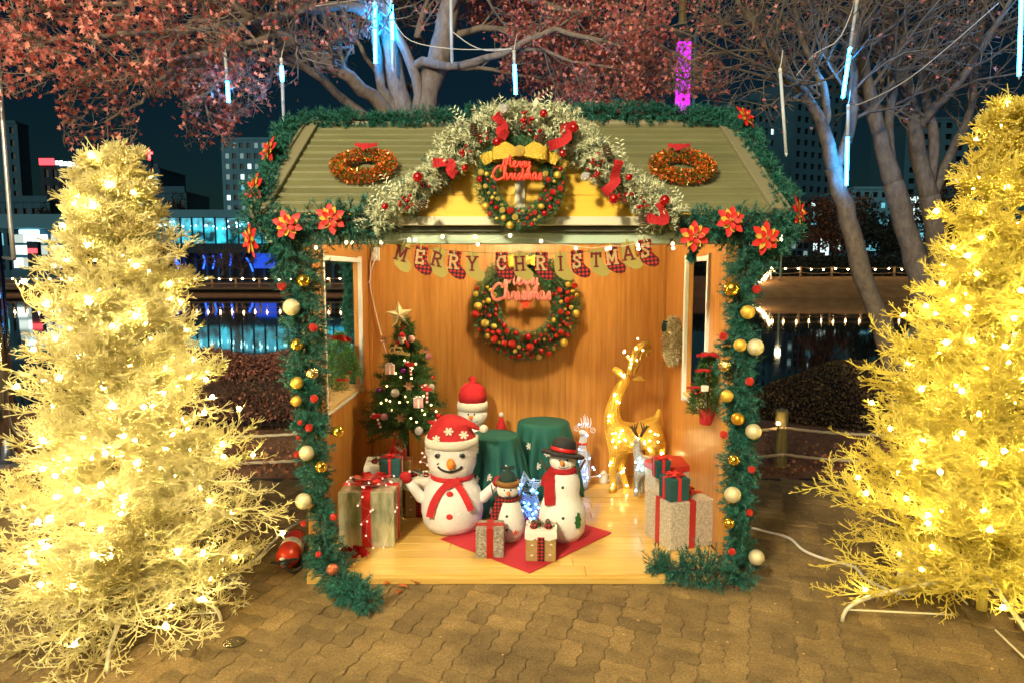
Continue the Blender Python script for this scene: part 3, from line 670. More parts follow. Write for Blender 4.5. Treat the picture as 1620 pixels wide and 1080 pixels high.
# ================================================================== ROPE FENCE
M_rope = mat('pale_rope', (.52, .44, .30), .85, bump=(120, .6))
M_log = mat('log_post', (.23, .20, .08), .85, noise=(5, (6, 6, .8)), col2=(.34, .29, .13), bump=(30, .5))
rf = thing('rope_fence', 'low rope fence with round timber posts along the verge', 'fence', (0, 6.72, 0))
posts = [-5.6, -4.15, -1.55+.0, 1.1, 2.70, 4.9, 6.9]
for x in posts:
    b = B(); b.lathe([(.066, -.1), (.064, .3), (.062, .54), (.052, .555), (.004, .558)], 18); o = obj('post', b, M_log, rf, smooth=False); o.location = (x, 0, 0)
def rope(pts, r, parent, name='rope'):
    pts = resample(pts, .018); b = B()
    for k in range(3):
        st = []; 
        for i, p in enumerate(pts):
            a = i*.55 + 2*PI*k/3; st.append(p + Vector((0, math.cos(a), math.sin(a)))*r*.55)
        b.tube(st, r*.62, 5)
    return obj(name, b, M_rope, parent, smooth=True, world=True)
for a_, c_ in zip(posts, posts[1:]):
    for zt in (.385, .115):
        pts = []
        for k in range(7):
            u = k/6; pts.append((a_+(c_-a_)*u, 6.645, zt - .30*u*(1-u)*(c_-a_)/2.2))
        rope(pts, .014, rf)
b = B(); b.sph((2.62, 6.60, .44), .018, 10, 6); obj('bulb', b, M_bulb, rf, world=True, smooth=True)
b = B(); b.tube([(2.63, 6.64, .36), (2.63, 6.61, .42)], .008, 6); obj('bulb_socket', b, M_black, rf, world=True)
# ================================================================== STEEL POLES AT THE LEFT EDGE
t = thing('steel_column', 'thick polished steel column at the left picture edge', 'pole', (P(3, 600, 6.6).x, 6.6, 0))
b = B(); b.tube([(0, 0, 0), (0, 0, 2.30)], .085, 20); obj('lower_shaft', b, mat('mirror_steel', (.55, .58, .66), .12, metal=1.), t, smooth=True)
b = B(); b.tube([(0, 0, 2.3), (0, 0, 5.2)], [.062, .05], 16); obj('upper_shaft', b, mat('ochre_pole', (.55, .40, .16), .45), t, smooth=True)
b = B(); b.lathe([(.15, 0), (.15, .02), (.09, .05)], 16); obj('base', b, M_steel, t)
a_, c_ = P(1, 150, 5.6), P(19, 380, 5.6)
a_, c_, e_ = P(1, 150, 6.45), P(17, 360, 6.45), P(22, 410, 6.45)
b = B(); b.tube([e_, c_, a_, a_+(a_-c_)*.6], .020, 10); obj('side_rod', b, mat('pale_metal', (.7, .68, .66), .3, metal=.6), t, smooth=True, world=True)
b = B(); b.tube([e_, P(6, 408, 6.6)], .018, 8); obj('bracket', b, M_steel, t, world=True)
# ================================================================== TREES
class Tree:
    def __init__(s, seed): s.r = random.Random(seed); s.A = []; s.B = []; s.ra = []; s.rb = []; s.tips = []; s.limb = B()
    def seg(s, a, b_, r0, r1): s.A.append(tuple(a)); s.B.append(tuple(b_)); s.ra.append(r0); s.rb.append(r1)
    def twig(s, p, d, L, r, lvl, up=.08, kids=5, spread=.75):
        q = s.r; n_ = 4 if lvl > 0 else 3; pts = [Vector(p)]; d = d.normalized()
        for i in range(n_):
            d = (d + Vector((q.gauss(0, .16), q.gauss(0, .16), q.gauss(0, .14)+up))).normalized(); pts.append(pts[-1] + d*(L/n_))
        for i in range(n_): s.seg(pts[i], pts[i+1], r*(1-.6*i/n_), r*(1-.6*(i+1)/n_))
        if lvl == 0: s.tips += [(pts[-1], d), (pts[-2], d)]; return
        for k in range(kids):
            t_ = .25 + .75*(k+q.random())/kids; i = min(n_-1, int(t_*n_)); base = pts[i].lerp(pts[i+1], t_*n_-i if t_*n_-i <= 1 else 1)
            ax = Vector((q.gauss(0, 1), q.gauss(0, 1), q.gauss(0, .7))); ax = (ax - d*ax.dot(d)).normalized()
            s.twig(base, d*(1-spread*.45)+ax*spread, L*q.uniform(.38, .62), r*.5, lvl-1, up, kids, spread)
    def limb_(s, pts, r0, r1, kids=8, L=1.0, lvl=2, t0=.3, up=.06, sub=4, spread=.8, wob=.02):
        pts = resample(pts, .16); n_ = len(pts); q = s.r
        pts = [p + Vector((q.gauss(0, wob*.5), q.gauss(0, wob*.5), q.gauss(0, wob*.5))) if 0 < i < n_-1 else p for i, p in enumerate(pts)]
        rr = [(r0 + (r1-r0)*i/(n_-1))*q.uniform(.94, 1.06) for i in range(n_)]; s.limb.tube(pts, rr, 9)
        for k in range(kids):
            t_ = t0 + (1-t0)*(k+q.random())/kids; i = min(n_-2, int(t_*(n_-1))); d = (pts[i+1]-pts[i]).normalized()
            ax = Vector((q.gauss(0, 1), q.gauss(0, 1), q.gauss(0, .8))); ax = (ax - d*ax.dot(d)).normalized()
            s.twig(pts[i], d*.6+ax*spread, L*q.uniform(.6, 1.2), max(.006, rr[i]*.4), lvl, up, sub)
    def finish(s, t, bark, leafm=None, leaves=0, size=.05, per=3, jitter=.06, keep=None, lname='crown'):
        obj('trunk', s.limb, bark, t, smooth=True, world=True)
        V, F = np_tubes(s.A, s.B, np.maximum(s.ra, .0022), np.maximum(s.rb, .0016), 4); npmesh('branches', V, F, bark, t, kind='stuff')
        if leafm:
            tp = np.array([p for p, d in s.tips]); 
            if keep is not None: tp = tp[[keep(p) for p in tp]]
            pos = np.repeat(tp, per, 0); pos = pos + NR.normal(0, jitter, pos.shape); n_ = len(pos)
            parts_ = []; off = 0
            for g_, (fold, curl) in enumerate(((.15, .1), (.8, -.5), (1.3, .9))):   # flat, folded and curled leaves
                pg = pos[g_::3]; TV = LEAF.copy(); TV[:, 2] += fold*np.abs(TV[:, 0]) + curl*TV[:, 1]**2*.5; V, F = np_scatter(TV, LEAFF, pg, np_randrot(len(pg)), NR.uniform(.5, 1.3, len(pg))*size); parts_.append((V, F+off)); off += len(V)
            npmesh(lname, np.concatenate([q[0] for q in parts_]), np.concatenate([q[1] for q in parts_]), leafm, t, kind='stuff')
            print('leaves', n_, 'segs', len(s.A))
        else: print('segs', len(s.A))
def PL(*a): return [P(*q) for q in a]
M_bark = mat('smooth_bark', (.16, .12, .095), .85, noise=(7, (3, 3, 1.2)), col2=(.30, .24, .19), bump=(28, 1.))
M_bark2 = mat('grey_bark', (.12, .09, .065), .85, noise=(7, (3, 3, 1.2)), col2=(.25, .195, .145), bump=(28, 1.))
M_leaf = mat('red_maple_leaf', (.70, .11, .10), .6, isl=.45, col2=(.86, .38, .30))
_nt, _bs = nodes_of(M_leaf); _tr = _nt.nodes.new('ShaderNodeBsdfTranslucent'); _ms = _nt.nodes.new('ShaderNodeMixShader'); _ms.inputs[0].default_value = .42
_nt.links.new(_bs.inputs['Base Color'].links[0].from_socket, _tr.inputs[0]); _o = [n_ for n_ in _nt.nodes if n_.type == 'OUTPUT_MATERIAL'][0]
_nt.links.new(_bs.outputs[0], _ms.inputs[1]); _nt.links.new(_tr.outputs[0], _ms.inputs[2]); _nt.links.new(_ms.outputs[0], _o.inputs[0])
foot = Vector((P(655, 300, 8.7).x, 8.7, 0))
maple = thing('maple_tree', 'spreading maple with red autumn leaves rising behind the booth roof', 'tree', foot)
T = Tree(3)
T.limb_([foot, foot+Vector((0, 0, 1.2)), P(656, 280, 8.7), P(655, 225, 8.7)], .26, .20, 0)
T.limb_(PL((652, 240, 8.7), (636, 170, 8.65), (618, 90, 8.6), (603, 0, 8.5), (588, -110, 8.4)), .15, .09, 6, 1.2, 2, .6)
T.limb_(PL((660, 240, 8.7), (672, 170, 8.7), (694, 90, 8.7), (716, 0, 8.8), (745, -110, 8.9)), .17, .10, 6, 1.2, 2, .6)
T.limb_(PL((652, 220, 8.7), (662, 150, 8.6), (642, 85, 8.5), (622, 40, 8.4), (606, -40, 8.3)), .075, .045, 4, .9, 2, .5)
T.limb_(PL((645, 225, 8.7), (622, 175, 8.6), (604, 140, 8.5), (596, 80, 8.4), (588, 0, 8.3)), .07, .045, 4, .8, 2, .5)
T.limb_(PL((640, 230, 8.7), (608, 172, 8.5), (560, 130, 8.2), (510, 90, 7.9), (455, 60, 7.6), (385, 20, 7.2), (330, -20, 7)), .10, .035, 12, 1.1, 2, .3)
T.limb_(PL((585, 190, 8.4), (530, 145, 8.2), (480, 105, 7.9), (440, 85, 7.7), (410, 45, 7.4), (370, 0, 7.2)), .055, .03, 8, .9, 2, .4)
T.limb_(PL((600, 30, 8.4), (540, 10, 8), (470, 20, 7.6), (380, 35, 7.1), (290, 50, 6.6), (190, 55, 6.1), (70, 65, 5.7), (20, 50, 5.5)), .06, .012, 26, .85, 2, .25, .0, 5)
T.limb_(PL((470, 45, 7.7), (390, 70, 7.2), (300, 90, 6.8), (200, 100, 6.4), (100, 115, 6), (40, 120, 5.8)), .04, .010, 20, .8, 2, .15, -.02, 5)
T.limb_(PL((450, 65, 7.6), (380, 85, 7.2), (310, 85, 6.9), (260, 120, 6.7), (215, 165, 6.5), (165, 195, 6.4)), .035, .008, 14, .62, 2, .2, -.05, 5)
T.limb_(PL((400, 90, 7.3), (350, 115, 7.1), (325, 160, 7), (335, 205, 7)), .022, .007, 9, .5, 2, .3, -.06, 4)
T.limb_(PL((430, 90, 7.6), (430, 130, 7.5), (400, 165, 7.4), (355, 185, 7.3)), .02, .007, 8, .5, 2, .3, -.05, 4)
T.limb_(PL((520, 20, 8), (400, 0, 7.4), (260, 5, 6.8), (120, 10, 6.2), (0, 20, 5.8)), .04, .012, 20, .8, 2, .2, .02, 5)
T.limb_(PL((590, -40, 8.4), (480, -50, 7.9), (340, -45, 7.3), (200, -40, 6.8), (40, -30, 6.2)), .05, .012, 20, .9, 2, .15, -.02, 5)
T.limb_(PL((655, 106, 8.55), (672, 96, 8.5), (700, 106, 8.4), (735, 104, 8.3), (775, 92, 8.2), (812, 80, 8.15), (845, 58, 8.1), (885, 46, 8.05), (930, 60, 8), (990, 76, 8)), .058, .02, 10, .8, 2, .55, .02)
T.limb_(PL((815, 80, 8.2), (860, 80, 8.2), (900, 97, 8.2), (950, 105, 8.2), (1010, 120, 8.2)), .025, .009, 12, .75, 2, .2, .0, 5)
T.limb_(PL((720, 0, 8.8), (790, -10, 8.8), (870, 10, 8.7), (950, 30, 8.6), (1040, 70, 8.5), (1110, 110, 8.4)), .06, .012, 30, .8, 2, .1, -.02, 5)
T.limb_(PL((700, 60, 8.8), (780, 45, 8.9), (870, 70, 9), (960, 95, 9), (1060, 120, 9), (1125, 125, 9)), .045, .012, 28, .8, 2, .15, -.02, 5)
T.limb_(PL((735, -60, 8.9), (820, -30, 9), (920, -10, 9), (1010, 20, 9), (1100, 60, 9)), .05, .012, 24, .8, 2, .1, -.02, 5)
T.limb_(PL((690, 110, 8.9), (760, 110, 9.1), (830, 120, 9.2), (920, 130, 9.2), (1000, 145, 9.2)), .03, .01, 18, .6, 2, .2, -.02, 4)
T.limb_(PL((650, 140, 8.9), (600, 120, 9.2), (560, 60, 9.4), (520, 20, 9.5)), .05, .015, 14, .9, 2, .1, .0, 5)
T.limb_(PL((660, 60, 9), (670, 20, 9.2), (690, -40, 9.3)), .05, .02, 12, .9, 2, .1, -.02, 5)
# the crown's lower outline: how low the leaves hang, and how thickly, along the tree's spread
def crown(p):
    d = p[1]*_c - (p[2]-CAMZ)*_s; px = 810+FPX*p[0]/d; py = 540-FPX*(p[1]*_s+(p[2]-CAMZ)*_c)/d
    for x1, low, dens in ((40, 150, .78), (100, 150, .66), (215, 232, .62), (290, 150, .48), (372, 240, .45), (470, 185, .32), (560, 120, .30), (640, 60, .30), (735, 130, .25), (1040, 170, .85), (1060, 160, .6), (1105, 150, .22), (1145, 150, .5), (1e9, 90, .15)):
        if px < x1: break
    return py < low, dens*(1 if py < 110 or px < 560 else .8)*(.55 if 120 < py and px < 300 else 1)
def keep(p):
    ok, dn = crown(p); return ok and R.random() < dn*.46
_ok = [crown((Vector(a)+Vector(b_))/2)[0] for a, b_ in zip(T.A, T.B)]
for nm in ('A', 'B', 'ra', 'rb'): setattr(T, nm, [v for v, k in zip(getattr(T, nm), _ok) if k])
T.finish(maple, M_bark, M_leaf, size=.060, per=5, jitter=.05, keep=keep)
# bare trees at the right
def bare(label, ft, limbs, seed, leafp=0):
    t = thing('bare_tree', label, 'tree', ft, group='bare trees by the pond'); T = Tree(seed)
    for l in limbs: T.limb_(*l)
    if leafp:
        T.tips = T.tips[::leafp]; T.finish(t, M_bark2, M_leaf, size=.055, per=1, lname='last_leaves')
    else: T.finish(t, M_bark2)
f1 = G(1425, 640); f1 = Vector((P(1425, 600, 8.2).x, 8.2, 0))
bare('slender bare tree leaning left, lit cyan by the tubes', f1, [
    ([f1, P(1418, 600, 8.2), P(1390, 500, 8.2), P(1362, 430, 8.2), P(1348, 370, 8.2), P(1332, 315, 8.2), P(1318, 265, 8.2)], .125, .095, 0),
    (PL((1320, 275, 8.2), (1305, 210, 8.1), (1280, 160, 8), (1252, 125, 7.8), (1228, 95, 7.7), (1195, 45, 7.5), (1165, 0, 7.4)), .08, .022, 16, 1.0, 2, .45, .03, 4),
    (PL((1318, 270, 8.2), (1340, 230, 8.3), (1350, 170, 8.4), (1350, 90, 8.5), (1362, 0, 8.6)), .07, .035, 10, 1.1, 2, .3, .03, 4),
    (PL((1303, 205, 8.1), (1312, 170, 8.1), (1290, 110, 8.1), (1265, 60, 8.1), (1255, 0, 8.1)), .05, .02, 12, 1.0, 2, .3, .03, 4),
    (PL((1260, 130, 7.8), (1215, 110, 7.6), (1160, 85, 7.3), (1110, 60, 7.1)), .02, .007, 14, .7, 2, .1, .03, 4)], 21, 9)
f2 = Vector((P(1462, 560, 9.2).x, 9.2, 0))
bare('thick grey bare trunk forking above the far fence', f2, [
    ([f2, P(1462, 560, 9.2), P(1455, 440, 9.2), P(1432, 360, 9.2), P(1412, 290, 9.2)], .17, .125, 0),
    (PL((1416, 300, 9.2), (1392, 215, 9.2), (1372, 140, 9.2), (1362, 60, 9.2), (1372, -40, 9.2)), .122, .045, 14, 1.2, 2, .4, .03, 4),
    (PL((1410, 275, 9.2), (1405, 225, 9.3), (1412, 150, 9.4), (1428, 60, 9.4), (1440, -40, 9.5)), .07, .035, 12, 1.2, 2, .3, .03, 4),
    (PL((1385, 190, 9.2), (1345, 145, 9.1), (1315, 100, 9), (1290, 40, 8.9), (1270, -20, 8.9)), .05, .02, 14, 1.0, 2, .3, .03, 4)], 22, 7)
f3 = Vector((P(1490, 560, 9.8).x, 9.8, 0))
bare('tall multi-stemmed bare tree behind the yellow tree top', f3, [
    ([f3, P(1490, 500, 9.8), P(1484, 400, 9.8), P(1470, 310, 9.8)], .17, .13, 0),
    (PL((1472, 320, 9.8), (1452, 240, 9.8), (1440, 160, 9.8), (1418, 80, 9.7), (1395, -30, 9.6)), .128, .05, 12, 1.2, 2, .4, .03, 4),
    (PL((1470, 300, 9.8), (1478, 220, 9.8), (1462, 140, 9.8), (1468, 50, 9.8), (1490, -40, 9.8)), .08, .045, 12, 1.2, 2, .3, .03, 4),
    (PL((1450, 205, 9.8), (1490, 160, 9.6), (1530, 110, 9.4), (1570, 50, 9.2), (1600, 0, 9)), .075, .03, 16, 1.1, 2, .2, .03, 4),
    (PL((1476, 310, 9.8), (1505, 240, 10), (1535, 180, 10), (1545, 90, 10), (1560, 0, 10)), .07, .03, 14, 1.2, 2, .3, .03, 4)], 23, 6)
# dim trees on the far bank
def far_tree(label, px, D, top, w, leaf, seed):
    f = Vector((P(px, 430, D).x, D, 1.4)); t = thing('far_tree', label, 'tree', f, group='trees on the far bank'); T = Tree(seed); h = P(px, top, D).z
    T.limb_([f, Vector((f.x+.2, D, h*.45)), Vector((f.x-.3, D, h*.8))], .28, .10, 14, w*.6, 2, .35, .05, 5)
    if leaf: T.finish(t, M_bark2, leaf, size=.42, per=4, jitter=.5)
    else: T.finish(t, M_bark2)
M_far1 = mat('rust_leaf', (.13, .05, .02), .8, isl=.5); M_far2 = mat('evergreen_leaf', (.012, .022, .016), .8, isl=.5)
far_tree('round rust-brown tree on the far bank beside a lit trunk', 1318, 84, 322, 5.5, M_far1, 31)
far_tree('dark evergreen tree on the far bank beyond the slender trunk', 1395, 78, 345, 5, M_far2, 32)
far_tree('olive-brown tree in front of the pale block', 1480, 90, 300, 6, mat('olive_leaf', (.07, .05, .015), .8, isl=.5), 33)
far_tree('small bare tree before the glazed hall', 382, 86, 395, 4, None, 34)
far_tree('second small bare tree before the glazed hall, nearer the yellow tree', 352, 88, 398, 4, None, 35)
far_tree('dark evergreen on the rooftop line left of the hall', 285, 135, 316, 5, M_far2, 36)
far_tree('dark evergreen beside the bright shop', 92, 120, 338, 5, M_far2, 37)
t = thing('far_hedge', 'dark clipped hedge behind the far fence', 'hedge', (44, 70, 1.4))
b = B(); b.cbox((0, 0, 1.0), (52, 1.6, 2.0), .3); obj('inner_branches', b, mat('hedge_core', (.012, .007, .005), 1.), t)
V, F = leafy_mass(9000, lambda k: np.stack([NR.uniform(18, 70, k), 69.15-np.abs(NR.normal(0, .1, k)), NR.uniform(1.5, 3.5, k)], 1), .3); npmesh('leaves', V, F, M_far2, t, kind='stuff')
# small lit shop windows behind the far wall
for i, (px, py, w_, h_, cm) in enumerate(((1290, 391, .5, 1.0, 'lit_window_white'), (1302, 388, .6, 2.0, 'lit_window_white'), (1309, 392, .4, 2.2, 'lit_window_white'), (1323, 388, .5, 1.6, 'lit_window_white'), (1329, 390, .3, 1.2, 'lit_window_white'), (1379, 389, 2.2, 1.4, 'lit_window_cyan'), (1288, 346, .7, 1.8, 'lit_window_cyan'), (1400, 356, 1.6, 1.7, 'lit_window_cyan'), (1450, 330, 1.8, 3.2, 'lit_window_white'), (1450, 368, 2.2, 2.6, 'lit_window_cyan'))):
    p = P(px, py, 96); t = thing('lit_kiosk', ['slim bright window low on the far bank, leftmost of the row', 'tall bright lamp window beside the rust-brown tree', 'narrow tall bright window right of the tree trunk', 'bright slot window in the far row', 'small bright window ending the far row', 'wide cyan lit window below the dark evergreen', 'small cyan sign on the dark glass office', 'cyan square window between the bare trunks', 'tall white lit panel right of the thick trunk', 'cyan white lit window low at the right'][i], 'lit window', (p.x, 96, 1.4))
    b = B(); b.box((0, .5, p.z-1.4), (w_+.4, .8, h_+.4)); b.box((0, .6, (p.z-1.4)/2), (w_*.6, .5, p.z-1.4)); obj('casing', b, M_conc3, t)
    b = B(); b.box((0, .06, p.z-1.4), (w_, .1, h_)); obj('pane', b, _M[cm], t)
# ================================================================== HANGING LIGHT TUBES
M_tube = mat('clear_tube', (.62, .68, .74), .2, coat=.3)
M_tlit = emit('tube_led', (.010, .32, 1.), 75.)
def tube_light(px0, py0, px1, py1, Y, lit, label):
    a_, c_ = P(px0, py0, Y), P(px1, py1, Y); t = thing('light_tube', label, 'light tube', tuple(c_), group='falling-light tubes hung in the trees'); d = a_-c_
    r = .0024*Y
    def seg(u0, u1, rr): return [d*u0, d*u1]
    u0, u1 = (lit if lit else (0, 0))
    if lit:
        b = B(); b.tube([d*u0, d*u1], r, 8); obj('lit_section', b, M_tlit, t, smooth=True)
    if u0 > .06: b = B(); b.tube([d*.03, d*(u0-.002)], r, 8); obj('tube', b, M_tube, t, smooth=True)
    if (u1 or 0) < .94: b = B(); b.tube([d*max(.03, u1+.002), d*.94], r, 8); obj('tube', b, M_tube, t, smooth=True)
    b = B(); b.tube([d*-.012, d*.03], [.004, r], 8); obj('tip', b, M_tube, t, smooth=True)
    b = B(); b.tube([d*.94, d*.99, d*1.0], [r*1.15, r*1.1, .006], 8); obj('cap', b, M_wire, t, smooth=True)
    b = B(); b.tube([d*1.0, d*1.0+Vector((.01, 0, .05)), d*1.0+Vector((.03, .03, .16))], .004, 5); obj('lead', b, M_wire, t)
for i, a_ in enumerate(((593, -20, 594, 105, 8.2, (.03, .80)), (619, -10, 622, 113, 8.3, (.40, .85)), (713, -25, 715, 100, 8.0, None), (813, 80, 816, 152, 7.4, (.03, .68)), (356, 84, 362, 166, 6.6, (.05, .45)), (445, 92, 449, 190, 6.9, (.62, .86)), (1234, 108, 1244, 247, 6.2, None), (1356, 0, 1333, 158, 7.9, (.02, .52)), (1342, 165, 1339, 296, 7.95, (.02, .60)), (1617, -30, 1612, 125, 8.0, (.03, .88)))):
    tube_light(*a_, ['glowing blue light tube hanging left of the maple trunks', 'glowing blue light tube in front of the thick left maple trunk', 'unlit light tube hanging before the right maple trunk', 'short glowing blue tube just above the booth peak', 'faintly lit tube dangling among the red leaves', 'tube with a lit top hanging left of the roof garland', 'unlit light tube hanging right of the roof', 'slanting half lit tube at the top among bare trees', 'half lit blue tube hanging in front of the slender tree', 'glowing blue tube at the right edge over the yellow tree'][i])
for i, (pts, lab) in enumerate(((PL((500, 10, 7.6), (600, -5, 7.8)), 'pale cable strung high between maple branches'), (PL((620, 30, 8), (650, 65, 7.9), (720, 78, 7.9), (810, 78, 7.9)), 'pale cable looped along the maple branch'), (PL((715, 50, 8), (745, 72, 7.9), (775, 81, 7.9), (812, 77, 7.9)), 'second pale cable drooping to the tube above the peak'), (PL((1260, 120, 7.5), (1290, 85, 7.3), (1325, 65, 7.2), (1345, 25, 7.2), (1352, 0, 7.1)), 'pale cable climbing from the slender tree to the slanting tube'), (PL((1342, 162, 6.6), (1360, 165, 6.8), (1430, 130, 7.2), (1500, 75, 7.6), (1580, 5, 8)), 'pale cable stretched to the upper right from the hanging tube'))):
    b = B(); b.tube(resample(pts, .08), .005, 5); tag(obj('tree_cable', b, M_wire), lab, 'cable', 'cables strung in the trees')
# ================================================================== GARLANDS
def garland_arrays(path, rad, spr=380, npr=26, nl=.034, nw=.0040, seed=0, closed=False, flat=None):
    """sprigs leave a core path; each sprig carries needles.  rad: number or list along the path"""
    pts = resample(path, .02) if not closed else [Vector(p) for p in path]; pa = np.array([tuple(p) for p in pts]); n_ = len(pa)
    sg = np.linalg.norm(np.diff(pa, axis=0), axis=1); Ltot = sg.sum(); ns = int(Ltot*spr); u = NR.uniform(0, n_-1.001, ns); i = u.astype(int); f = (u-i)[:, None]
    base = pa[i]*(1-f) + pa[i+1]*f; tan = unit(pa[i+1]-pa[i])
    rr = np.interp(u/(n_-1), np.linspace(0, 1, len(rad)), rad) if isinstance(rad, (list, tuple)) else np.full(ns, rad)
    # lumpy volume
    rr = 1.55*rr*(.84 + .24*np.sin(u*.35+seed) * np.sin(u*.13+2*seed)) * NR.uniform(.6, 1.12, ns)
    q = unit(np.cross(tan, NR.normal(size=(ns, 3)))); sd = unit(q + tan*NR.normal(.1, .45, (ns, 1)) + np.array([0, 0, -.12]))
    A = base; E = base + sd*(rr - nl*.5)[:, None]
    t_ = .12 + .88*NR.random((ns, npr))**.7
    nb = A[:, None] + (E-A)[:, None]*t_[..., None]; nd = sd[:, None]*.75 + unit(NR.normal(size=(ns, npr, 3)))*.85
    V, F = np_needles(nb.reshape(-1, 3), nd.reshape(-1, 3), NR.uniform(.6, 1.15, ns*npr)*nl, nw)
    SV, SF = np_tubes(A, E, np.full(ns, .0022), np.full(ns, .0012), 3)
    return V, F, SV, SF, pts
def garland(label, path, rad, spr=480, npr=36, m=None, name='fir_garland', **k):
    path = [Vector(p) for p in path]
    t = thing(name, label, 'garland', tuple(min(path, key=lambda p: p.z)))
    V, F, SV, SF, pts = garland_arrays(path, rad, spr, npr, **k)
    npmesh('needles', V, F, m or M_needle, t, kind='stuff'); npmesh('sprigs', SV, SF, M_stem, t, kind='stuff')
    b = B(); b.tube(pts[::2] if len(pts) > 4 else pts, .008, 6); obj('core_wire', b, M_stem, t, world=True)
    return t
garland('dark fir garland laid along the roof ridge', PL((476, 196, 5.05), (520, 190, 5.06), (600, 190, 5.05), (700, 187, 5.06), (820, 180, 5.06), (930, 178, 5.06), (1020, 180, 5.06), (1100, 183, 5.05), (1158, 190, 5.05)), .078, seed=1)
garland('dark fir garland down the left roof edge', PL((486, 192, 5.02), (452, 205, 4.85), (438, 240, 4.55), (420, 290, 4.2), (408, 330, 3.98), (412, 362, 3.92)), [.06, .068, .075, .08, .09, .12], seed=2)
garland('dark fir garland down the right roof edge', PL((1148, 190, 5.02), (1184, 210, 4.78), (1209, 256, 4.45), (1231, 300, 4.18), (1246, 338, 3.98), (1240, 368, 3.92)), [.055, .06, .065, .07, .08, .10], seed=3)
garland('fir garland under the left eave', PL((425, 365, 3.93), (470, 362, 3.92), (520, 352, 3.90), (560, 348, 3.90), (598, 360, 3.90)), [.13, .14, .13, .125, .09], seed=4)
garland('fir garland under the right eave', PL((1072, 362, 3.90), (1105, 358, 3.90), (1150, 352, 3.90), (1195, 368, 3.92), (1232, 365, 3.95)), [.09, .12, .13, .14, .12], seed=5)
LPOST = PL((438, 378, 3.95), (462, 405, 3.95), (480, 450, 3.97), (484, 520, 3.97), (487, 590, 3.97), (492, 660, 3.97), (500, 720, 3.97), (497, 760, 3.97), (508, 800, 3.97), (512, 850, 3.96)) + [G(516, 890, .09), G(545, 925, .10), G(588, 950, .08)]
garland('ball-hung fir garland wound down the left post onto the paving', LPOST, [.13, .14, .125, .12, .115, .10, .10, .08, .10, .105, .11, .12, .085], spr=620, seed=6)
RPOST = PL((1215, 372, 3.95), (1192, 405, 3.95), (1172, 445, 3.97), (1168, 520, 3.97), (1167, 600, 3.97), (1170, 680, 3.97), (1168, 750, 3.97), (1167, 820, 3.97)) + [G(1172, 880, .12), G(1165, 905, .08), G(1110, 902, .085), G(1065, 900, .085), G(1036, 893, .08)]
garland('ball-hung fir garland wound down the right post onto the paving', RPOST, [.12, .12, .10, .095, .10, .095, .10, .09, .09, .10, .12, .125, .11], spr=620, seed=7)
garland('fir garland hanging at the rear left corner, seen through the window', [(-1.50, 6.30, 2.25), (-1.47, 6.3, 1.9), (-1.50, 6.3, 1.5), (-1.46, 6.3, 1.1), (-1.48, 6.3, .7)], .085, seed=8)
garland('fir garland along the rear eave, seen at the top of the left window', [(-1.95, 6.3, 2.14), (-1.6, 6.3, 2.10), (-1.1, 6.3, 2.16)], .09, seed=9)
garland('fir garland end drooping over the right window', PL((1108, 372, 4.0), (1098, 395, 4.0), (1092, 412, 4.0)), [.05, .045, .02], seed=10)
# flocked garland over the dormer
fpath = PL((588, 352, 3.84), (640, 312, 3.84), (700, 258, 3.84), (758, 208, 3.84), (826, 182, 3.84), (890, 206, 3.84), (950, 256, 3.84), (1005, 300, 3.84), (1062, 348, 3.84))
ft = garland('flocked white garland with red ribbons and berries over the dormer', fpath, [.085, .09, .095, .10, .095, .10, .095, .09, .085], spr=620, npr=34, m=M_flock, nl=.034, nw=.0060, seed=12, name='flocked_garland')
V, F, SV, SF, _ = garland_arrays([p + Vector((0, .03, -.015)) for p in fpath], .098, 330, 24, .045, .0042, 13); npmesh('green_needles', V, F, M_flockg, ft, kind='stuff')
# flocked leaf sprays
TVs, TFs = [], []
for k in range(9):
    s_ = 1 if k % 2 else -1; y = .012 + .0125*k; o_ = len(TVs)
    TVs += [(0, y, 0), (s_*.012, y+.004, .003), (s_*.026, y+.012, .0), (s_*.011, y+.014, -.002)]; TFs += [(o_, o_+1, o_+2), (o_, o_+2, o_+3)]
n = 46; fp = resample(fpath, .03); pos = np.array([tuple(R.choice(fp)) for _ in range(n)]) + np.stack([NR.normal(0, .06, n), np.full(n, -.07), NR.normal(0, .06, n)], 1)
rot = []
for k in range(n):
    a = rnd(0, 2*PI); rot.append(np.array(Matrix.Rotation(a, 3, 'Y') @ Matrix.Rotation(PI/2-.3, 3, 'X')))
V, F = np_scatter(TVs, TFs, pos, np.array(rot), NR.uniform(.7, 1.1, n)); npmesh('leaf_sprays', V, F, M_flock, ft, kind='stuff')
def ball(name, c, r, m, parent=None, cap=True, world=True, hook=True):
    b = B(); b.sph(c, r, 18, 11); o = obj(name, b, m, parent, smooth=True, world=world)
    if cap:
        b = B(); b.lathe([(r*.22, 0), (r*.22, r*.16), (r*.06, r*.18)], 10, Vector(c)+Vector((0, 0, r*.96))); obj('cap', b, M_gold, o, world=False)
        if hook: b = B(); b.tube([Vector(c)+Vector((0, 0, r*1.1)), Vector(c)+Vector((r*.12, 0, r*1.4)), Vector(c)+Vector((-.05*r, 0, r*1.7)), Vector(c)+Vector((-r*.2, .01, r*1.9))], .0016, 4); obj('hook', b, M_gold, o, world=False)
    return o
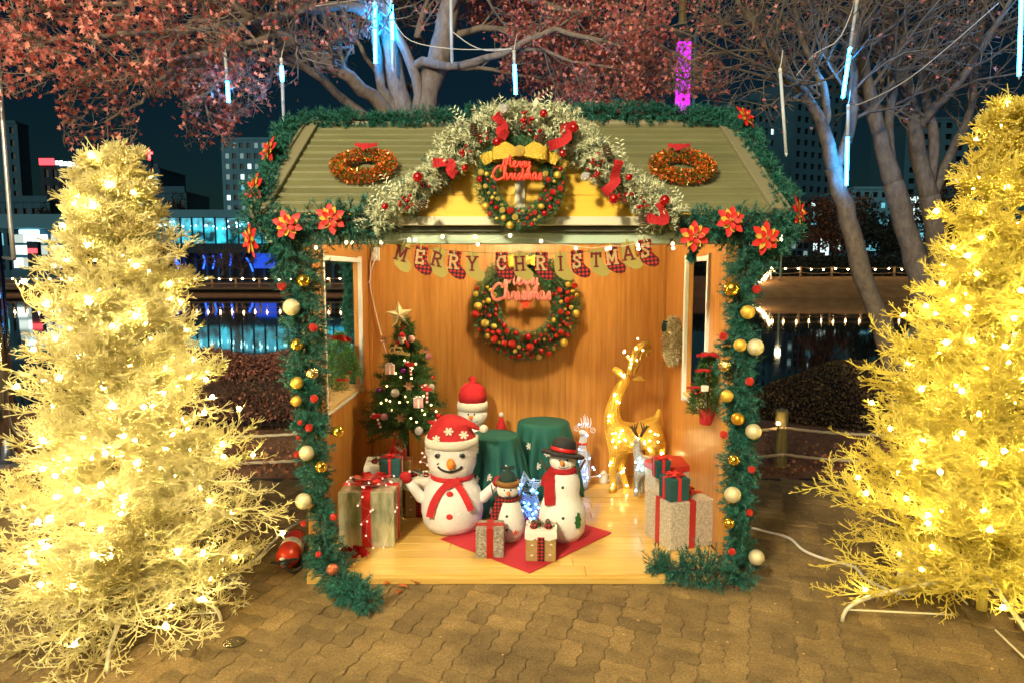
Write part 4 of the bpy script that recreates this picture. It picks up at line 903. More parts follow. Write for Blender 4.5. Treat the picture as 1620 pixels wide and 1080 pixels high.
def berries(px, py, n_, parent, spread=.035, Y=3.74, r=.0085, m=M_redgloss):
    c = P(px, py, Y)
    st = B()
    for k in range(n_):
        q = c + Vector((rnd(-spread, spread), rnd(-.012, .012), rnd(-spread, spread))); b = B(); b.sph(q, r*rnd(.85, 1.15), 8, 6); obj('berry', b, m, parent, smooth=True, world=True); st.tube([c+Vector((0, .02, -.02)), q], .0015, 4)
    obj('berry_stems', st, M_stem, parent, world=True, kind='stuff')
def ribbon(pts, w, parent, m=M_red, name='ribbon', twist=0.0, wd=None):
    """flat strip along a 3-D path, width across wd"""
    pts = resample(pts, .012); b = B(); vv = []; n_ = len(pts)
    for i, p in enumerate(pts):
        t = (pts[min(i+1, n_-1)]-pts[max(0, i-1)]).normalized(); side = t.cross(Vector((0, 1, 0))); 
        if side.length < .05: side = Vector((1, 0, 0))
        side.normalize(); side = (side + Vector((0, twist*math.sin(i*.5), 0))).normalized()
        if wd is not None: side = Vector(wd)
        for yy in (-.0015, .0015): vv += [p+side*w/2+Vector((0, yy, 0)), p-side*w/2+Vector((0, yy, 0))]
    fs = []
    for i in range(n_-1):
        a, c_ = i*4, (i+1)*4; fs += [(a, a+1, c_+1, c_), (a+3, a+2, c_+2, c_+3), (a+2, a, c_, c_+2), (a+1, a+3, c_+3, c_+1)]
    fs += [(0, 2, 3, 1), ((n_-1)*4, (n_-1)*4+1, (n_-1)*4+3, (n_-1)*4+2)]
    b.add(vv, fs); return obj(name, b, m, parent, smooth=False, world=True)
Yd = 3.72
for pl in (((783, 182), (797, 200), (790, 208), (803, 216)), ((913, 200), (893, 204), (897, 220), (868, 232)), ((685, 258), (712, 258), (712, 270), (722, 278)), ((980, 254), (972, 280), (974, 288), (955, 306)), ((1044, 320), (1050, 338), (1049, 350), (1022, 344))):
    ribbon([P(x, y, Yd+.012*math.sin(i*2.)) for i, (x, y) in enumerate(pl)], .054, ft, M_red, twist=.6)
for (px, py, n_) in ((832, 188, 8), (836, 196, 7), (852, 208, 6), (768, 220, 6), (738, 240, 11), (642, 320, 10), (676, 290, 5), (945, 250, 5), (938, 270, 9), (990, 310, 8), (1015, 318, 5), (1014, 324, 3)):
    berries(px, py, n_, ft)
for (px, py, r, m) in ((797, 173, .027, M_silver), (860, 180, .021, M_redgloss), (787, 225, .026, M_redgloss), (908, 203, .025, M_redgloss), (890, 243, .020, M_redgloss), (735, 266, .018, M_redgloss), (661, 281, .027, M_redgloss), (609, 327, .018, M_redgloss), (926, 280, .025, M_silver), (995, 281, .019, M_redgloss), (971, 315, .028, M_redgloss), (1052, 317, .027, M_redgloss)):
    ball('bauble', P(px, py, Yd-.01), r, m, ft, cap=False)
M_cone = mat('pine_cone', (.10, .055, .03), .8)
def cone(c, r, parent, tilt=0):
    b = B(); M = Matrix.Rotation(tilt, 3, 'Y')
    for k in range(6):
        z = (-.9+.36*k)*r*1.3; rr = r*math.sqrt(max(.05, 1-((k-2.2)/4)**2))
        for j in range(8):
            a = 2*PI*j/8 + k*.4; d = Vector((math.cos(a), math.sin(a), .35)); q = M @ (d*rr*.75+Vector((0, 0, z))); b.sph(Vector(c)+q, r*.30, 5, 4, (1, 1, .5))
    return obj('pine_cone', b, M_cone, parent, world=True)
for (px, py) in ((749, 207), (854, 222), (961, 241), (667, 326), (1017, 351)): cone(P(px, py, Yd), .024, ft, rnd(-.8, .8))
# ------------------------------------------------------------------ wreaths
def wreath_arrays(c, R0, r, n, nl=.034, nw=.0032, sq=(1, 1), arc=(0, 2*PI), N=None):
    """needles round a ring in a plane (axes ex, ez); N: 3x3 orientation"""
    a = NR.uniform(arc[0], arc[1], n); ph = NR.uniform(0, 2*PI, n); rr = r*np.sqrt(NR.random(n))
    rad = R0 + rr*np.cos(ph); x = rad*np.cos(a)*sq[0]; z = rad*np.sin(a)*sq[1]; y = rr*np.sin(ph)*.8
    p = np.stack([x, y, z], 1); out = np.stack([np.cos(ph)*np.cos(a), np.sin(ph), np.cos(ph)*np.sin(a)], 1)
    d = out + unit(NR.normal(size=(n, 3)))*.9
    V, F = np_needles(p, d, NR.uniform(.6, 1.2, n)*nl, nw); V = V @ np.array(N if N is not None else Matrix.Identity(3)).T + np.array(c)
    return V, F
GLY = {'M': (1.9, [[(0,.1),(.2,0),(.4,.9),(.6,1.9),(.75,1.9),(.8,1),(.85,.2),(1.1,1.2),(1.35,1.95),(1.5,1.85),(1.5,.8),(1.6,.1),(1.9,.15)]]),
 'C': (1.35, [[(1.1,1.45),(1.05,1.85),(.7,2),(.2,1.6),(-.15,.9),(0,.2),(.5,-.05),(.95,.1),(1.35,.3)]]),
 'e': (.8, [[(0,.15),(.35,.45),(.55,.75),(.4,1),(.2,.85),(.12,.45),(.3,.05),(.55,.05),(.8,.2)]]),
 'r': (.75, [[(0,.15),(.15,.5),(.25,1),(.3,.85),(.5,.9),(.5,.6),(.5,.15),(.6,.02),(.75,.15)]]),
 'y': (.85, [[(.05,1),(.1,.4),(.25,.1),(.45,.3),(.6,1),(.58,0),(.5,-.7),(.25,-.95),(.15,-.6),(.5,-.1),(.85,.2)]]),
 'h': (.85, [[(0,.15),(.3,1.2),(.35,1.9),(.2,2),(.15,1.2),(.12,0),(.2,.6),(.4,.95),(.55,.8),(.55,.2),(.65,.02),(.85,.15)]]),
 'i': (.5, [[(0,.15),(.2,1),(.2,.25),(.32,.02),(.5,.15)], [(.20,1.35),(.24,1.45)]]),
 's': (.6, [[(0,.15),(.3,.9),(.35,1),(.45,.6),(.45,.2),(.25,0),(.1,.1),(.45,.05),(.6,.15)]]),
 't': (.55, [[(0,.15),(.25,1.2),(.27,1.7),(.25,.3),(.37,.02),(.55,.15)], [(.02,1.2),(.55,1.25)]]),
 'm': (1.1, [[(0,.15),(.12,.95),(.14,0),(.22,.7),(.4,.97),(.48,.7),(.48,0),(.56,.7),(.74,.97),(.84,.7),(.84,.2),(.95,.02),(1.1,.15)]]),
 'a': (.9, [[(.6,.85),(.4,1),(.15,.75),(.1,.3),(.3,.02),(.52,.3),(.6,.95),(.6,.25),(.7,.02),(.9,.15)]])}
def script_text(txt, c, width, r, m, parent, name='lettering', tilt=0., aspect=1.):
    tot = sum(GLY[ch][0] for ch in txt); s_ = width/tot; x = 0; b = B(); ct, st = math.cos(tilt), math.sin(tilt)
    for ch in txt:
        adv, strokes = GLY[ch]
        for q in strokes:
            pts = [Vector(((x+a-tot/2)*s_, 0, (z_-.9)*s_*aspect)) for a, z_ in q]; pts = [Vector((p.x*ct-p.z*st, rnd(-.0004, .0004), p.x*st+p.z*ct)) + Vector(c) for p in pts]
            b.tube(resample(pts, max(.0015, s_*.12)) if len(pts) > 2 else pts, r, 6)
        x += adv
    return obj(name, b, m, parent, smooth=True, world=True)
M_goldlace = mat('gold_lace', (.75, .50, .06), .4, metal=.6, bump=(160, .9))
def bow(c, s_, m, parent, tails=True, knot=None, depth=.5):
    c = Vector(c)
    for sx in (-1, 1):
        b = B(); vv = []; n_ = 12
        for k in range(n_+1):   # a puffed loop
            a = 2*PI*k/n_; x = sx*s_*(.55 - .55*math.cos(a)); u_ = abs(x)/(1.1*s_); hh = s_*(.07+.30*math.sin(u_*2.35)); y = math.sin(a)*s_*.34*depth; c_z = -.16*s_*u_**2
            vv += [c+Vector((x, y-.01, c_z+hh*.95+s_*.06*math.sin(a*3))), c+Vector((x, y-.012, c_z+s_*.08*math.sin(a*4))), c+Vector((x, y-.01, c_z-hh*.75+s_*.05*math.sin(a*2)))]
        b.add(vv, [(3*k+j, 3*k+j+1, 3*k+j+4, 3*k+j+3) for k in range(n_) for j in (0, 1)]); obj('bow_loop', b, m, parent, smooth=True, world=True)
        if tails:
            ribbon([c+Vector((0, .01, 0)), c+Vector((sx*s_*.6, .012, -s_*.10)), c+Vector((sx*s_*1.15, .02, -s_*.16)), c+Vector((sx*s_*1.5, .02, -s_*.34))], s_*.44, parent, m, 'bow_tail', twist=.4)
    if knot: b = B(); b.sph(c+Vector((0, -.015, 0)), s_*knot, 14, 9); obj('bow_knot', b, m if knot < .2 else M_goldglit, parent, smooth=True, world=True)
    else: b = B(); b.cbox(c+Vector((0, -.012, 0)), (s_*.26, s_*.18, s_*.30), s_*.06); obj('bow_knot', b, m, parent, world=True)
def bauble_wreath(label, c, R0, r, n_need, nb, rb, Ycard, bow_s, txt_c, txt_w, txt_m, txt_r, seed, arc):
    t = thing('bauble_wreath', label, 'wreath', tuple(Vector(c)+Vector((0, 0, -R0-r))))
    V, F = wreath_arrays(c, R0, r, n_need); npmesh('needles', V, F, mat('wreath_needles', (.02, .11, .045), .5, isl=.5, col2=(.07, .22, .09)), t, kind='stuff')
    b = B(); pts = [Vector(c)+Vector((R0*math.cos(k*PI/16), 0, R0*math.sin(k*PI/16))) for k in range(32)]; b.tube(pts, r*.35, 6, closed=True); obj('ring', b, M_stem, t, world=True)
    q = random.Random(seed); placed = []
    for tries in range(4000):
        if len(placed) >= nb: break
        a = q.uniform(*arc); rad = R0 + q.uniform(-.85, .85)*r; rr = q.choice(rb); x, z = rad*math.cos(a), rad*math.sin(a)
        if any((x-u)**2+(z-v)**2 < (rr+w)**2*1.02 for u, v, w in placed): continue
        placed.append((x, z, rr))
        prt = ball('bauble', Vector(c)+Vector((x, -r*.8-rr*.3+abs(rad-R0)*.5, z)), rr, q.choice([M_redglit, M_redglit, M_goldm, M_goldglit, M_redgloss]), t, cap=False)
    bow(Vector(c)+Vector((0, -r-.02, bow_s[1])), bow_s[0], M_goldlace, t, R0 < .3, .24)
    script_text('Merry', Vector(txt_c)+Vector((-.01, 0, txt_w*.20)), txt_w*.62, txt_r, txt_m, t)
    script_text('Christmas', Vector(txt_c)+Vector((0, -.002, -txt_w*.04)), txt_w, txt_r, txt_m, t)
    return t
M_txt = mat('red_plastic', (.72, .05, .02), .45)
M_txtp = mat('pink_glitter', (.75, .22, .18), .45, bump=(600, .6))
bauble_wreath('fir wreath with red and gold balls and gold bow on the dormer', P(822, 290, 3.80), .190, .054, 11000, 56, (.010, .014, .018, .022), 3.8, (.135, .155), P(820, 272, 3.70), .255, M_txt, .0075, 5, (PI*.90, PI*2.13))
wt = bauble_wreath('large fir wreath with red and gold balls on the back wall', P(832, 485, 6.02), .352, .128, 32000, 100, (.013, .019, .026, .036), 6., (.17, .40), P(826, 459, 5.90), .50, M_txtp, .013, 8, (PI*.84, PI*2.17))
star = []
for k in range(10):
    a = PI/2 + k*PI/5; rr = .062 if k % 2 == 0 else .026; star.append((rr*math.cos(a), rr*math.sin(a)))
b = B(); b.prism(star, .012, None, P(831, 480, 5.92)); obj('star', b, M_txt, wt, world=True)
# tinsel wreaths lying on the roof slope
M_tin1 = mat('orange_tinsel', (.80, .06, .012), .3, metal=.3, isl=.4, col2=(.9, .20, .02)); M_tin2 = mat('green_tinsel', (.03, .05, .012), .3, metal=.4, isl=.7, col2=(.30, .26, .03))
Nsl = Matrix(((1, 0, 0), (0, 0, 0), (0, 0, 0)))
ex = Vector((1, 0, 0)); ez = Vector((0, math.cos(ang), math.sin(ang))); ey = ez.cross(ex) * -1; Nsl = Matrix((ex, -ez.cross(ex)*-1, ez)).transposed()
for i, (px, py) in enumerate(((576, 267), (1078, 268))):
    y = YE + (YR-YE)*.38
    for _ in range(6):
        p_ = P(px, py, y); y = YE + (p_.z-.05-ZE)/(ZR-ZE)*(YR-YE)
    c = P(px, py, y) + Vector((0, -.02, .02)); t = thing('tinsel_wreath', ['orange and green tinsel wreath on the left half of the roof', 'orange and green tinsel wreath on the right half of the roof'][i], 'wreath', tuple(c), group='tinsel wreaths on the roof')
    V, F = wreath_arrays(c, .158, .042, 3600, .026, .0055, N=Nsl); npmesh('green_tinsel', V, F, M_tin2, t, kind='stuff')
    V, F = wreath_arrays(c, .158, .050, 1500, .020, .013, N=Nsl); npmesh('orange_foil', V, F, M_tin1, t, kind='stuff')
    top = Vector(c) + ez*.175 + Vector((0, -.05, .045))
    for s_ in (-1, 1): ribbon([top, top+Vector((s_*.035, -.004, -.006)), top+Vector((s_*.07, 0, .004))], .024, t, M_red, 'bow_tail')
    ribbon([top+Vector((-.01, -.006, 0)), top+Vector((.0, -.008, -.03))], .05, t, M_red, 'bow_knot')
# gold tinsel wreath on the right inner wall
c = Vector((XR-.05, P(1063, 540, 5.75).y, P(1063, 537, 5.75).z)); c.y = 5.60
t = thing('gold_wreath', 'gold tinsel wreath on the right inner wall', 'wreath', tuple(c))
Nw = Matrix(((0, 1, 0), (1, 0, 0), (0, 0, 1)))
V, F = wreath_arrays(c, .15, .055, 5200, .028, .006, N=Nw); npmesh('tinsel', V, F, mat('pale_gold_tinsel', (.55, .48, .22), .35, metal=.5, isl=.5, col2=(.8, .75, .5)), t, kind='stuff')
ribbon([c+Vector((-.06, -.02, .17)), c+Vector((-.07, .0, .12)), c+Vector((-.06, .02, .08))], .04, t, M_teal, 'bow')
# ------------------------------------------------------------------ baubles on the post garlands
M_disco = mat('gold_facet', (.8, .62, .25), .15, metal=1., bump=(90, 1.))
M_wball = mat('copper_mesh', (.55, .16, .07), .3, metal=.7, bump=(120, 1.))
M_oran = mat('amber_gold', (.80, .40, .03), .3, metal=.7)
TYPES = {'r': (M_redglit, 'red'), 'g': (M_gold, 'shiny gold'), 'm': (M_goldm, 'matte gold'), 'p': (M_pearl, 'pale pearl'), 'd': (M_disco, 'faceted gold'), 'w': (M_wball, 'copper mesh'), 'a': (M_oran, 'amber')}
ORD = 'first second third fourth fifth sixth seventh eighth ninth tenth eleventh twelfth'.split()
for side, items in (('left', ((446, 453, 7, 'r'), (480, 444, 10, 'g'), (461, 486, 13, 'p'), (496, 518, 7, 'r'), (470, 545, 10, 'g'), (494, 590, 9.5, 'd'), (470, 605, 10, 'm'), (469, 634, 8.5, 'm'), (497, 630, 6.5, 'r'), (475, 668, 4, 'r'), (489, 676, 6.5, 'r'), (472, 692, 4, 'r'), (470, 718, 5.5, 'r'), (485, 716, 12, 'p'), (535, 682, 9, 'g'), (508, 738, 9.5, 'g'), (480, 792, 13, 'p'), (528, 817, 6, 'r'), (480, 827, 5, 'r'), (504, 876, 5, 'r'), (526, 900, 9.5, 'w'))),
                    ('right', ((1157, 457, 12, 'g'), (1197, 458, 7, 'r'), (1183, 494, 11, 'm'), (1144, 532, 7, 'r'), (1171, 546, 10, 'm'), (1195, 549, 13, 'p'), (1146, 578, 10, 'd'), (1186, 603, 7, 'r'), (1150, 626, 10, 'm'), (1167, 662, 10, 'a'), (1145, 687, 6.5, 'r'), (1192, 682, 12.5, 'p'), (1161, 727, 9, 'g'), (1189, 742, 6, 'r'), (1159, 782, 13, 'p'), (1186, 810, 6, 'r'), (1153, 827, 9, 'g'), (1158, 872, 6, 'r'), (1197, 881, 12.5, 'p')))):
    cnt = {}; tot = {}
    for it in items: tot[it[3]] = tot.get(it[3], 0)+1
    for (px, py, r, k) in sorted(items, key=lambda q: q[1]):
        i = cnt.get(k, 0); cnt[k] = i+1; Yb = 3.86 if px != 535 else 3.92
        if py > 860: Yb = 3.84 if px != 1197 else 3.98
        if px == 526: Yb = 3.80
        p = P(px, py, Yb); rr = r/FPX*Yb*1.02
        nm = TYPES[k][1]; lab = f'{nm} bauble on the {side} post garland' if tot[k] == 1 else f'{nm} bauble on the {side} post garland, {ORD[i]} {nm} one from the top'
        t = thing('bauble', lab, 'bauble', tuple(p), group='baubles on the post garlands')
        ball('globe', p, rr, TYPES[k][0], t)
# ------------------------------------------------------------------ poinsettias
M_petal = mat('red_petal', (.62, .018, .012), .6, var=.1); M_gpetal = mat('gold_petal', (.72, .47, .06), .45, metal=.35, bump=(300, .6))
def petal(L, w, curl): 
    pts = [(0, 0), (.25, .5), (.55, 1.), (.8, .7), (1., 0)]; vv = []; 
    for (u, k) in pts: vv += [Vector((u*L, -k*w/2, curl*u*u*L)), Vector((u*L, 0, curl*u*u*L-.004)), Vector((u*L, k*w/2, curl*u*u*L))]
    f = []
    for i in range(4): f += [(3*i, 3*i+1, 3*i+4, 3*i+3), (3*i+1, 3*i+2, 3*i+5, 3*i+4)]
    return vv, f
def poinsettia(c, s_, facing, label, roll=0.):
    """facing: vector the flower looks along"""
    z = Vector(facing).normalized(); x = z.orthogonal().normalized(); y = z.cross(x); M = Matrix((x, y, z)).transposed() @ Matrix.Rotation(roll, 3, 'Z')
    t = thing('poinsettia', label, 'flower', tuple(c), group='poinsettias on the garlands')
    for (n_, L, w, curl, z0, m, nm, off) in ((6, 1.08, .52, -.10, 0, M_petal, 'petal', 0), (6, .80, .36, .04, .004, M_gpetal, 'gold_petal', PI/6), (5, .64, .36, .30, .010, M_petal, 'petal', .3)):
        for k in range(n_):
            vv, f = petal(L*s_*rnd(.9, 1.08), w*s_, curl); a = 2*PI*k/n_+off+rnd(-.12, .12); Rm = M @ Matrix.Rotation(a, 3, 'Z')
            b = B(); b.add([Rm @ (v+Vector((0, 0, z0))) for v in vv], f); obj(nm, b, m, t, smooth=True)
    b = B()
    for k in range(9): b.sph(M @ Vector((rnd(-.012, .012), rnd(-.012, .012), .02+rnd(0, .006))), .004, 6, 4)
    obj('stamens', b, M_goldglit, t, kind='stuff')
for (px, py, Y, s_, fc, lab) in ((455, 356, 3.77, .082, (0, -1, .1), 'red and gold poinsettia at the left roof corner, facing front'), (523, 346, 3.76, .085, (.1, -1, .1), 'red and gold poinsettia on the left eave garland, nearer the dormer'),
    (1098, 373, 3.76, .085, (0, -1, .1), 'red and gold poinsettia on the right eave garland, nearest the dormer'), (1156, 349, 3.76, .082, (0, -1, .15), 'red and gold poinsettia in the middle of the right eave'), (1212, 377, 3.77, .085, (.1, -1, 0), 'red and gold poinsettia at the right roof corner, facing front'),
    (424, 240, 4.42, .10, (-.8, -.7, .3), 'red poinsettia on the upper left roof edge seen sideways'), (402, 300, 4.02, .10, (-.8, -.7, .2), 'red poinsettia halfway down the left roof edge seen sideways'), (396, 380, 3.80, .095, (-.8, -.7, -.1), 'red and gold poinsettia below the left roof corner seen sideways'),
    (1264, 336, 3.86, .09, (.8, -.6, .1), 'red poinsettia on the lower right roof edge seen sideways'), (1180, 184, 4.72, .085, (.5, -.8, .5), 'red poinsettia at the right end of the ridge')):
    poinsettia(P(px, py, Y), s_, fc, lab, rnd(0, 1))
# ------------------------------------------------------------------ stocking bunting
M_khaki = mat('khaki_felt', (.36, .29, .07), .85, bump=(250, .3)); M_letr = mat('dark_red_felt', (.14, .010, .008), .85); M_lett = mat('tan_felt', (.48, .32, .14), .85)
M_plaid = bpy.data.materials.new('buffalo_plaid'); M_plaid.use_nodes = True; _nt, _bs = nodes_of(M_plaid); _tc = _nt.nodes.new('ShaderNodeTexCoord'); _bs.inputs['Roughness'].default_value = .85
_sx = _nt.nodes.new('ShaderNodeSeparateXYZ'); _nt.links.new(_tc.outputs['Object'], _sx.inputs[0]); _o = []
for ax in ('X', 'Z'):
    m1 = _nt.nodes.new('ShaderNodeMath'); m1.operation = 'MULTIPLY'; m1.inputs[1].default_value = 44; _nt.links.new(_sx.outputs[ax], m1.inputs[0])
    m2 = _nt.nodes.new('ShaderNodeMath'); m2.operation = 'FRACT'; _nt.links.new(m1.outputs[0], m2.inputs[0]); m3 = _nt.nodes.new('ShaderNodeMath'); m3.operation = 'GREATER_THAN'; m3.inputs[1].default_value = .5; _nt.links.new(m2.outputs[0], m3.inputs[0]); _o.append(m3.outputs[0])
_ad = _nt.nodes.new('ShaderNodeMath'); _ad.operation = 'ADD'; _nt.links.new(_o[0], _ad.inputs[0]); _nt.links.new(_o[1], _ad.inputs[1]); _dv = _nt.nodes.new('ShaderNodeMath'); _dv.operation = 'MULTIPLY'; _dv.inputs[1].default_value = .5; _nt.links.new(_ad.outputs[0], _dv.inputs[0])
_cr = _nt.nodes.new('ShaderNodeValToRGB'); _cr.color_ramp.interpolation = 'CONSTANT'; _e = _cr.color_ramp.elements; _e[0].color = (.50, .018, .012, 1); _e[1].position = .3; _e[1].color = (.11, .008, .008, 1); _q = _e.new(.8); _q.color = (.012, .006, .007, 1)
_nt.links.new(_dv.outputs[0], _cr.inputs[0]); _nt.links.new(_cr.outputs[0], _bs.inputs['Base Color'])
STROKE = {'M': [((.1,0),(.1,1)),((.1,1),(.4,.25)),((.4,.25),(.7,1)),((.7,1),(.7,0))], 'E': [((.14,0),(.14,1)),((.1,.06),(.62,.06)),((.1,.94),(.62,.94)),((.14,.5),(.48,.5)),((.62,0),(.62,.25)),((.62,.75),(.62,1))],
 'R': [((.14,0),(.14,1)),((.14,.94),(.45,.94)),((.45,.94),(.62,.8)),((.62,.8),(.6,.6)),((.6,.6),(.42,.5)),((.42,.5),(.14,.5)),((.36,.5),(.66,.02))], 'Y': [((.4,0),(.4,.45)),((.4,.45),(.1,1)),((.4,.45),(.7,1))],
 'C': [((.66,.75),(.5,.95)),((.5,.95),(.26,.9)),((.26,.9),(.12,.6)),((.12,.6),(.14,.3)),((.14,.3),(.32,.06)),((.32,.06),(.52,.06)),((.52,.06),(.68,.25)),((.66,.6),(.66,1.))],
 'H': [((.14,0),(.14,1)),((.64,0),(.64,1)),((.14,.5),(.64,.5))], 'I': [((.4,0),(.4,1))], 'S': [((.62,.8),(.44,.96)),((.44,.96),(.22,.88)),((.22,.88),(.18,.68)),((.18,.68),(.58,.38)),((.58,.38),(.58,.16)),((.58,.16),(.36,.04)),((.36,.04),(.14,.18)),((.64,.7),(.64,1)),((.13,0),(.13,.3))],
 'T': [((.4,0),(.4,1)),((.06,.94),(.74,.94)),((.08,.7),(.08,1)),((.72,.7),(.72,1))], 'A': [((.08,0),(.38,1)),((.42,1),(.72,0)),((.2,.34),(.6,.34))]}
SERIF = {'M': ((.1,0),(.7,0),(.06,1),(.74,1)), 'E': (), 'R': ((.14,0),(.66,0),(.12,1)), 'Y': ((.4,0),(.1,1),(.7,1)), 'C': (), 'H': ((.14,0),(.64,0),(.14,1),(.64,1)), 'I': ((.4,0),(.4,1)), 'S': (), 'T': ((.4,0),), 'A': ((.08,0),(.72,0))}
STK = [(-.38, 1.), (.36, 1.), (.33, .62), (.36, .42), (.52, .30), (.72, .16), (.74, .0), (.62, -.14), (.40, -.17), (.15, -.12), (-.14, .0), (-.30, .10), (-.40, .28), (-.40, .6)]
bl = thing('bunting_line', 'thin green cord carrying the letter stockings', 'bunting', tuple(P(828, 400, 4.0)))
b = B(); b.tube(resample(PL((600, 372, 4.0), (640, 388, 4.0), (700, 395, 4.0), (760, 400, 4.0), (828, 401, 4.0), (900, 400, 4.0), (960, 394, 4.0), (1000, 386, 4.0), (1050, 372, 4.0)), .03), .0022, 5); obj('cord', b, mat('green_cord', (.12, .16, .05), .8), bl, world=True)
TXT = 'MERRYCHRISTMAS'; SP = ((635, 405, .30), (666, 411, .14), (692, 414, .26), (719, 418, .10), (748, 421, .04), (794.5, 420, -.02), (823.5, 421, -.06), (857, 420, .0), (888, 421, -.05), (914, 417, -.06), (944, 415, -.04), (969, 411, -.12), (995, 404, -.12), (1022, 400, -.12))
WORDPOS = ['of Merry']*5 + ['of Christmas']*9
for i, ch in enumerate(TXT):
    px, py, tl = SP[i]; p = P(px, py, 3.985-.006*(i % 2)); pl_ = [1, 3, 5, 7, 9, 11, 13].count(i) > 0
    k = sum(1 for q in TXT[:i] if q == ch); w_i = i if i < 5 else i-5
    lab = f"{'red plaid' if pl_ else 'khaki'} stocking with the letter {ch}, {ORD[w_i]} letter {WORDPOS[i]}"
    t = thing('letter_stocking', lab, 'stocking', tuple(p), 0, 'letter stockings on the bunting', ry=-tl*-1.0)
    H = .098; flip = 1
    b = B(); b.prism([(x*H*flip, (z_-.45)*H*1.42) for x, z_ in STK], .012); o = obj('sock', b, M_plaid if pl_ else M_khaki, t)
    b = B(); hh = .078; tk = .0
    for (a_, c_) in STROKE[ch]:
        a_ = Vector(((a_[0]-.4)*hh, 0, (a_[1]-.5)*hh)); c_ = Vector(((c_[0]-.4)*hh, 0, (c_[1]-.5)*hh)); d = c_-a_; M = Matrix.Rotation(-math.atan2(d.z, d.x), 4, 'Y'); tk += .00025
        b.box((a_+c_)/2+Vector((-.004, -.0075-tk, .014)), (d.length+.009, .003, .0125), M)
    for (x, z_) in SERIF[ch]: tk += .00025; b.box(Vector(((x-.4)*hh-.004, -.0075-tk, (z_-.5)*hh+.014)), (.030, .003, .0075))
    obj('letter_' + ch.lower(), b, M_lett if pl_ else M_letr, t)
    b = B(); b.cbox((-.006, -.012, .075), (.009, .014, .036), .002); obj('clothes_peg', b, mat('olive_peg', (.34, .30, .08), .6), t)
# ------------------------------------------------------------------ globe lights on the beam
def bulbs(name, label, pts, r, m, group=None, wire=True, wr=.0014, wm_=None, cat='string lights'):
    pts = [Vector(p) for p in pts]; t = thing(name, label, cat, tuple(pts[0]), group=group); q = B(); q.sph((0, 0, 0), r, 10, 7); me = bpy.data.meshes.new('bulb'); me.from_pydata(q.v, [], q.f); me.materials.append(m); me.polygons.foreach_set('use_smooth', [True]*len(me.polygons))
    for p in pts: inst('bulb', me, Matrix.Translation(p), t)
    if wire:
        b = B(); path = []
        for a_, c_ in zip(pts, pts[1:]):
            path += [a_+Vector((0, .004, r*1.2)), (a_+c_)/2+Vector((0, .006, r*1.4-.1*min(.12, (c_-a_).length)))]
        path.append(pts[-1]+Vector((0, .004, r*1.2))); b.tube(path, wr, 4); obj('wire', b, wm_ or M_wire, t, world=True)
    return t
bulbs('globe_string', 'string of small warm globe bulbs along the booth beam', [P(x, y, 3.93) for x, y in ((500, 392), (548, 384), (556, 384), (603, 384), (647, 380), (657, 380), (700, 375), (752, 375), (756, 387), (807, 373), (856, 382), (911, 393), (960, 394), (965, 393), (1009, 388), (1010, 394), (1064, 386), (1065, 393))], .0105, emit('globe_bulb', (1., .70, .34), 5.))
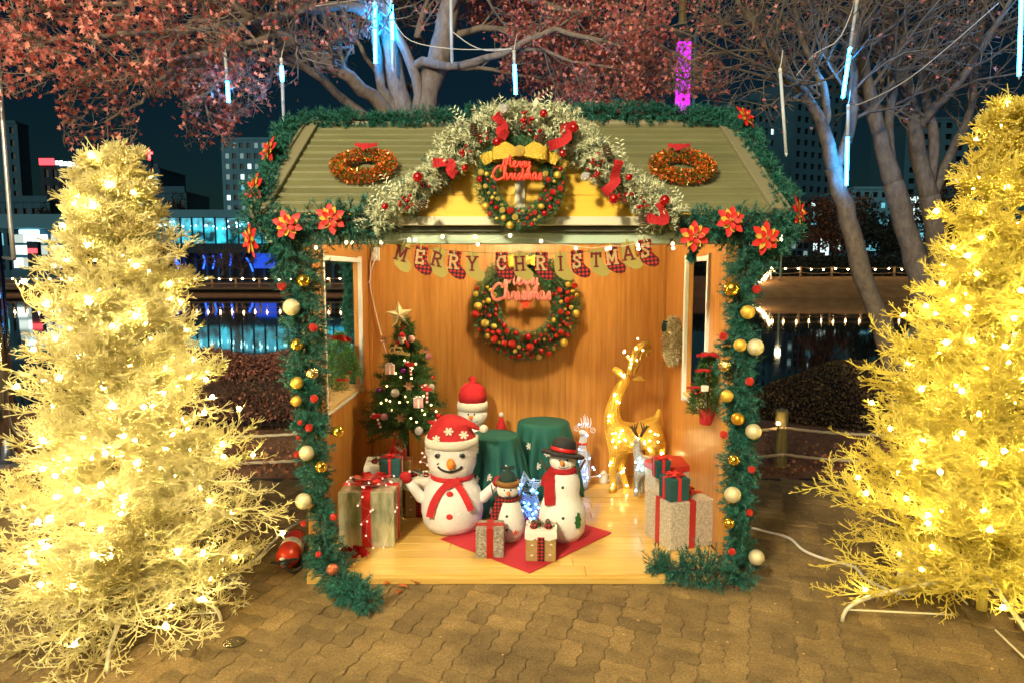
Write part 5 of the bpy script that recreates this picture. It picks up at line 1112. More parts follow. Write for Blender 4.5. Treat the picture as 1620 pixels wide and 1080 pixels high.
# ================================================================== THE TWO YELLOW WIRE TREES
def wire_tree(label, foot, H, Rb, seed, m, mb, nb, zmin=.22, topz=None):
    q = random.Random(seed); t = thing('lit_twig_tree', label, 'tree', tuple(foot)); A, Bq, ra, rb = [], [], [], []; ends = []
    foot = Vector(foot)
    b = B(); b.tube([(0, 0, .12), (0, 0, H*.6), (.01, 0, H*.985)], [.026, .02, .008], 10); obj('trunk', b, m, t)
    def sprig(p, d, L, r, lvl, n_):
        pts = [p]; d = d.normalized(); st = 3 if lvl else 2
        for i in range(st):
            d = (d + Vector((q.gauss(0, .24), q.gauss(0, .24), q.gauss(0, .18)+(.07 if lvl else .05)))).normalized(); pts.append(pts[-1]+d*L/st)
        for i in range(st): A.append(pts[i]); Bq.append(pts[i+1]); ra.append(r*(1-.35*i/st)); rb.append(r*(1-.35*(i+1)/st))
        if lvl == 0:
            e = pts[-1]
            for s_ in (-1, 1):
                dd = (d + Vector((q.gauss(0, .5), q.gauss(0, .5), q.gauss(.1, .4)))).normalized(); A.append(pts[1]); Bq.append(pts[1]+dd*L*q.uniform(.4, .7)); ra.append(r*.8); rb.append(r*.6)
            return
        for k in range(n_):
            u = .12+.88*(k+q.random())/n_; i = min(st-1, int(u*st)); base = pts[i].lerp(pts[i+1], u*st-i); s_ = 1 if k % 2 else -1
            side = d.cross(Vector((0, 0, 1))); side = side.normalized() if side.length > .1 else Vector((1, 0, 0))
            dd = d*.75 + side*s_*q.uniform(.4, .8) + Vector((0, 0, q.gauss(.05, .35)))
            sprig(base, dd, L*q.uniform(.26, .42)*(1.15-.5*u) if lvl == 2 else q.uniform(.035, .075), max(.0027, r*.68), lvl-1, 8)
    z = zmin
    while z < H*.97:
        f = (z-zmin)/(H-zmin); Rz = (Rb*(1-f)**.82 + .10)*(.84 + .20*abs(math.sin(z*PI/.34))); nbr = int(6 + 8*(1-f)); a0 = q.random()*6
        for k in range(nbr):
            a = a0 + 2*PI*k/nbr + q.gauss(0, .15); L = Rz*q.uniform(.72, 1.08); d = Vector((math.cos(a), math.sin(a), q.uniform(-.12, .22) + .25*f))
            if f < .05: d.z = q.uniform(-.28, .05)
            sprig(foot+Vector((0, 0, z+q.uniform(-.03, .03))), d, L*(.85 if f < .08 else 1), .0058, 2, 13)
        z += (.05 if int(z/.17) % 2 else .115) + .02*(1-f)
    for k in range(18):
        a = q.random()*6.28; sprig(foot+Vector((0, 0, H*.93)), Vector((math.cos(a), math.sin(a), q.uniform(.3, 1.4))), q.uniform(.12, .22), .005, 1, 6)
    Pn = lambda L_: np.array([tuple(v) for v in L_]); V, F = np_tubes(Pn(A), Pn(Bq), np.array(ra), np.array(rb), 4); npmesh('twigs', V, F, m, t, kind='stuff'); print('wire tree segs', len(A))
    # light string: bulbs wound through the crown
    pts = []
    for tries in range(20000):
        if len(pts) >= nb: break
        p = q.choice(A); r_ = math.hypot(p.x-foot.x, p.y-foot.y); f = max(0, min(.99, (p.z-foot.z-zmin)/(H-zmin)))
        if p.z < .16 or r_ < (Rb*(1-f)**.82+.10)*q.choice([.25, .55, .7]) or any((p-o_).length < .10 for o_ in pts): continue
        pts.append(p+Vector((0, 0, .012)))
    return t, pts
M_tw1 = mat('glow_tinted_pale_twig', (.94, .85, .42), .5, noise=(3, (1, 1, 1)), col2=(.96, .89, .52)); M_tw2 = mat('glow_tinted_twig', (.93, .79, .14), .5, noise=(3, (1, 1, 1)), col2=(.95, .83, .22))  # white twigs with the bulbs' yellow glow put into their colour
M_tb1 = emit('tree_bulb_warm', (1., .76, .26), 265.); M_tb2 = emit('tree_bulb_gold', (1., .76, .20), 290.)
for _m in (M_tw1, M_tw2):
    _nt, _bs = nodes_of(_m); _tr = _nt.nodes.new('ShaderNodeBsdfTranslucent'); _ms = _nt.nodes.new('ShaderNodeMixShader'); _ms.inputs[0].default_value = .48
    _nt.links.new(_bs.inputs['Base Color'].links[0].from_socket, _tr.inputs[0]); _o = [n_ for n_ in _nt.nodes if n_.type == 'OUTPUT_MATERIAL'][0]
    _nt.links.new(_bs.outputs[0], _ms.inputs[1]); _nt.links.new(_tr.outputs[0], _ms.inputs[2]); _nt.links.new(_ms.outputs[0], _o.inputs[0])
FL = Vector((-2.02, 3.52, 0)); FR = Vector((2.52, 3.5, 0))
tL, pL = wire_tree('pale yellow lit twig tree standing left of the booth', FL, 2.52, .69, 41, M_tw1, None, 165, zmin=.15)
bulbs('tree_light_string', 'string of warm bulbs wound through the left twig tree', sorted(pL, key=lambda p: p.z), .0105, M_tb1, wire=False, cat='string lights')
tR, pR = wire_tree('saturated yellow lit twig tree standing right of the booth', FR, 2.80, .72, 42, M_tw2, None, 165, zmin=.26)
bulbs('tree_light_string', 'string of golden bulbs wound through the right twig tree', sorted(pR, key=lambda p: p.z), .0105, M_tb2, wire=False, cat='string lights')
M_leg = mat('cream_tube', (.72, .66, .42), .5)
def stand(t, foot, angs, L, h):
    for a in angs:
        d = Vector((math.cos(a), math.sin(a), 0)); b = B()
        b.tube(resample([(0, 0, h), d*L*.5+Vector((0, 0, h*.70)), d*L*.86+Vector((0, 0, h*.42)), d*L*.98+Vector((0, 0, h*.20)), d*L+Vector((0, 0, .0))], .03), .011, 8); obj('stand_leg', b, M_leg, t, smooth=True)
        b = B(); b.tube([d*L*.97+Vector((0, 0, h*.22)), d*L*.2+Vector((0, 0, h*.25))], .005, 6); obj('brace', b, M_leg, t)
stand(tR, FR, (math.radians(172), math.radians(262), math.radians(352), math.radians(82)), .70, .32)
stand(tL, FL, (math.radians(190), math.radians(280), math.radians(10), math.radians(100)), .42, .26)
for (px, py, sx, lab) in ((1468, 935, .22, 'cream plastic control box beside the right twig tree stand'), (258, 945, .20, 'cream plastic control box half hidden in the left twig tree')):
    g_ = G(px, py, 0); t = thing('control_box', lab, 'box', tuple(g_+Vector((0, .08, 0))), .35); b = B(); b.cbox((0, 0, .11), (sx, .17, .22), .012); obj('case', b, M_leg, t); b = B(); b.cbox((0, 0, .222), (sx+.012, .182, .016), .004); obj('lid', b, M_leg, t)
# ground cables
for i, (pts, lab) in enumerate((([G(485, 822, .01), G(455, 836, .012), G(430, 858, .012), G(412, 878, .012), G(392, 895, .012), G(360, 915, .012)], 'grey cable running from the booth to the left twig tree'), ([G(1185, 833, .01), G(1212, 840, .012), G(1248, 850, .012), G(1272, 870, .012), G(1310, 885, .012), G(1350, 895, .012), G(1370, 915, .012), G(1412, 935, .012), G(1440, 940, .02)], 'cream cable snaking over the paving to the right twig tree'))):
    b = B(); b.tube(resample(pts, .03), .0095, 6); tag(obj('ground_cable', b, M_wire, smooth=True), lab, 'cable', 'cables on the paving')
# ================================================================== THINGS IN THE BOOTH
M_fleece = mat('white_fleece', (.80, .78, .72), .9, bump=(90, .5), sheen=.4)
M_knit = mat('white_knit', (.72, .68, .56), .9, bump=(140, .8), sheen=.4)
M_mesh = mat('white_mesh_cloth', (.78, .76, .72), .85, bump=(60, .7))
M_orange = mat('orange_felt', (.85, .24, .02), .6); M_eye = mat('black_bead', (.01, .01, .012), .25)
M_brownf = mat('brown_fur', (.22, .10, .02), .95, bump=(140, .8)); M_greenf = mat('dark_green_knit', (.012, .035, .03), .9, bump=(140, .6)); M_stick = mat('stick_brown', (.08, .045, .02), .9)
M_pattern = M_plaid
def floor_at(px, py, dy=0.): 
    g_ = G(px, py, DZ); return Vector((g_.x, g_.y+dy, DZ))
def fur(b_pts, n, L, m, parent, w=.0025):
    pass
def ringpts(r, z, n=20, ell=(1, 1)): return [Vector((r*ell[0]*math.cos(2*PI*k/n), r*ell[1]*math.sin(2*PI*k/n), z)) for k in range(n)]
def snowflake(c, nrm, s_, parent, m, roll=0.):
    z = Vector(nrm).normalized(); x = Vector((0, 0, 1)).cross(z); x = x.normalized() if x.length > .01 else Vector((1, 0, 0)); y = z.cross(x); M = Matrix((x, y, z)).transposed() @ Matrix.Rotation(roll, 3, 'Z'); b = B()
    for k in range(6):
        Rk = M @ Matrix.Rotation(k*PI/3, 3, 'Z'); h = .0008+.00012*k
        for (a_, c_) in (((0, 0), (s_, 0)), ((s_*.55, 0), (s_*.8, s_*.25)), ((s_*.55, 0), (s_*.8, -s_*.25)), ((s_*.3, 0), (s_*.48, s_*.2)), ((s_*.3, 0), (s_*.48, -s_*.2))):
            a_, c_ = Vector((*a_, h)), Vector((*c_, h)); d = (c_-a_).normalized(); n_ = Vector((-d.y, d.x, 0))*s_*.075; up = Vector((0, 0, .0015)); h += .00005
            b.add([Rk @ v + Vector(c) for v in (a_-n_, c_-n_, c_+n_, a_+n_, a_-n_+up, c_-n_+up, c_+n_+up, a_+n_+up)], [(4, 5, 6, 7), (0, 1, 5, 4), (2, 3, 7, 6), (1, 2, 6, 5), (3, 0, 4, 7)])
    return obj('snowflake', b, m, parent)
def dot(c, r, m, parent, nm, flat=.45): b = B(); b.sph(c, r, 12, 8, (1, flat, 1)); return obj(nm, b, m, parent, smooth=True)
# ---- big mesh snowman
p0 = floor_at(712, 850, .20)
t = thing('snowman', 'large snowman in a red snowflake hat with both arms raised', 'snowman', tuple(p0)); t.scale = (1.04, 1.04, .925); MW[t.name] = Matrix.Translation(p0) @ Matrix.Diagonal((1.04, 1.04, .925, 1))
b = B(); b.lathe([(.14, 0), (.178, .015), (.207, .07), (.219, .15), (.215, .23), (.195, .32), (.155, .395), (.115, .43)], 36, fn=lambda r, z, a: r*(1+.012*math.sin(z*150)+.006*math.sin(a*11))); obj('body', b, M_mesh, t, smooth=True)
b = B(); b.lathe([(.11, .41), (.145, .45), (.168, .52), (.172, .59), (.168, .65), (.165, .70)], 36, fn=lambda r, z, a: r*(1+.010*math.sin(z*170)+.005*math.sin(a*13))); obj('head', b, M_mesh, t, smooth=True)
b = B(); b.lathe([(.160, .668), (.180, .672), (.186, .70), (.182, .732), (.160, .74)], 36); obj('hat_band', b, M_knit, t, smooth=True)
n = 2600; a = NR.uniform(0, 2*PI, n); z = NR.uniform(.60, .74, n); pos = np.stack([.184*np.cos(a), .184*np.sin(a), z*.925], 1) + np.array(p0); d = np.stack([np.cos(a), np.sin(a), NR.normal(0, .5, n)], 1)
V, F = np_needles(pos, d, NR.uniform(.008, .02, n), .0022); npmesh('fluff', V, F, M_knit, t, kind='stuff')
b = B(); cs = []; steps = 14
for k in range(steps+1):   # slouching cap swept to the right
    u = k/steps; cx = .0 + .20*u**2.1; cz_ = .728 + .155*math.sin(min(1, u*1.28)*PI*.5) - .085*max(0, u-.45)**1.3*2.2; rr = .163*(1-u)**.62*(1-.1*u)+.012; tl = u*1.25
    cs.append([Vector((cx + rr*math.cos(2*PI*j/24)*math.cos(tl), rr*math.sin(2*PI*j/24)*(1-.1*u), cz_ - rr*math.cos(2*PI*j/24)*math.sin(tl)*.75)) for j in range(24)])
vv = [v for r_ in cs for v in r_]; fs = [(i*24+j, i*24+(j+1) % 24, (i+1)*24+(j+1) % 24, (i+1)*24+j) for i in range(steps) for j in range(24)]; fs.append(tuple(steps*24+j for j in range(24)))
b.add(vv, fs); cap_ = obj('hat', b, M_red, t, smooth=True)
b = B(); b.sph(Vector((.222, -.0, .795)), .032, 12, 9); obj('pompom', b, M_knit, t, smooth=True)
for (x, y, z_, s_) in ((-.005, -.150, .815, .034), (.095, -.135, .785, .034), (-.09, -.150, .758, .030)): snowflake(Vector((x, y-.012, z_)), (x*2, -1, .45), s_, t, M_knit, rnd(0, 1))
for x in (-.083, .083): dot((x, -.154, .625), .020, M_eye, t, 'eye')
b = B(); b.sph((0.008, -.185, .570), .029, 12, 9, (1, 1.3, 1.5)); obj('nose', b, M_orange, t, smooth=True)
b = B(); b.tube([Vector((.085*math.sin(u), -.172-.0*math.cos(u)+.02*abs(math.sin(u))*.9, .555-.055*math.cos(u)+.006)) for u in [k*.157-1.25 for k in range(17)]], .0085, 6); b.tube([(-.088, -.152, .558), (-.074, -.155, .568)], .005, 5); obj('mouth', b, M_black, t, smooth=True)
M_scarf = mat('red_mesh_scarf', (.62, .02, .025), .7, bump=(220, .8))
b = B(); b.tube([v+Vector((0, 0, .0)) for v in ringpts(.128, .425)], .026, 8, closed=True); obj('scarf_loop', b, M_scarf, t, smooth=True)
def strip(pts, w, m, parent, nm, th=.006): return ribbon([wm(parent) @ Vector(p) for p in pts], w, parent, m, nm)
strip([(.01, -.16, .43), (-.06, -.185, .36), (-.11, -.212, .27), (-.135, -.214, .17)], .052, M_scarf, t, 'scarf_tail'); strip([(.03, -.16, .43), (.085, -.195, .36), (.125, -.214, .28), (.145, -.215, .225)], .048, M_scarf, t, 'scarf_tail')
for s_ in (-1, 1): strip([(.015, -.175, .42), (.015+s_*.03, -.186, .42+s_*.018), (.015+s_*.05, -.18, .42+s_*.03)], .05, M_scarf, t, 'bow_loop')
for z_, y in ((.345, -.198), (.175, -.220)): dot((0, y, z_), .0225, mat('red_felt', (.62, .03, .025), .85), t, 'button', .3)
for s_, (pxa, pya), (pxb, pyb) in ((-1, (668, 782), (648, 752)), (1, (762, 782), (783, 758))):
    a_ = P(pxa, pya, p0.y-.02)-p0; c_ = P(pxb, pyb, p0.y-.06)-p0; b = B(); b.tube([a_-Vector((s_*.05, 0, .02)), a_, (a_+c_)/2, c_], [.045, .042, .036, .03], 10); obj('arm', b, M_fleece, t, smooth=True)
    d = (c_-a_).normalized(); b = B(); b.tube([c_-d*.012, c_+d*.025, c_+d*.06, c_+d*.075], [.031, .038, .034, .012], 10); b.tube([c_+d*.02, c_+d*.045+Vector((-s_*.036, 0, .02))], [.014, .012], 7); obj('mitten', b, M_red, t, smooth=True)
# ---- small snowman
p0 = floor_at(803, 861, .11); t = thing('snowman', 'smallest snowman with a dark green cap and striped scarf', 'snowman', tuple(p0))
b = B(); b.lathe([(.06, 0), (.09, .008), (.113, .06), (.118, .12), (.108, .19), (.085, .26), (.06, .305)], 28); obj('body', b, M_fleece, t, smooth=True)
b = B(); b.sph((0, 0, .355), .074, 20, 14, (1.02, .95, .95)); obj('head', b, M_fleece, t, smooth=True)
b = B(); b.tube(ringpts(.070, .405), .020, 8, closed=True); obj('hat_band', b, M_brownf, t, smooth=True)
b = B(); b.lathe([(.068, .405), (.064, .44), (.045, .475), (.016, .49), (.012, .50)], 18); obj('hat', b, M_greenf, t, smooth=True)
for s_ in (-1, 1): strip([(0, 0, .498), (s_*.03, -.004, .512), (s_*.05, -.002, .505)], .028, M_greenf, t, 'hat_tie')
for x in (-.022, .022): dot((x, -.068, .37), .006, M_eye, t, 'eye')
b = B(); b.sph((.004, -.078, .352), .013, 10, 8, (1, 1.4, 1.2)); obj('nose', b, M_orange, t, smooth=True)
b = B(); b.tube([Vector((.026*math.sin(u), -.069, .338-.014*math.cos(u))) for u in [k*.25-1.2 for k in range(11)]], .0018, 5); obj('mouth', b, M_black, t)
b = B(); b.tube(ringpts(.066, .300), .019, 8, closed=True); obj('scarf_loop', b, M_plaid, t, smooth=True)
strip([(-.05, -.06, .30), (-.075, -.085, .25), (-.095, -.10, .18), (-.105, -.10, .13)], .055, M_plaid, t, 'scarf_tail')
for z_, y in ((.20, -.108), (.11, -.12)): dot((-.005, y, z_), .0095, mat('dark_button', (.02, .03, .02), .4), t, 'button', .3)
b = B(); b.prism([(x*.36, z_*.36) for x, z_ in star], .004, Matrix.Rotation(.5, 3, 'Z'), (.055, -.108, .085)); obj('star_patch', b, mat('orange_patch', (.75, .10, .02), .8), t)
for s_ in (-1, 1):
    b = B(); b.tube([(s_*.07, -.0, .25), (s_*.10, -.02, .33), (s_*.115, -.03, .40)], [.007, .006, .004], 6); b.tube([(s_*.103, -.02, .34), (s_*.085, -.02, .375)], .003, 5); obj('stick_arm', b, M_stick, t)
# ---- tall snowman with black hat
p0 = floor_at(892, 863, .15); t = thing('snowman', 'tall slim snowman with a black brimmed hat and red scarf', 'snowman', tuple(p0))
b = B(); b.lathe([(.08, 0), (.12, .008), (.155, .06), (.166, .14), (.158, .22), (.132, .285), (.116, .32), (.122, .37), (.120, .42), (.10, .47), (.07, .50)], 32); obj('body', b, M_fleece, t, smooth=True)
b = B(); b.sph((.0, 0, .555), .092, 22, 14, (1.0, .95, .88)); obj('head', b, M_fleece, t, smooth=True)
Mh = Matrix.Rotation(math.radians(10), 3, 'Y') @ Matrix.Rotation(math.radians(-8), 3, 'X')
b = B(); b.lathe([(.085, -.004), (.145, -.012), (.150, -.004), (.145, .006), (.088, .012)], 30, (0, 0, .605), Mh, fn=lambda r, z, a: r*(1+.05*math.sin(a*2+1)) if r > .1 else r); obj('hat_brim', b, M_black, t, smooth=True)
b = B(); b.lathe([(.086, .0), (.086, .05), (.078, .085), (.05, .105), (.005, .11)], 26, (0, 0, .61), Mh); obj('hat_crown', b, M_black, t, smooth=True)
b = B(); b.lathe([(.0875, .012), (.0895, .014), (.0895, .036), (.087, .038)], 26, (0, 0, .61), Mh); obj('hat_ribbon', b, M_redsat, t, smooth=True)
for x in (-.028, .024): dot((x, -.083, .580), .0075, M_eye, t, 'eye')
b = B(); b.sph((-.012, -.094, .562), .016, 10, 8, (1, 1.4, 1.1)); obj('nose', b, M_orange, t, smooth=True)
b = B(); b.tube([Vector((-.002+.038*math.sin(u), -.086+.006*abs(u), .542-.018*math.cos(u))) for u in [k*.25-1.2 for k in range(11)]], .0018, 5); obj('mouth', b, M_black, t)
b = B(); b.tube(ringpts(.078, .492), .022, 8, closed=True); obj('scarf_loop', b, M_red, t, smooth=True)
strip([(-.06, -.07, .49), (-.095, -.105, .44), (-.10, -.125, .36), (-.095, -.13, .28)], .072, M_red, t, 'scarf_tail'); strip([(-.06, -.05, .50), (-.115, -.08, .46), (-.13, -.09, .40)], .06, M_red, t, 'scarf_tail')
for z_, y in ((.40, -.120), (.20, -.163)): dot((-.008, y, z_), .0105, mat('dark_button', (.02, .03, .02), .4), t, 'button', .3)
b = B(); Ml = Matrix.Rotation(.62, 3, 'Z'); b.prism([(-.02, -.05), (.012, -.055), (.022, -.03), (.016, -.01), (.026, .005), (.014, .025), (.012, .05), (-.006, .06), (-.012, .035), (-.028, .03), (-.022, .005), (-.034, -.01), (-.022, -.025)], .004, Ml, (.098, -.139, .175)); obj('holly_patch', b, mat('green_felt', (.02, .14, .03), .85), t)
for s_ in (-1, 1): b = B(); b.tube([(s_*.08, -.03, .46), (s_*.12, -.06, .52), (s_*.15, -.06, .58)], [.009, .008, .006], 6); obj('stick_arm', b, M_stick, t)
# ---- plush snowman behind the table
p0 = Vector((P(748, 700, 5.82).x, 5.82, DZ)); t = thing('snowman', 'snowman doll with dotted red cap behind the green tables', 'snowman', tuple(p0)); t.scale = (1, 1, 1.03)
b = B(); b.lathe([(.13, 0), (.17, .02), (.175, .2), (.15, .4), (.09, .52)], 24); obj('body', b, M_fleece, t, smooth=True)
b = B(); b.sph((0, 0, .615), .130, 22, 14, (1, .95, .88)); obj('head', b, M_fleece, t, smooth=True)
b = B(); b.lathe([(.115, .655), (.132, .66), (.134, .70), (.128, .725), (.11, .73)], 26); obj('hat_band', b, M_knit, t, smooth=True)
M_dots = mat('dotted_red', (.50, .012, .02), .85, bump=(120, .6)); b = B(); b.lathe([(.118, .725), (.122, .78), (.105, .84), (.06, .88), (.025, .89), (.035, .92), (.012, .94)], 26, fn=lambda r, z, a: r*(1+.02*math.sin(a*9))); obj('hat', b, M_dots, t, smooth=True)
for x in (-.03, .022): dot((x, -.122, .64), .008, M_eye, t, 'eye')
b = B(); b.sph((-.008, -.135, .618), .019, 10, 8); obj('nose', b, M_orange, t, smooth=True)
b = B(); b.tube([Vector((.06*math.sin(u), -.122+.012*abs(u), .600-.03*math.cos(u))) for u in [k*.25-.2 for k in range(6)]], .002, 5); obj('mouth', b, M_black, t)
p0 = Vector((P(793, 700, 5.9).x, 5.9, DZ)); t = thing('gnome_doll', 'small red-capped doll peeping over the left green table', 'doll', tuple(p0))
b = B(); b.lathe([(.07, 0), (.08, .03), (.06, .3), (.05, .42)], 16); obj('body', b, M_knit, t, smooth=True)
b = B(); b.lathe([(.06, .40), (.045, .5), (.02, .585), (.008, .60)], 16); obj('hat', b, M_red, t, smooth=True); b = B(); b.sph((0, 0, .615), .023, 12, 8); obj('pompom', b, M_knit, t, smooth=True)
# ---- cloth-covered tables
M_cloth = mat('teal_tablecloth', (.004, .085, .068), .75, noise=(3, (1, 1, 1)), col2=(.006, .11, .085), bump=(200, .2))
def table(px, ytop, Y, r, zt, label, seed, flakes):
    p0 = Vector((P(px, ytop, Y).x, Y, DZ)); t = thing('covered_table', label, 'table', tuple(p0)); h = zt-DZ
    def fn(rr, z, a):
        k = max(0, min(1, (h-.03-z)/(h))); return rr*(1 + min(1, k*4)**.8*(.065+.11*k)*(math.sin(a*13+seed+.8*math.sin(a*3))+.45*math.sin(a*7+2*seed)))
    prof = [(.002, h), (r*.6, h), (r*.97, h), (r*1.0, h-.008), (r*1.02, h-.03)] + [(r*(1.03+.38*u**1.0), h-.03-(h-.05)*u) for u in [k/10 for k in range(1, 11)]]
    b = B(); b.lathe(list(reversed(prof)), 156, fn=fn); obj('tablecloth', b, M_cloth, t, smooth=True)  # pleated skirt
    b = B(); b.lathe([(r*.9, h-.02), (r*.9, h-.006), (.01, h-.004)], 24); obj('tabletop', b, M_sill, t); b = B(); b.tube([(0, 0, 0), (0, 0, h-.02)], .03, 8); obj('leg', b, M_sill, t)
    for (a, u) in flakes:
        z = h-.03-(h-.05)*u; rr = fn(r*(1.03+.38*u**1.0), z, a)+.010; snowflake(Vector((rr*math.cos(a), rr*math.sin(a), z)), (math.cos(a), math.sin(a), .3), .030, t, M_knit, rnd(0, 1))
table(783, 683, 5.25, .185, .655, 'round table under a teal snowflake cloth, the nearer of two', .4, ((-1.9, .75), (-1.65, .92), (-1.4, .5), (-1.1, .35), (-1.2, .8), (-2.2, .5), (-.8, .62), (-1.75, .45), (-2.3, .88)))
table(860, 668, 5.62, .215, .675, 'round table under a teal snowflake cloth, nearer the back wall', 1.7, ((-2.1, .22), (-1.5, .30), (-1.8, .5), (-1.0, .42), (-2.3, .62), (-.75, .7), (-1.35, .62)))
# ---- red mat
c_ = [G(838, 907, DZ), G(968, 843, DZ), None, G(697, 853, DZ)]; c_[2] = c_[1]+c_[3]-c_[0]; b = B(); vv = [Vector(q)+Vector((0, 0, .0035)) for q in c_]; b.add(vv+[v+Vector((0, 0, .004)) for v in vv], [(4, 5, 6, 7), (0, 1, 5, 4), (1, 2, 6, 5), (2, 3, 7, 6), (3, 0, 4, 7), (3, 2, 1, 0)])
tag(obj('floor_mat', b, mat('red_glitter_felt', (.42, .006, .018), .8, noise=(160, (1, 1, 1)), col2=(.52, .03, .04), bump=(300, .4))), 'red square mat laid cornerwise under the snowmen', 'mat')
# ---- gifts
M_holo = mat('gold_foil_paper', (.86, .80, .58), .18, metal=.55, noise=(6, (3, 1.5, .8)), col2=(.34, .36, .16), bump=(14, .35))
M_glitbox = mat('champagne_glitter', (.86, .79, .64), .42, metal=.2, noise=(85, (1, 1, 1)), col2=(.42, .35, .24), bump=(220, 1.))
M_seq = mat('silver_sequin', (.68, .63, .52), .4, metal=.55, noise=(70, (1, 1, 1)), col2=(.14, .11, .08), bump=(160, 1.))
def gift(name, label, c, size, rz, m, rib, ribw=.05, bows=True, lid=None, cat='gift box', ribbons=(0, 1), bow_s=.08):
    t = thing(name, label, cat, tuple(c), rz); w, d, h = size
    b = B(); b.cbox((0, 0, h/2), (w, d, h), .005); obj('box', b, m, t)
    if lid: b = B(); b.cbox((0, 0, h-.018), (w+.008, d+.008, .04), .004); obj('lid', b, lid, t)
    e = .003 if not lid else .0065
    if 0 in ribbons: b = B(); b.cbox((0, 0, h/2+e/2), (ribw, d+2*e, h+e), .0015); obj('ribbon', b, rib, t)
    if 1 in ribbons: b = B(); b.cbox((0, 0, h/2+e/2+.0007), (w+2*e+.0015, ribw, h+e+.0012), .0015); obj('ribbon', b, rib, t)
    if bows:
        T_ = wm(t)
        for k in range(6):
            a = k*PI/3; q = Vector((math.cos(a), math.sin(a), 0)); b = B(); vv = []
            for j in range(9):
                u = 2*PI*j/8; x = bow_s*(.5-.5*math.cos(u)); z_ = h+.004+bow_s*.32*math.sin(u/2)**2+bow_s*.20*math.sin(u); n_ = Vector((-q.y, q.x, 0))*bow_s*.22
                vv += [q*x+n_+Vector((0, 0, z_)), q*x-n_+Vector((0, 0, z_))]
            b.add(vv, [(2*j, 2*j+1, 2*j+3, 2*j+2) for j in range(8)]); obj('bow_loop', b, rib, t, smooth=True)
    return t
def bottom(px, py, rz=0): return G(px, py, DZ)
# gold foil gift at the left
g_ = G(580, 866, DZ); gw = (625-537)/FPX*(g_.y*_c+1.86*_s)
g1 = gift('gold_gift', 'big gold foil gift with red ribbon at the left wall', (g_.x, g_.y+.19, DZ), (gw, .36, .385), 0, M_holo, M_redsat, .062, bow_s=.13, ribbons=(0, 1))
q = Vector((g_.x, g_.y-.012, DZ)); fl = [q+Vector((-.01+rnd(-.03, .03), -.0, .36)), q+Vector((-.05, 0, .30)), q+Vector((.035, 0, .26)), q+Vector((.05, 0, .27)), q+Vector((-.03, 0, .17)), q+Vector((.01, 0, .19)), q+Vector((.0, 0, .09)), q+Vector((.05, -.01, .01)), q+Vector((.12, -.01, .01)), q+Vector((.20, .0, .26)), q+Vector((.205, .05, .27))]
fl += [q+Vector((rnd(-.16, .16), rnd(.05, .3), .395+rnd(0, .05))) for _ in range(12)]
bulbs('fairy_lights', 'pinkish white fairy lights draped over the gold gift', fl, .0068, emit('pink_bulb', (1., .50, .36), 1.5), wm_=M_wire, wr=.0006)
# cream snowy boxes with teal box and red bag behind it
M_snow = mat('cream_icing', (.78, .73, .62), .85, bump=(60, .5)); M_burlap = mat('burlap', (.36, .22, .07), .95, noise=(40, (1, 1, 1)), col2=(.46, .30, .11), bump=(260, .6))
def snowbox(name, label, c, w, h, rz, deco=True):
    t = thing(name, label, 'gift box', tuple(c), rz); b = B(); b.cbox((0, 0, h*.44), (w, w, h*.88), .008); obj('box', b, M_burlap, t)
    b = B(); n_ = 40; top = []; bot = []
    for k in range(n_):
        a = 2*PI*k/n_+PI/4; s_ = 1/max(abs(math.cos(a-PI/4)), abs(math.sin(a-PI/4))); x, y = math.cos(a-PI/4)*s_*w*.53, math.sin(a-PI/4)*s_*w*.53
        top.append((x*.97, y*.97, h)); bot.append((x, y, h*.80 - h*.16*abs(math.sin(k*.9))*(.4+.6*abs(math.sin(k*.37)))))
    mid = [(x, y, h*.94) for x, y, _ in bot]; b.add(top+mid+bot, [tuple(range(n_))]+[(n_+k, n_+(k+1) % n_, (k+1) % n_, k) for k in range(n_)]+[(2*n_+k, 2*n_+(k+1) % n_, n_+(k+1) % n_, n_+k) for k in range(n_)]); obj('icing_lid', b, M_snow, t, smooth=False)
    b = B(); b.cbox((0, -w/2-.003, h*.42), (w*.24, .006, h*.82), .001); obj('plaid_band', b, M_plaid, t)
    for (x, z_) in ((-.3, .22), (.3, .25), (-.28, .55), (.34, .58)): b = B(); b.sph((x*w, -w/2-.001, z_*h), w*.035, 8, 6, (1.5, .4, .8)); obj('snow_dab', b, M_snow, t, smooth=True)
    if deco:
        for k in range(7):
            b = B(); b.sph((rnd(-.3, .3)*w, rnd(-.3, .1)*w, h+.012), .008, 8, 6); obj('berry', b, M_redgloss, t, smooth=True)
        for s_ in (-1, 1): b = B(); b.sph((s_*w*.24, -w*.25, h+.016), .022, 10, 8, (1.2, .8, .9)); obj('plaid_bow', b, M_plaid, t, smooth=True)
        wc = wm(t) @ Vector((0, 0, h+.012)); n_ = 260; pp = np.array(wc) + NR.normal(size=(n_, 3))*np.array([w*.26, w*.16, .004]); V, F = np_needles(pp, NR.normal(size=(n_, 3))+np.array([0, 0, .6]), .03, .003); npmesh('fir_sprigs', V, F, M_needle2, t, kind='stuff')
        for k in range(3): cone(wc+Vector((rnd(-.05, .05), -.01, .014)), .016, t, rnd(-1, 1))
    return t
snowbox('snowy_gift', 'cream iced burlap gift on the red mat with plaid band and pine cones', (G(857, 889, DZ).x, G(857, 889, DZ).y+.10, DZ), .195, .205, -.06)
snowbox('snowy_gift', 'cream iced gift behind the gold foil gift under the little tree', (P(607, 760, 5.10).x, 5.12, DZ), .26, .42, .1)
snowbox('snowy_gift', 'cream iced gift half hidden behind the large snowman', (P(664, 770, 5.15).x, 5.15, DZ), .22, .30, .1)
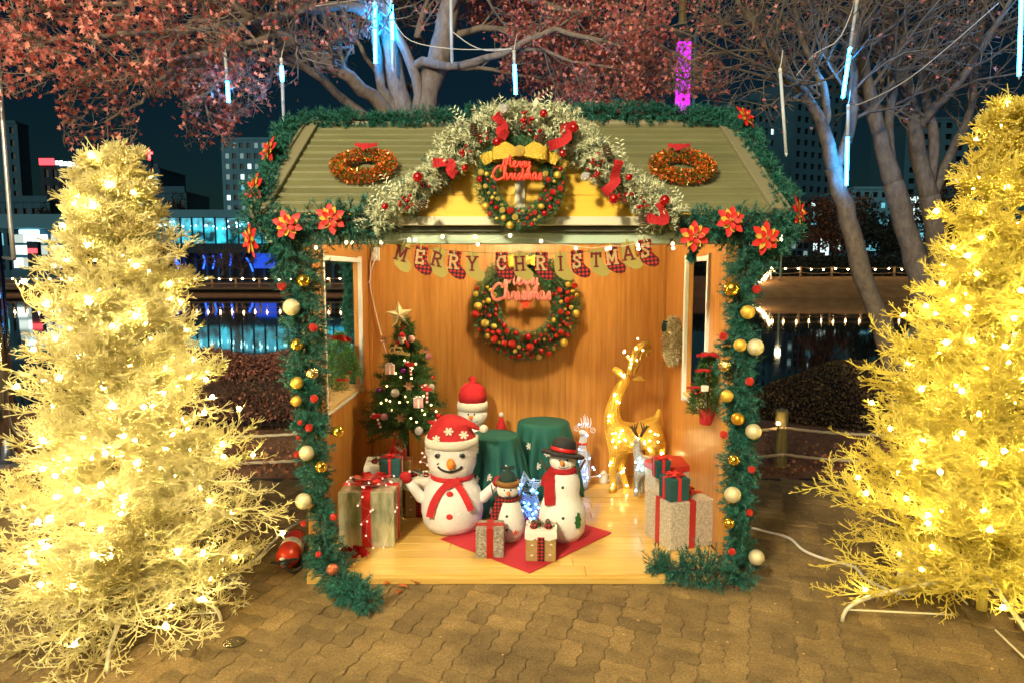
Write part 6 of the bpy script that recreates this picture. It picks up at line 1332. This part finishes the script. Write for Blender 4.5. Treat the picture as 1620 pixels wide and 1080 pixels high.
bulbs('fairy_lights', 'pinkish fairy lights on the iced gift behind the large snowman', [P(x, y, 5.02) for x, y in ((668, 716), (672, 722), (665, 730), (676, 735), (682, 745), (684, 755), (648, 745))], .008, _M['pink_bulb'])
tz = gift('teal_gift', 'teal box with red bow on the gold foil gift', (P(617, 757, 4.82).x, 4.86, DZ+.386), (.145, .13, .13), .05, M_teal, M_redsat, .018, lid=M_teal, bow_s=.05)
bag = P(630, 728, 5.3); t = thing('red_sack', 'red drawstring gift sack with white print under the tree', 'bag', tuple(bag))
b = B(); b.lathe([(.05, 0), (.068, .02), (.07, .08), (.05, .15), (.02, .19), (.03, .215)], 20, fn=lambda r, z, a: r*(1+.08*math.sin(a*7)*(z/.2))); obj('sack', b, M_redsat, t, smooth=True)
for s_ in (-1, 1): strip([(0, -.02, .195), (s_*.05, -.03, .215), (s_*.09, -.02, .19)], .014, mat('green_satin', (.01, .10, .03), .4), t, 'tie')
for (a, z_) in ((-1.3, .06), (-1.1, .1), (-1.35, .12), (-1.0, .04)): snowflake(Vector((.071*math.cos(a), .071*math.sin(a), z_)), (math.cos(a), math.sin(a), .1), .016, t, M_knit)
b = B(); b.cbox((0, 0, -.06), (.18, .18, .118), .004); b = None
# stack of boxes carrying the sack
gift('brown_gift', 'plain brown gift under the red sack at the back', (bag.x, 5.36, DZ), (.2, .16, bag.z-DZ-.002), 0, M_burlap, M_redsat, .03, bows=False)
# silver sequin gift on the mat
g_ = G(775, 883, DZ); gift('sequin_gift', 'small silver sequin gift with red ribbon on the red mat', (g_.x, g_.y+.085, DZ), (.185, .165, .20), .0, M_seq, M_redglit, .045, bows=False)
# big champagne glitter gift at the right, corner to the viewer
cF, cLf, cRt = G(1060, 872, DZ), G(1006, 848, DZ), G(1128, 861, DZ); cen = (cLf+cRt)/2+Vector((-.0, .03, 0)); aR = math.atan2(cRt.y-cF.y, cRt.x-cF.x); wR = (cRt-cF).length; wL = (cLf-cF).length
cen = cF + Vector((math.cos(aR), math.sin(aR), 0))*wR/2 + Vector((-math.sin(aR), math.cos(aR), 0))*max(wL, .26)/2
g2 = gift('glitter_gift', 'big champagne glitter gift with red ribbons at the right wall', tuple(cen), (wR, max(wL, .26), .325), aR, M_glitbox, M_redglit, .05, bow_s=.11)
gift('teal_gift', 'teal lidded box with red bow on the champagne glitter gift', (P(1067, 795, cen.y-.10).x, cen.y-.08, DZ+.327), (.15, .15, .15), aR*.5+.1, M_teal, M_redsat, .022, lid=M_teal, bow_s=.06)
t = thing('round_gift', 'eight-sided silver gift with a red lid behind the champagne gift', 'gift box', (P(1058, 770, 5.25).x, 5.28, DZ)); b = B(); b.lathe([(.18, 0), (.185, .33)], 8); obj('box', b, M_glitbox, t); b = B(); b.lathe([(.192, .33), (.192, .375), (.02, .38)], 8); obj('lid', b, M_redglit, t)
gift('teal_gift', 'teal box standing behind the teal lidded box with the bow', (P(1046, 780, 5.0).x, 5.02, DZ+.327), (.11, .09, .13), .2, M_teal, M_redsat, .02, lid=M_teal, bow_s=.05)
g_ = G(560, 880, DZ+.01); t = thing('foil_bow', 'crumpled red foil bow lying at the front left of the deck', 'bow', tuple(g_))
for k in range(9):
    a = k*.7; strip([(0, 0, .012), (.05*math.cos(a), .03*math.sin(a), .035+.015*(k % 3)), (.095*math.cos(a), .05*math.sin(a), .015)], .035, M_redgloss, t, 'foil_loop')
# ---- little Christmas tree
TX = P(640, 600, 5.5).x; TY = 5.55
t = thing('christmas_tree', 'small green christmas tree with ornaments in the left corner', 'tree', (TX, TY, DZ)); A_, E_, nb_, nd_ = [], [], [], []
q = random.Random(77); ztop = 1.50
z = .66
while z < ztop:
    f = (z-.66)/(ztop-.66); Rz = .345*(1-f)**.85+.035; nbr = int(14*(1-f)+6)
    for k in range(nbr):
        a = 2*PI*k/nbr+q.random()*.7; L = Rz*q.uniform(.75, 1.1); s0 = Vector((TX, TY, z)); e0 = s0+Vector((math.cos(a)*L, math.sin(a)*L, q.uniform(-.10, .04)+.06*f)); A_.append(s0); E_.append(e0)
    z += .045
A_ = np.array([tuple(v) for v in A_]); E_ = np.array([tuple(v) for v in E_]); ns = len(A_); npr = 260
tt = .12+.88*NR.random((ns, npr)); nb = A_[:, None]+(E_-A_)[:, None]*tt[..., None] + NR.normal(0, .012, (ns, npr, 3)); nd = unit(E_-A_)[:, None]*.5+unit(NR.normal(size=(ns, npr, 3)))
V, F = np_needles(nb.reshape(-1, 3), nd.reshape(-1, 3), NR.uniform(.025, .045, ns*npr), .0042); npmesh('needles', V, F, M_needle2, t, kind='stuff')
V, F = np_tubes(A_, E_, np.full(ns, .004), np.full(ns, .002)); npmesh('branches', V, F, M_stem, t, kind='stuff')
b = B(); b.tube([(0, 0, 0), (0, 0, ztop-DZ)], [.03, .008], 10); obj('trunk', b, M_stem, t); b = B(); b.lathe([(.09, 0), (.12, .02), (.13, .18), (.02, .185)], 18); obj('pot', b, M_burlap, t)
OY = TY-.27
t = thing('tree_star', 'gold glitter star on top of the small christmas tree', 'star', tuple(P(632, 505, TY-.03)))
b = B(); vv = [Vector((0, -.028, 0)), Vector((0, .028, 0))]; n_ = 10
for k in range(n_):
    a = PI/2+k*PI/5+.08; rr = .112 if k % 2 == 0 else .048; vv.append(Vector((rr*math.cos(a), 0, rr*math.sin(a)+.035)))
vv[0].z = vv[1].z = .035; b.add(vv, [(0, 2+k, 2+(k+1) % n_) for k in range(n_)]+[(1, 2+(k+1) % n_, 2+k) for k in range(n_)]); obj('star_body', b, mat('pale_gold_star', (.88, .74, .40), .35, metal=.2, bump=(300, .8)), t)
b = B(); b.tube([(0, 0, -.06), (0, 0, .0)], .012, 8); obj('socket', b, M_goldm, t)
def orn(px, py, r, m, lab, Y=None, nm='tree_bauble'):
    p = P(px, py, Y or OY); t = thing(nm, lab, 'ornament', tuple(p), group='ornaments on the small tree'); ball('globe', p, r, m, t)
M_stripe = mat('striped_red', (.55, .03, .04), .5, noise=(30, (.2, .2, 3)), col2=(.8, .7, .68)); M_purple = mat('purple_gloss', (.14, .01, .22), .2, metal=.6); M_pink = mat('pink_glitter_ball', (.62, .24, .28), .4, metal=.3, bump=(500, .8)); M_clear = mat('clear_plastic', (.9, .8, .65), .08, trans=.7)
for a_ in ((651, 536, .028, M_stripe, 'red and white striped ball near the tree top', TY-.11), (638, 586, .024, M_purple, 'purple ball in the middle of the small tree', TY-.20), (625, 621, .034, M_silver, 'silver glitter ball at the left of the small tree', OY), (663, 681, .034, M_silver, 'silver glitter ball hanging below the small tree', OY-.05), (608, 659, .028, M_pink, 'pink glitter ball beside the left candy cane', OY), (678, 563, .025, M_pink, 'pink glitter ball at the right edge of the small tree', TY-.1), (600, 617, .022, M_purple, 'dark purple ball at the left edge of the small tree', TY-.2), (694, 658, .026, M_redgloss, 'shiny red ball at the lower right of the small tree', OY), (685, 596, .014, M_redgloss, 'tiny red ball at the right of the small tree', TY-.15), (683, 612, .03, M_clear, 'clear ball behind the right candy cane', TY-.2)): orn(*a_)
M_candyw = mat('candy_white', (.8, .76, .7), .4); M_candyr = mat('candy_red', (.60, .015, .02), .4)
def candy(px, py, s_, tilt, lab, Y, flip=1):
    c = P(px, py, Y); t = thing('candy_cane', lab, 'candy cane', tuple(c), group='candy canes on the small tree'); pts = [Vector((0, 0, -s_+u*s_*1.4)) for u in [k/9 for k in range(10)]]
    pts += [Vector((-flip*s_*.25+flip*s_*.25*math.cos(a), 0, s_*.4+s_*.25*math.sin(a))) for a in [k*PI/7 for k in range(1, 8)]]; M = Matrix.Rotation(tilt, 3, 'Y'); pts = [M @ p for p in resample(pts, s_*.2)]
    for i in range(len(pts)-1): b = B(); b.tube([pts[i], pts[i+1]], .0095, 8); obj('stripe', b, M_candyr if i % 2 else M_candyw, t, smooth=True)
    for k in (-1, 1): strip([M @ Vector((0, -.012, s_*.3)), M @ Vector((k*.022, -.016, s_*.34)), M @ Vector((k*.04, -.012, s_*.28))], .026, M_red, t, 'bow')
candy(649, 580, .065, -.1, 'candy cane high on the small tree', TY-.2); candy(676, 620, .085, .05, 'candy cane at the right side of the small tree', OY-.02); candy(597, 662, .075, -.35, 'candy cane at the lower left of the small tree', OY); candy(684, 672, .07, .35, 'candy cane at the lower right of the small tree', OY-.02, -1)
for (px, py, lab, Y) in ((617, 580, 'tiny red striped present hung at the left of the small tree', TY-.22), (662, 633, 'tiny red striped present hung at the right of the small tree', OY-.02)): gift('tree_present', lab, tuple(P(px, py+11, Y)), (.068, .05, .072), .15, M_stripe, M_candyw, .014, bow_s=.03, cat='ornament')
M_rose = mat('copper_petal', (.42, .22, .12), .45, metal=.5)
for (px, py, s_, lab, Y) in ((647, 610, .042, 'copper poinsettia in the middle of the small tree', OY-.03), (634, 661, .042, 'copper poinsettia at the bottom of the small tree', OY-.06), (607, 537, .042, 'copper poinsettia at the upper left of the small tree', TY-.12), (674, 553, .035, 'copper poinsettia at the upper right of the small tree', TY-.1)):
    t = thing('copper_flower', lab, 'ornament', tuple(P(px, py, Y)))
    for (n_, L, cu) in ((6, 1., 0), (5, .65, .4)):
        for k in range(n_): vv, f = petal(L*s_, .45*s_, cu); Rm = Matrix.Rotation(PI/2, 3, 'X') @ Matrix.Rotation(2*PI*k/n_+rnd(-.1, .1), 3, 'Z'); b = B(); b.add([Rm @ v+Vector((0, -.004*cu, 0)) for v in vv], f); obj('petal', b, M_rose, t, smooth=True)
c = P(636, 537, TY-.15); t = thing('santa_ornament', 'little white-bearded santa figure near the tree top', 'ornament', tuple(c))
b = B(); b.sph((0, 0, 0), .032, 12, 9, (1, .6, 1.1)); obj('beard', b, M_knit, t, smooth=True); b = B(); b.sph((0, -.016, .012), .014, 10, 8); obj('face', b, mat('skin_felt', (.62, .36, .24), .8), t, smooth=True)
b = B(); b.lathe([(.032, .022), (.022, .045), (.006, .06)], 14); obj('hat', b, M_red, t, smooth=True)
for s_ in (-1, 1): b = B(); b.tube([(s_*.025, 0, -.01), (s_*.05, -.01, -.04), (s_*.045, -.015, -.065)], [.014, .014, .010], 8); obj('arm', b, M_red, t, smooth=True)
t = thing('gold_greeting', 'gold script greeting hung across the small tree', 'ornament', tuple(P(633, 553, TY-.22))); M_gl = mat('gold_script', (.75, .58, .25), .4, metal=.5); script_text('Merry', P(630, 548, TY-.22), .065, .0028, M_gl, t, tilt=-.15); script_text('Christmas', P(633, 556, TY-.22), .16, .0035, M_gl, t, tilt=-.15)
tb = [P(px, py, OY+rnd(-.02, .1)) for px, py in ((658, 575), (652, 582), (634, 596), (651, 598), (626, 590), (611, 632), (603, 637), (617, 634), (641, 627), (645, 635), (632, 636), (668, 648), (672, 655), (650, 661), (659, 667), (682, 640), (670, 626), (640, 570), (620, 648), (690, 650), (612, 610))]
bulbs('tree_lights', 'warm lights on the small christmas tree', sorted(tb, key=lambda p: -p.z), .0066, emit('mini_bulb', (1., .64, .18), 14.), wr=.001, wm_=M_stem)
b = B(); [b.sph(P(px, py, TY-.10), .009, 8, 6) for px, py in ((634, 514), (637, 520), (633, 521), (640, 518), (636, 526))]; tag(obj('holly_berries', b, M_redgloss, smooth=True), 'red berry cluster just under the tree star', 'berries', kind='stuff')
# ---- deer
def skin(name, V, E, m, parent, sub=2, mods=()):
    me = bpy.data.meshes.new(name); me.from_pydata([tuple(v[:3]) for v in V], E, []); me.materials.append(m); o = bpy.data.objects.new(name, me); COL.objects.link(o); o.parent = parent
    sm = o.modifiers.new('Skin', 'SKIN'); sd = me.skin_vertices[0].data
    for i, v in enumerate(V): r = v[3]; sd[i].radius = (r, (v[4] if len(v) > 4 else r)); sd[i].use_root = (i == 0)
    sm.use_smooth_shade = True; s2 = o.modifiers.new('Subdivision', 'SUBSURF'); s2.levels = s2.render_levels = sub
    return o
M_deer = mat('gold_rattan', (.95, .68, .14), .35, metal=.3, noise=(95, (1, 1, 1)), col2=(.42, .24, .03), bump=(150, 1.))
_nt, _bs = nodes_of(M_deer); _tr = _nt.nodes.new('ShaderNodeBsdfTranslucent'); _tr.inputs[0].default_value = (.9, .55, .08, 1); _ms = _nt.nodes.new('ShaderNodeMixShader'); _ms.inputs[0].default_value = .38
_out = [n_ for n_ in _nt.nodes if n_.type == 'OUTPUT_MATERIAL'][0]; _nt.links.new(_bs.outputs[0], _ms.inputs[1]); _nt.links.new(_tr.outputs[0], _ms.inputs[2]); _nt.links.new(_ms.outputs[0], _out.inputs[0])
DYp = 5.72; dfoot = Vector((P(1000, 770, DYp).x, DYp, DZ)); t = thing('lit_deer', 'large gold lit deer with raised head and antlers', 'deer figure', tuple(dfoot))
def D_(px, py, dy, r, r2=None): p = P(px, py, DYp)-dfoot; return (p.x, p.y+dy, p.z, r*1.14, (r2 or r)*1.10)
V = [D_(975, 690, 0, .105, .12), D_(1005, 692, 0, .095, .10), D_(1035, 682, 0, .095, .095), D_(968, 668, 0, .085, .075), D_(970, 640, 0, .055, .05), D_(980, 615, 0, .045, .04), D_(991, 598, 0, .042, .04), D_(980, 590, 0, .034, .034), D_(970, 582, 0, .022, .024), D_(1040, 660, 0, .025, .025), D_(1043, 646, 0, .012, .012),
     D_(972, 712, -.06, .045), D_(967, 740, -.07, .026), D_(969, 765, -.07, .024), D_(964, 774, -.08, .026), D_(986, 712, .06, .045), D_(984, 742, .06, .026), D_(990, 765, .04, .024), D_(995, 776, .03, .026),
     D_(1030, 702, -.06, .055), D_(1025, 722, -.07, .032), D_(1023, 748, -.07, .024), D_(1021, 772, -.08, .024), D_(1046, 702, .06, .055), D_(1049, 722, .07, .032), D_(1044, 748, .07, .024), D_(1042, 772, .06, .024)]
E = [(0, 1), (1, 2), (0, 3), (3, 4), (4, 5), (5, 6), (6, 7), (7, 8), (2, 9), (9, 10), (0, 11), (11, 12), (12, 13), (13, 14), (0, 15), (15, 16), (16, 17), (17, 18), (2, 19), (19, 20), (20, 21), (21, 22), (2, 23), (23, 24), (24, 25), (25, 26)]
skin('body', V, E, M_deer, t, 2); _o = skin('wire_frame', [(*v[:3], v[3]*1.03, v[4]*1.03) for v in V], E, mat('gold_wire', (.90, .55, .08), .3, metal=.5), t, 2); _w = _o.modifiers.new('Wireframe', 'WIREFRAME'); _w.thickness = .006; _w.use_replace = True
for dy, pl in ((-.05, ((996, 592), (999, 572), (1005, 556), (1014, 546), (1028, 542))), (.06, ((1000, 592), (1008, 575), (1014, 560), (1022, 552), (1030, 556))), ):
    b = B(); pts = [P(x, y, DYp+dy)-dfoot for x, y in pl]; b.tube(resample(pts, .02), .026, 8); b.tube([pts[1], pts[1]+Vector((-.05, -.01, .05))], [.014, .008], 6); b.tube([pts[2], pts[2]+Vector((.05, .01, .03))], [.013, .007], 6); b.tube([pts[3], pts[3]+Vector((.01, -.01, -.06))], [.012, .006], 6); obj('antler', b, M_deer, t, smooth=True)
for dy in (-.06, .06): b = B(); e0 = P(1002, 600, DYp+dy*.5)-dfoot; b.tube([e0, e0+Vector((.05, dy*.6, .012)), e0+Vector((.085, dy, .0))], [.012, .026, .006], 8); obj('ear', b, M_deer, t, smooth=True)
dl = []
for (px, py, n_, sp, Yo) in ((992, 555, 4, 10, -.08), (1002, 575, 5, 8, -.08), (1010, 545, 4, 10, -.08), (985, 596, 4, 7, -.07), (975, 630, 5, 9, -.075), (965, 660, 4, 8, -.10), (980, 695, 12, 16, -.14), (1010, 690, 6, 16, -.13), (1035, 690, 5, 12, -.13), (968, 735, 3, 5, -.115), (985, 745, 3, 5, -.02), (993, 770, 2, 4, -.03), (1030, 715, 3, 6, -.12), (1046, 715, 3, 5, -.0), (968, 768, 2, 3, -.12)):
    for k in range(n_): dl.append(P(px+rnd(-sp, sp)*.7, py+rnd(-sp, sp), DYp+Yo))
bulbs('deer_lights', 'warm lights wound round the large gold deer', dl, .0050, emit('deer_bulb', (1., .76, .34), 60.), wire=False)
b_in = [P(px, py, DYp) for px, py in ((975, 690), (1005, 690), (1035, 685), (969, 655), (975, 632), (984, 606), (968, 745), (986, 745), (975, 703), (1020, 690))]
bulbs('deer_inner_lights', 'warm lights glowing inside the large gold deer', b_in, .011, emit('inner_bulb', (1., .62, .16), 22.), wire=False)
# small lying deer, silver with brown antlers
M_sild = mat('silver_rattan', (.60, .60, .58), .4, metal=.5, noise=(60, (1, 1, 1)), col2=(.30, .26, .18), bump=(170, 1.))
DY2 = 5.38; f2_ = Vector((P(1022, 775, DY2).x, DY2, DZ)); t = thing('silver_deer', 'small silver deer with brown antlers before the gold deer', 'deer figure', tuple(f2_))
def E_2(px, py, dy, r): p = P(px, py, DY2)-f2_; return (p.x, p.y+dy, p.z, r)
V = [E_2(1012, 735, 0, .055), E_2(1030, 735, 0, .07), E_2(1046, 735, .02, .06), E_2(1008, 712, 0, .036), E_2(1010, 696, 0, .032), E_2(1001, 698, -.01, .018), E_2(1006, 760, -.03, .022), E_2(1005, 784, -.03, .018), E_2(1016, 762, .04, .022), E_2(1016, 784, .04, .018), E_2(1046, 762, -.02, .02), E_2(1046, 780, -.02, .018)]
skin('body', V, [(0, 1), (1, 2), (0, 3), (3, 4), (4, 5), (0, 6), (6, 7), (0, 8), (8, 9), (2, 10), (10, 11)], M_sild, t, 2)
for s_ in (-1, 1):
    b = B(); e0 = P(1011, 690, DY2)-f2_
    for k in range(4): b.tube([e0+Vector((s_*.012, 0, 0)), e0+Vector((s_*(.03+.012*k), rnd(-.01, .01), .05+.01*k)), e0+Vector((s_*(.01+.024*k), 0, .12-.012*k))], [.010, .009, .003], 6)
    obj('antler', b, M_stick, t, smooth=True)
bulbs('cool_lights', 'cool blue white lights on the small silver deer', [P(x, y, DY2-.08) for x, y in ((1005, 730), (1010, 736), (1015, 730), (1008, 742), (1016, 742), (1022, 733), (1012, 724), (1006, 775))], .0065, emit('cool_bulb', (.35, .80, 1.), 26.), wr=.0012)
# white wire deer
DY3 = 5.72; f3_ = Vector((P(924, 772, DY3).x, DY3, DZ)); t = thing('white_deer', 'slim white wire deer with red collar beside the table', 'deer figure', tuple(f3_))
def E_3(px, py, dy, r): p = P(px, py, DY3)-f3_; return (p.x, p.y+dy, p.z, r)
V = [E_3(921, 725, 0, .045), E_3(929, 722, .10, .045), E_3(921, 703, -.01, .030), E_3(924, 684, -.02, .030), E_3(917, 680, -.06, .018), E_3(918, 745, -.02, .020), E_3(923, 773, -.02, .012), E_3(928, 745, .0, .018), E_3(927, 773, .0, .012), E_3(932, 745, .12, .02), E_3(934, 768, .12, .012)]
o = skin('body', V, [(0, 1), (0, 2), (2, 3), (3, 4), (0, 5), (5, 6), (0, 7), (7, 8), (1, 9), (9, 10)], mat('white_wire', (.75, .76, .82), .5), t, 2)
wf = o.modifiers.new('Wireframe', 'WIREFRAME'); wf.thickness = .0075; wf.use_replace = True
for (px, py) in ((912, 677), (938, 680)):
    b = B(); c = P(px, py, DY3)-f3_; b.tube([c+Vector((.02*math.cos(a), 0, .022*math.sin(a))) for a in [k*PI/6 for k in range(12)]], .0025, 5, closed=True); b.tube([c-Vector((.014, 0, .014)), c+Vector((.014, 0, .014))], .002, 4); obj('ear_loop', b, _M['white_wire'], t)
for k, px in enumerate((919, 922, 926, 930, 933)): b = B(); a_, c_ = P(px, 676, DY3)-f3_, P(px+rnd(-2, 2), 654+3*abs(k-2), DY3)-f3_; b.tube([a_, (a_+c_)/2+Vector((.008, 0, 0)), c_], [.006, .005, .002], 5); obj('antler', b, _M['white_wire'], t)
b = B(); c = P(921, 700, DY3)-f3_; b.tube([c+Vector((.036*math.cos(a), .036*math.sin(a)-.01, 0)) for a in [k*PI/8 for k in range(16)]], .010, 6, closed=True); obj('collar', b, M_redsat, t, smooth=True)
bulbs('blue_lights', 'blue white lights wound on the white wire deer', [P(x, y, DY3-.06) for x, y in ((916, 671), (928, 670), (929, 688), (916, 710), (915, 730), (933, 724), (925, 738), (924, 750), (925, 760), (938, 738), (940, 742), (948, 752), (930, 755))], .006, emit('blue_bulb', (.20, .45, 1.), 26.), wr=.001)
# blue lit wire star behind the small snowman
DY4 = 5.0; f4_ = Vector((P(838, 832, DY4).x, DY4, DZ)); t = thing('blue_star', 'glowing blue wire star ornament behind the smallest snowman', 'light ornament', tuple(f4_)); M_bw = mat('pale_blue_wire', (.45, .62, .85), .4)
c = P(833, 772, DY4)-f4_
b = B(); sp_ = []
for k in range(10): a = PI/2+k*PI/5+.15; rr = .13 if k % 2 == 0 else .06; sp_.append(c+Vector((rr*math.cos(a), 0, rr*math.sin(a))))
for yy in (-.025, .025): b.tube([p+Vector((0, yy, 0)) for p in sp_], .004, 5, closed=True)
for k in range(60): i = R.randrange(10); p = sp_[i].lerp(sp_[(i+1) % 10], R.random())*.0 + (c + (sp_[i].lerp(sp_[(i+1) % 10], R.random())-c)*rnd(.5, 1.)); b.tube([p+Vector((.014*math.cos(a), -.03+.02*math.sin(a), .014*math.sin(a*1.3+k))) for a in [j*PI/4 for j in range(8)]], .0016, 4, closed=True)
obj('wire_star', b, M_bw, t, kind='stuff')
b = B()
for k in range(70): p = Vector((rnd(-.055, .06), rnd(-.05, .05), rnd(.0, .17))); b.tube([p+Vector((.018*math.cos(a), .01*math.sin(a), .018*math.sin(a+k))) for a in [j*PI/4 for j in range(8)]], .0018, 4, closed=True)
obj('wire_base', b, M_bw, t, kind='stuff')
bulbs('blue_lights', 'blue lights inside the glowing wire star', [P(832+rnd(-18, 20), 768+rnd(-10, 14), DY4-.03) for _ in range(12)]+[P(840+rnd(-14, 14), 808+rnd(-14, 18), DY4-.05) for _ in range(14)], .006, emit('star_bulb', (.10, .42, 1.), 34.), wr=.001)
# battery boxes and mugs on the deck
for (px, py, lab) in ((955, 762, 'white battery jug on the deck left of the gold deer legs'), (981, 758, 'white battery jug on the deck behind the gold deer legs')):
    g_ = G(px, py, DZ); g_.y = 5.95; g_ = Vector((P(px, py, 5.9).x, 5.9, DZ)); t = thing('battery_jug', lab, 'jug', tuple(g_)); b = B(); b.lathe([(.03, 0), (.036, .01), (.036, .075), (.028, .09), (.015, .11)], 16); obj('jug', b, M_white, t, smooth=True); b = B(); b.tube([Vector((.036+.022*math.sin(a), 0, .05+.03*math.cos(a))) for a in [k*PI/8 for k in range(9)]], .006, 6); obj('handle', b, M_white, t, smooth=True)
b = B(); b.tube(resample([P(905, 764, 5.8), P(925, 756, 5.85), P(945, 752, 5.85), P(958, 748, 5.85)], .03), .006, 6); tag(obj('deck_cable', b, M_wire, smooth=True), 'white cable lying on the deck by the white wire deer', 'cable')
# ---- window sills: potted trees, hanging red pot
def mini_tree(t, c, h, r, n, m=M_needle2):
    q = NR; f = q.random(n); a = q.uniform(0, 2*PI, n); rr = r*(1-f)**.8*np.sqrt(q.random(n))+.01; pos = np.stack([rr*np.cos(a), rr*np.sin(a), f*h], 1)+np.array(c); d = np.stack([np.cos(a), np.sin(a), q.normal(.3, .6, n)], 1); V, F = np_needles(pos, d, q.uniform(.025, .05, n), .0042); npmesh('needles', V, F, m, t, kind='stuff'); b = B(); b.tube([c, Vector(c)+Vector((0, 0, h))], .006, 6); obj('stem', b, M_stem, t, world=True)
M_bask = mat('wicker', (.50, .27, .08), .85, noise=(30, (1, 1, 4)), col2=(.62, .38, .14), bump=(120, .8))
for (y, h, r, lab, bw) in ((4.86, .46, .19, 'potted mini fir with red bow on the left sill, nearer the front', 1), (5.45, .36, .17, 'potted mini fir on the left sill, nearer the back wall', 0)):
    c = Vector((XL-.10, y, WB+.024)); t = thing('potted_fir', lab, 'potted tree', tuple(c)); b = B(); b.lathe([(.055, 0), (.062, .01), (.075, .11), (.068, .112), (.01, .10)], 18); obj('basket', b, M_bask, t, smooth=True); mini_tree(t, c+Vector((0, 0, .09)), h, r, 5200, mat('bright_needles', (.03, .13, .03), .5, isl=.5, col2=(.10, .26, .06)))
    if bw: bow(P(531, 534, 4.74), .07, M_redglit, t); bow(P(540, 600, 4.74), .03, M_redglit, t)
    for k in range(4): b = B(); b.sph(c+Vector((rnd(-.08, .12), -.1, rnd(.15, .35))), .014, 8, 6); obj('tiny_bauble', b, R.choice([M_pearl, M_redgloss, M_rose]), t, smooth=True, world=True)
c = P(1119, 648, 4.52); t = thing('hanging_pot', 'red pot with a tiny fir and red bows hanging at the right window', 'potted tree', tuple(P(1117, 672, 4.52)))
b = B(); b.lathe([(.034, -.10), (.038, -.095), (.058, .0), (.052, .004), (.01, .0)], 18, c, Matrix.Rotation(.12, 3, 'Y')); obj('pot', b, mat('red_wicker', (.55, .02, .02), .8, bump=(150, .8)), t, smooth=True, world=True)
mini_tree(t, c+Vector((0, 0, -.02)), .40, .125, 6000)
for (px, py, s_) in ((1121, 560, .05), (1113, 585, .035), (1098, 612, .03)): bow(P(px, py, 4.42), s_, M_red, t)
b = B(); b.cbox(P(1115, 614, 4.40), (.048, .02, .04), .004); obj('tiny_present', b, M_snow, t, world=True)
for (px, py) in ((1094, 606), (1102, 622), (1108, 620), (1095, 618), (1126, 580)): b = B(); b.sph(P(px, py, 4.42), .009, 8, 6); obj('berry', b, M_redgloss, t, smooth=True, world=True)
# ---- socket and cables on the back wall
c = P(594, 402, YB-.012); t = thing('wall_socket', 'white double socket with plugs on the back wall', 'socket', tuple(c)); b = B(); b.cbox((0, 0, 0), (.075, .02, .12), .006); obj('plate', b, M_white, t)
for z_ in (-.028, .03): b = B(); b.lathe([(.02, 0), (.018, .03), (.006, .034)], 12, (0, -.01, z_), Matrix.Rotation(PI/2, 3, 'X')); obj('plug', b, M_wire, t)
for i, (pl, lab) in enumerate(((((594, 410), (588, 425), (585, 450), (590, 475), (597, 505), (606, 540), (612, 560)), 'long white cable falling from the socket to the small tree'), (((577, 388), (578, 410), (574, 430), (573, 446), (580, 450), (586, 440), (586, 415), (592, 395)), 'white cable loop beside the wall socket'))):
    b = B(); b.tube(resample([P(x, y, YB-.03-.01*i) for x, y in pl], .03), .0055, 6); tag(obj('wall_cable', b, M_wire, smooth=True), lab, 'cable', 'cables on the back wall')
# ---- fire extinguisher on the paving
a_, c_ = G(470, 868, .0), G(452, 905, .0); ax = (c_-a_).normalized(); t = thing('fire_extinguisher', 'red fire extinguisher lying on the paving left of the booth', 'fire extinguisher', (a_.x, a_.y, .078), math.atan2(ax.y, ax.x)); My = Matrix.Rotation(PI/2, 3, 'Y'); M_ext = mat('extinguisher_red', (.78, .045, .012), .25, coat=.6)
L = .40; b = B(); b.lathe([(.06, 0), (.074, .012), (.076, .05), (.076, L-.10), (.070, L-.06), (.048, L-.02), (.022, L)], 28, (0, 0, 0), My); obj('cylinder', b, M_ext, t, smooth=True)
b = B(); b.lathe([(.0768, L*.40), (.0772, L*.405), (.0772, L*.58), (.0768, L*.585)], 28, (0, 0, 0), My); obj('label_band', b, M_snow, t, smooth=True)
b = B(); b.lathe([(.02, L-.005), (.02, L+.03), (.012, L+.034)], 14, (0, 0, 0), My); obj('valve', b, M_steel, t, smooth=True)
for s_, l_ in ((.018, .12), (-.012, .13)): b = B(); b.cbox((L+.02, s_*1.6, .012+s_*.6), (.018, l_, .016), .004, Matrix.Rotation(.25*s_/abs(s_), 4, 'Z')); obj('lever', b, M_black, t)
b = B(); b.lathe([(.016, 0), (.016, .012), (.002, .013)], 12, (L+.02, -.01, .024)); obj('gauge', b, M_white, t)
b = B(); b.tube(resample([(L+.02, 0, -.01), (L+.03, .05, -.05), (L-.05, .085, -.066), (L-.2, .09, -.064)], .02), .010, 8); obj('hose', b, M_black, t, smooth=True)
# small clear disc lying on the paving
g_ = G(370, 1015, .006); b = B(); b.lathe([(.055, 0), (.056, .003), (.050, .004)], 28); o = obj('clear_disc', b, mat('clear_lid', (.55, .42, .2), .15, trans=.85)); o.location = g_; tag(o, 'small clear plastic disc lying on the paving front left', 'disc')
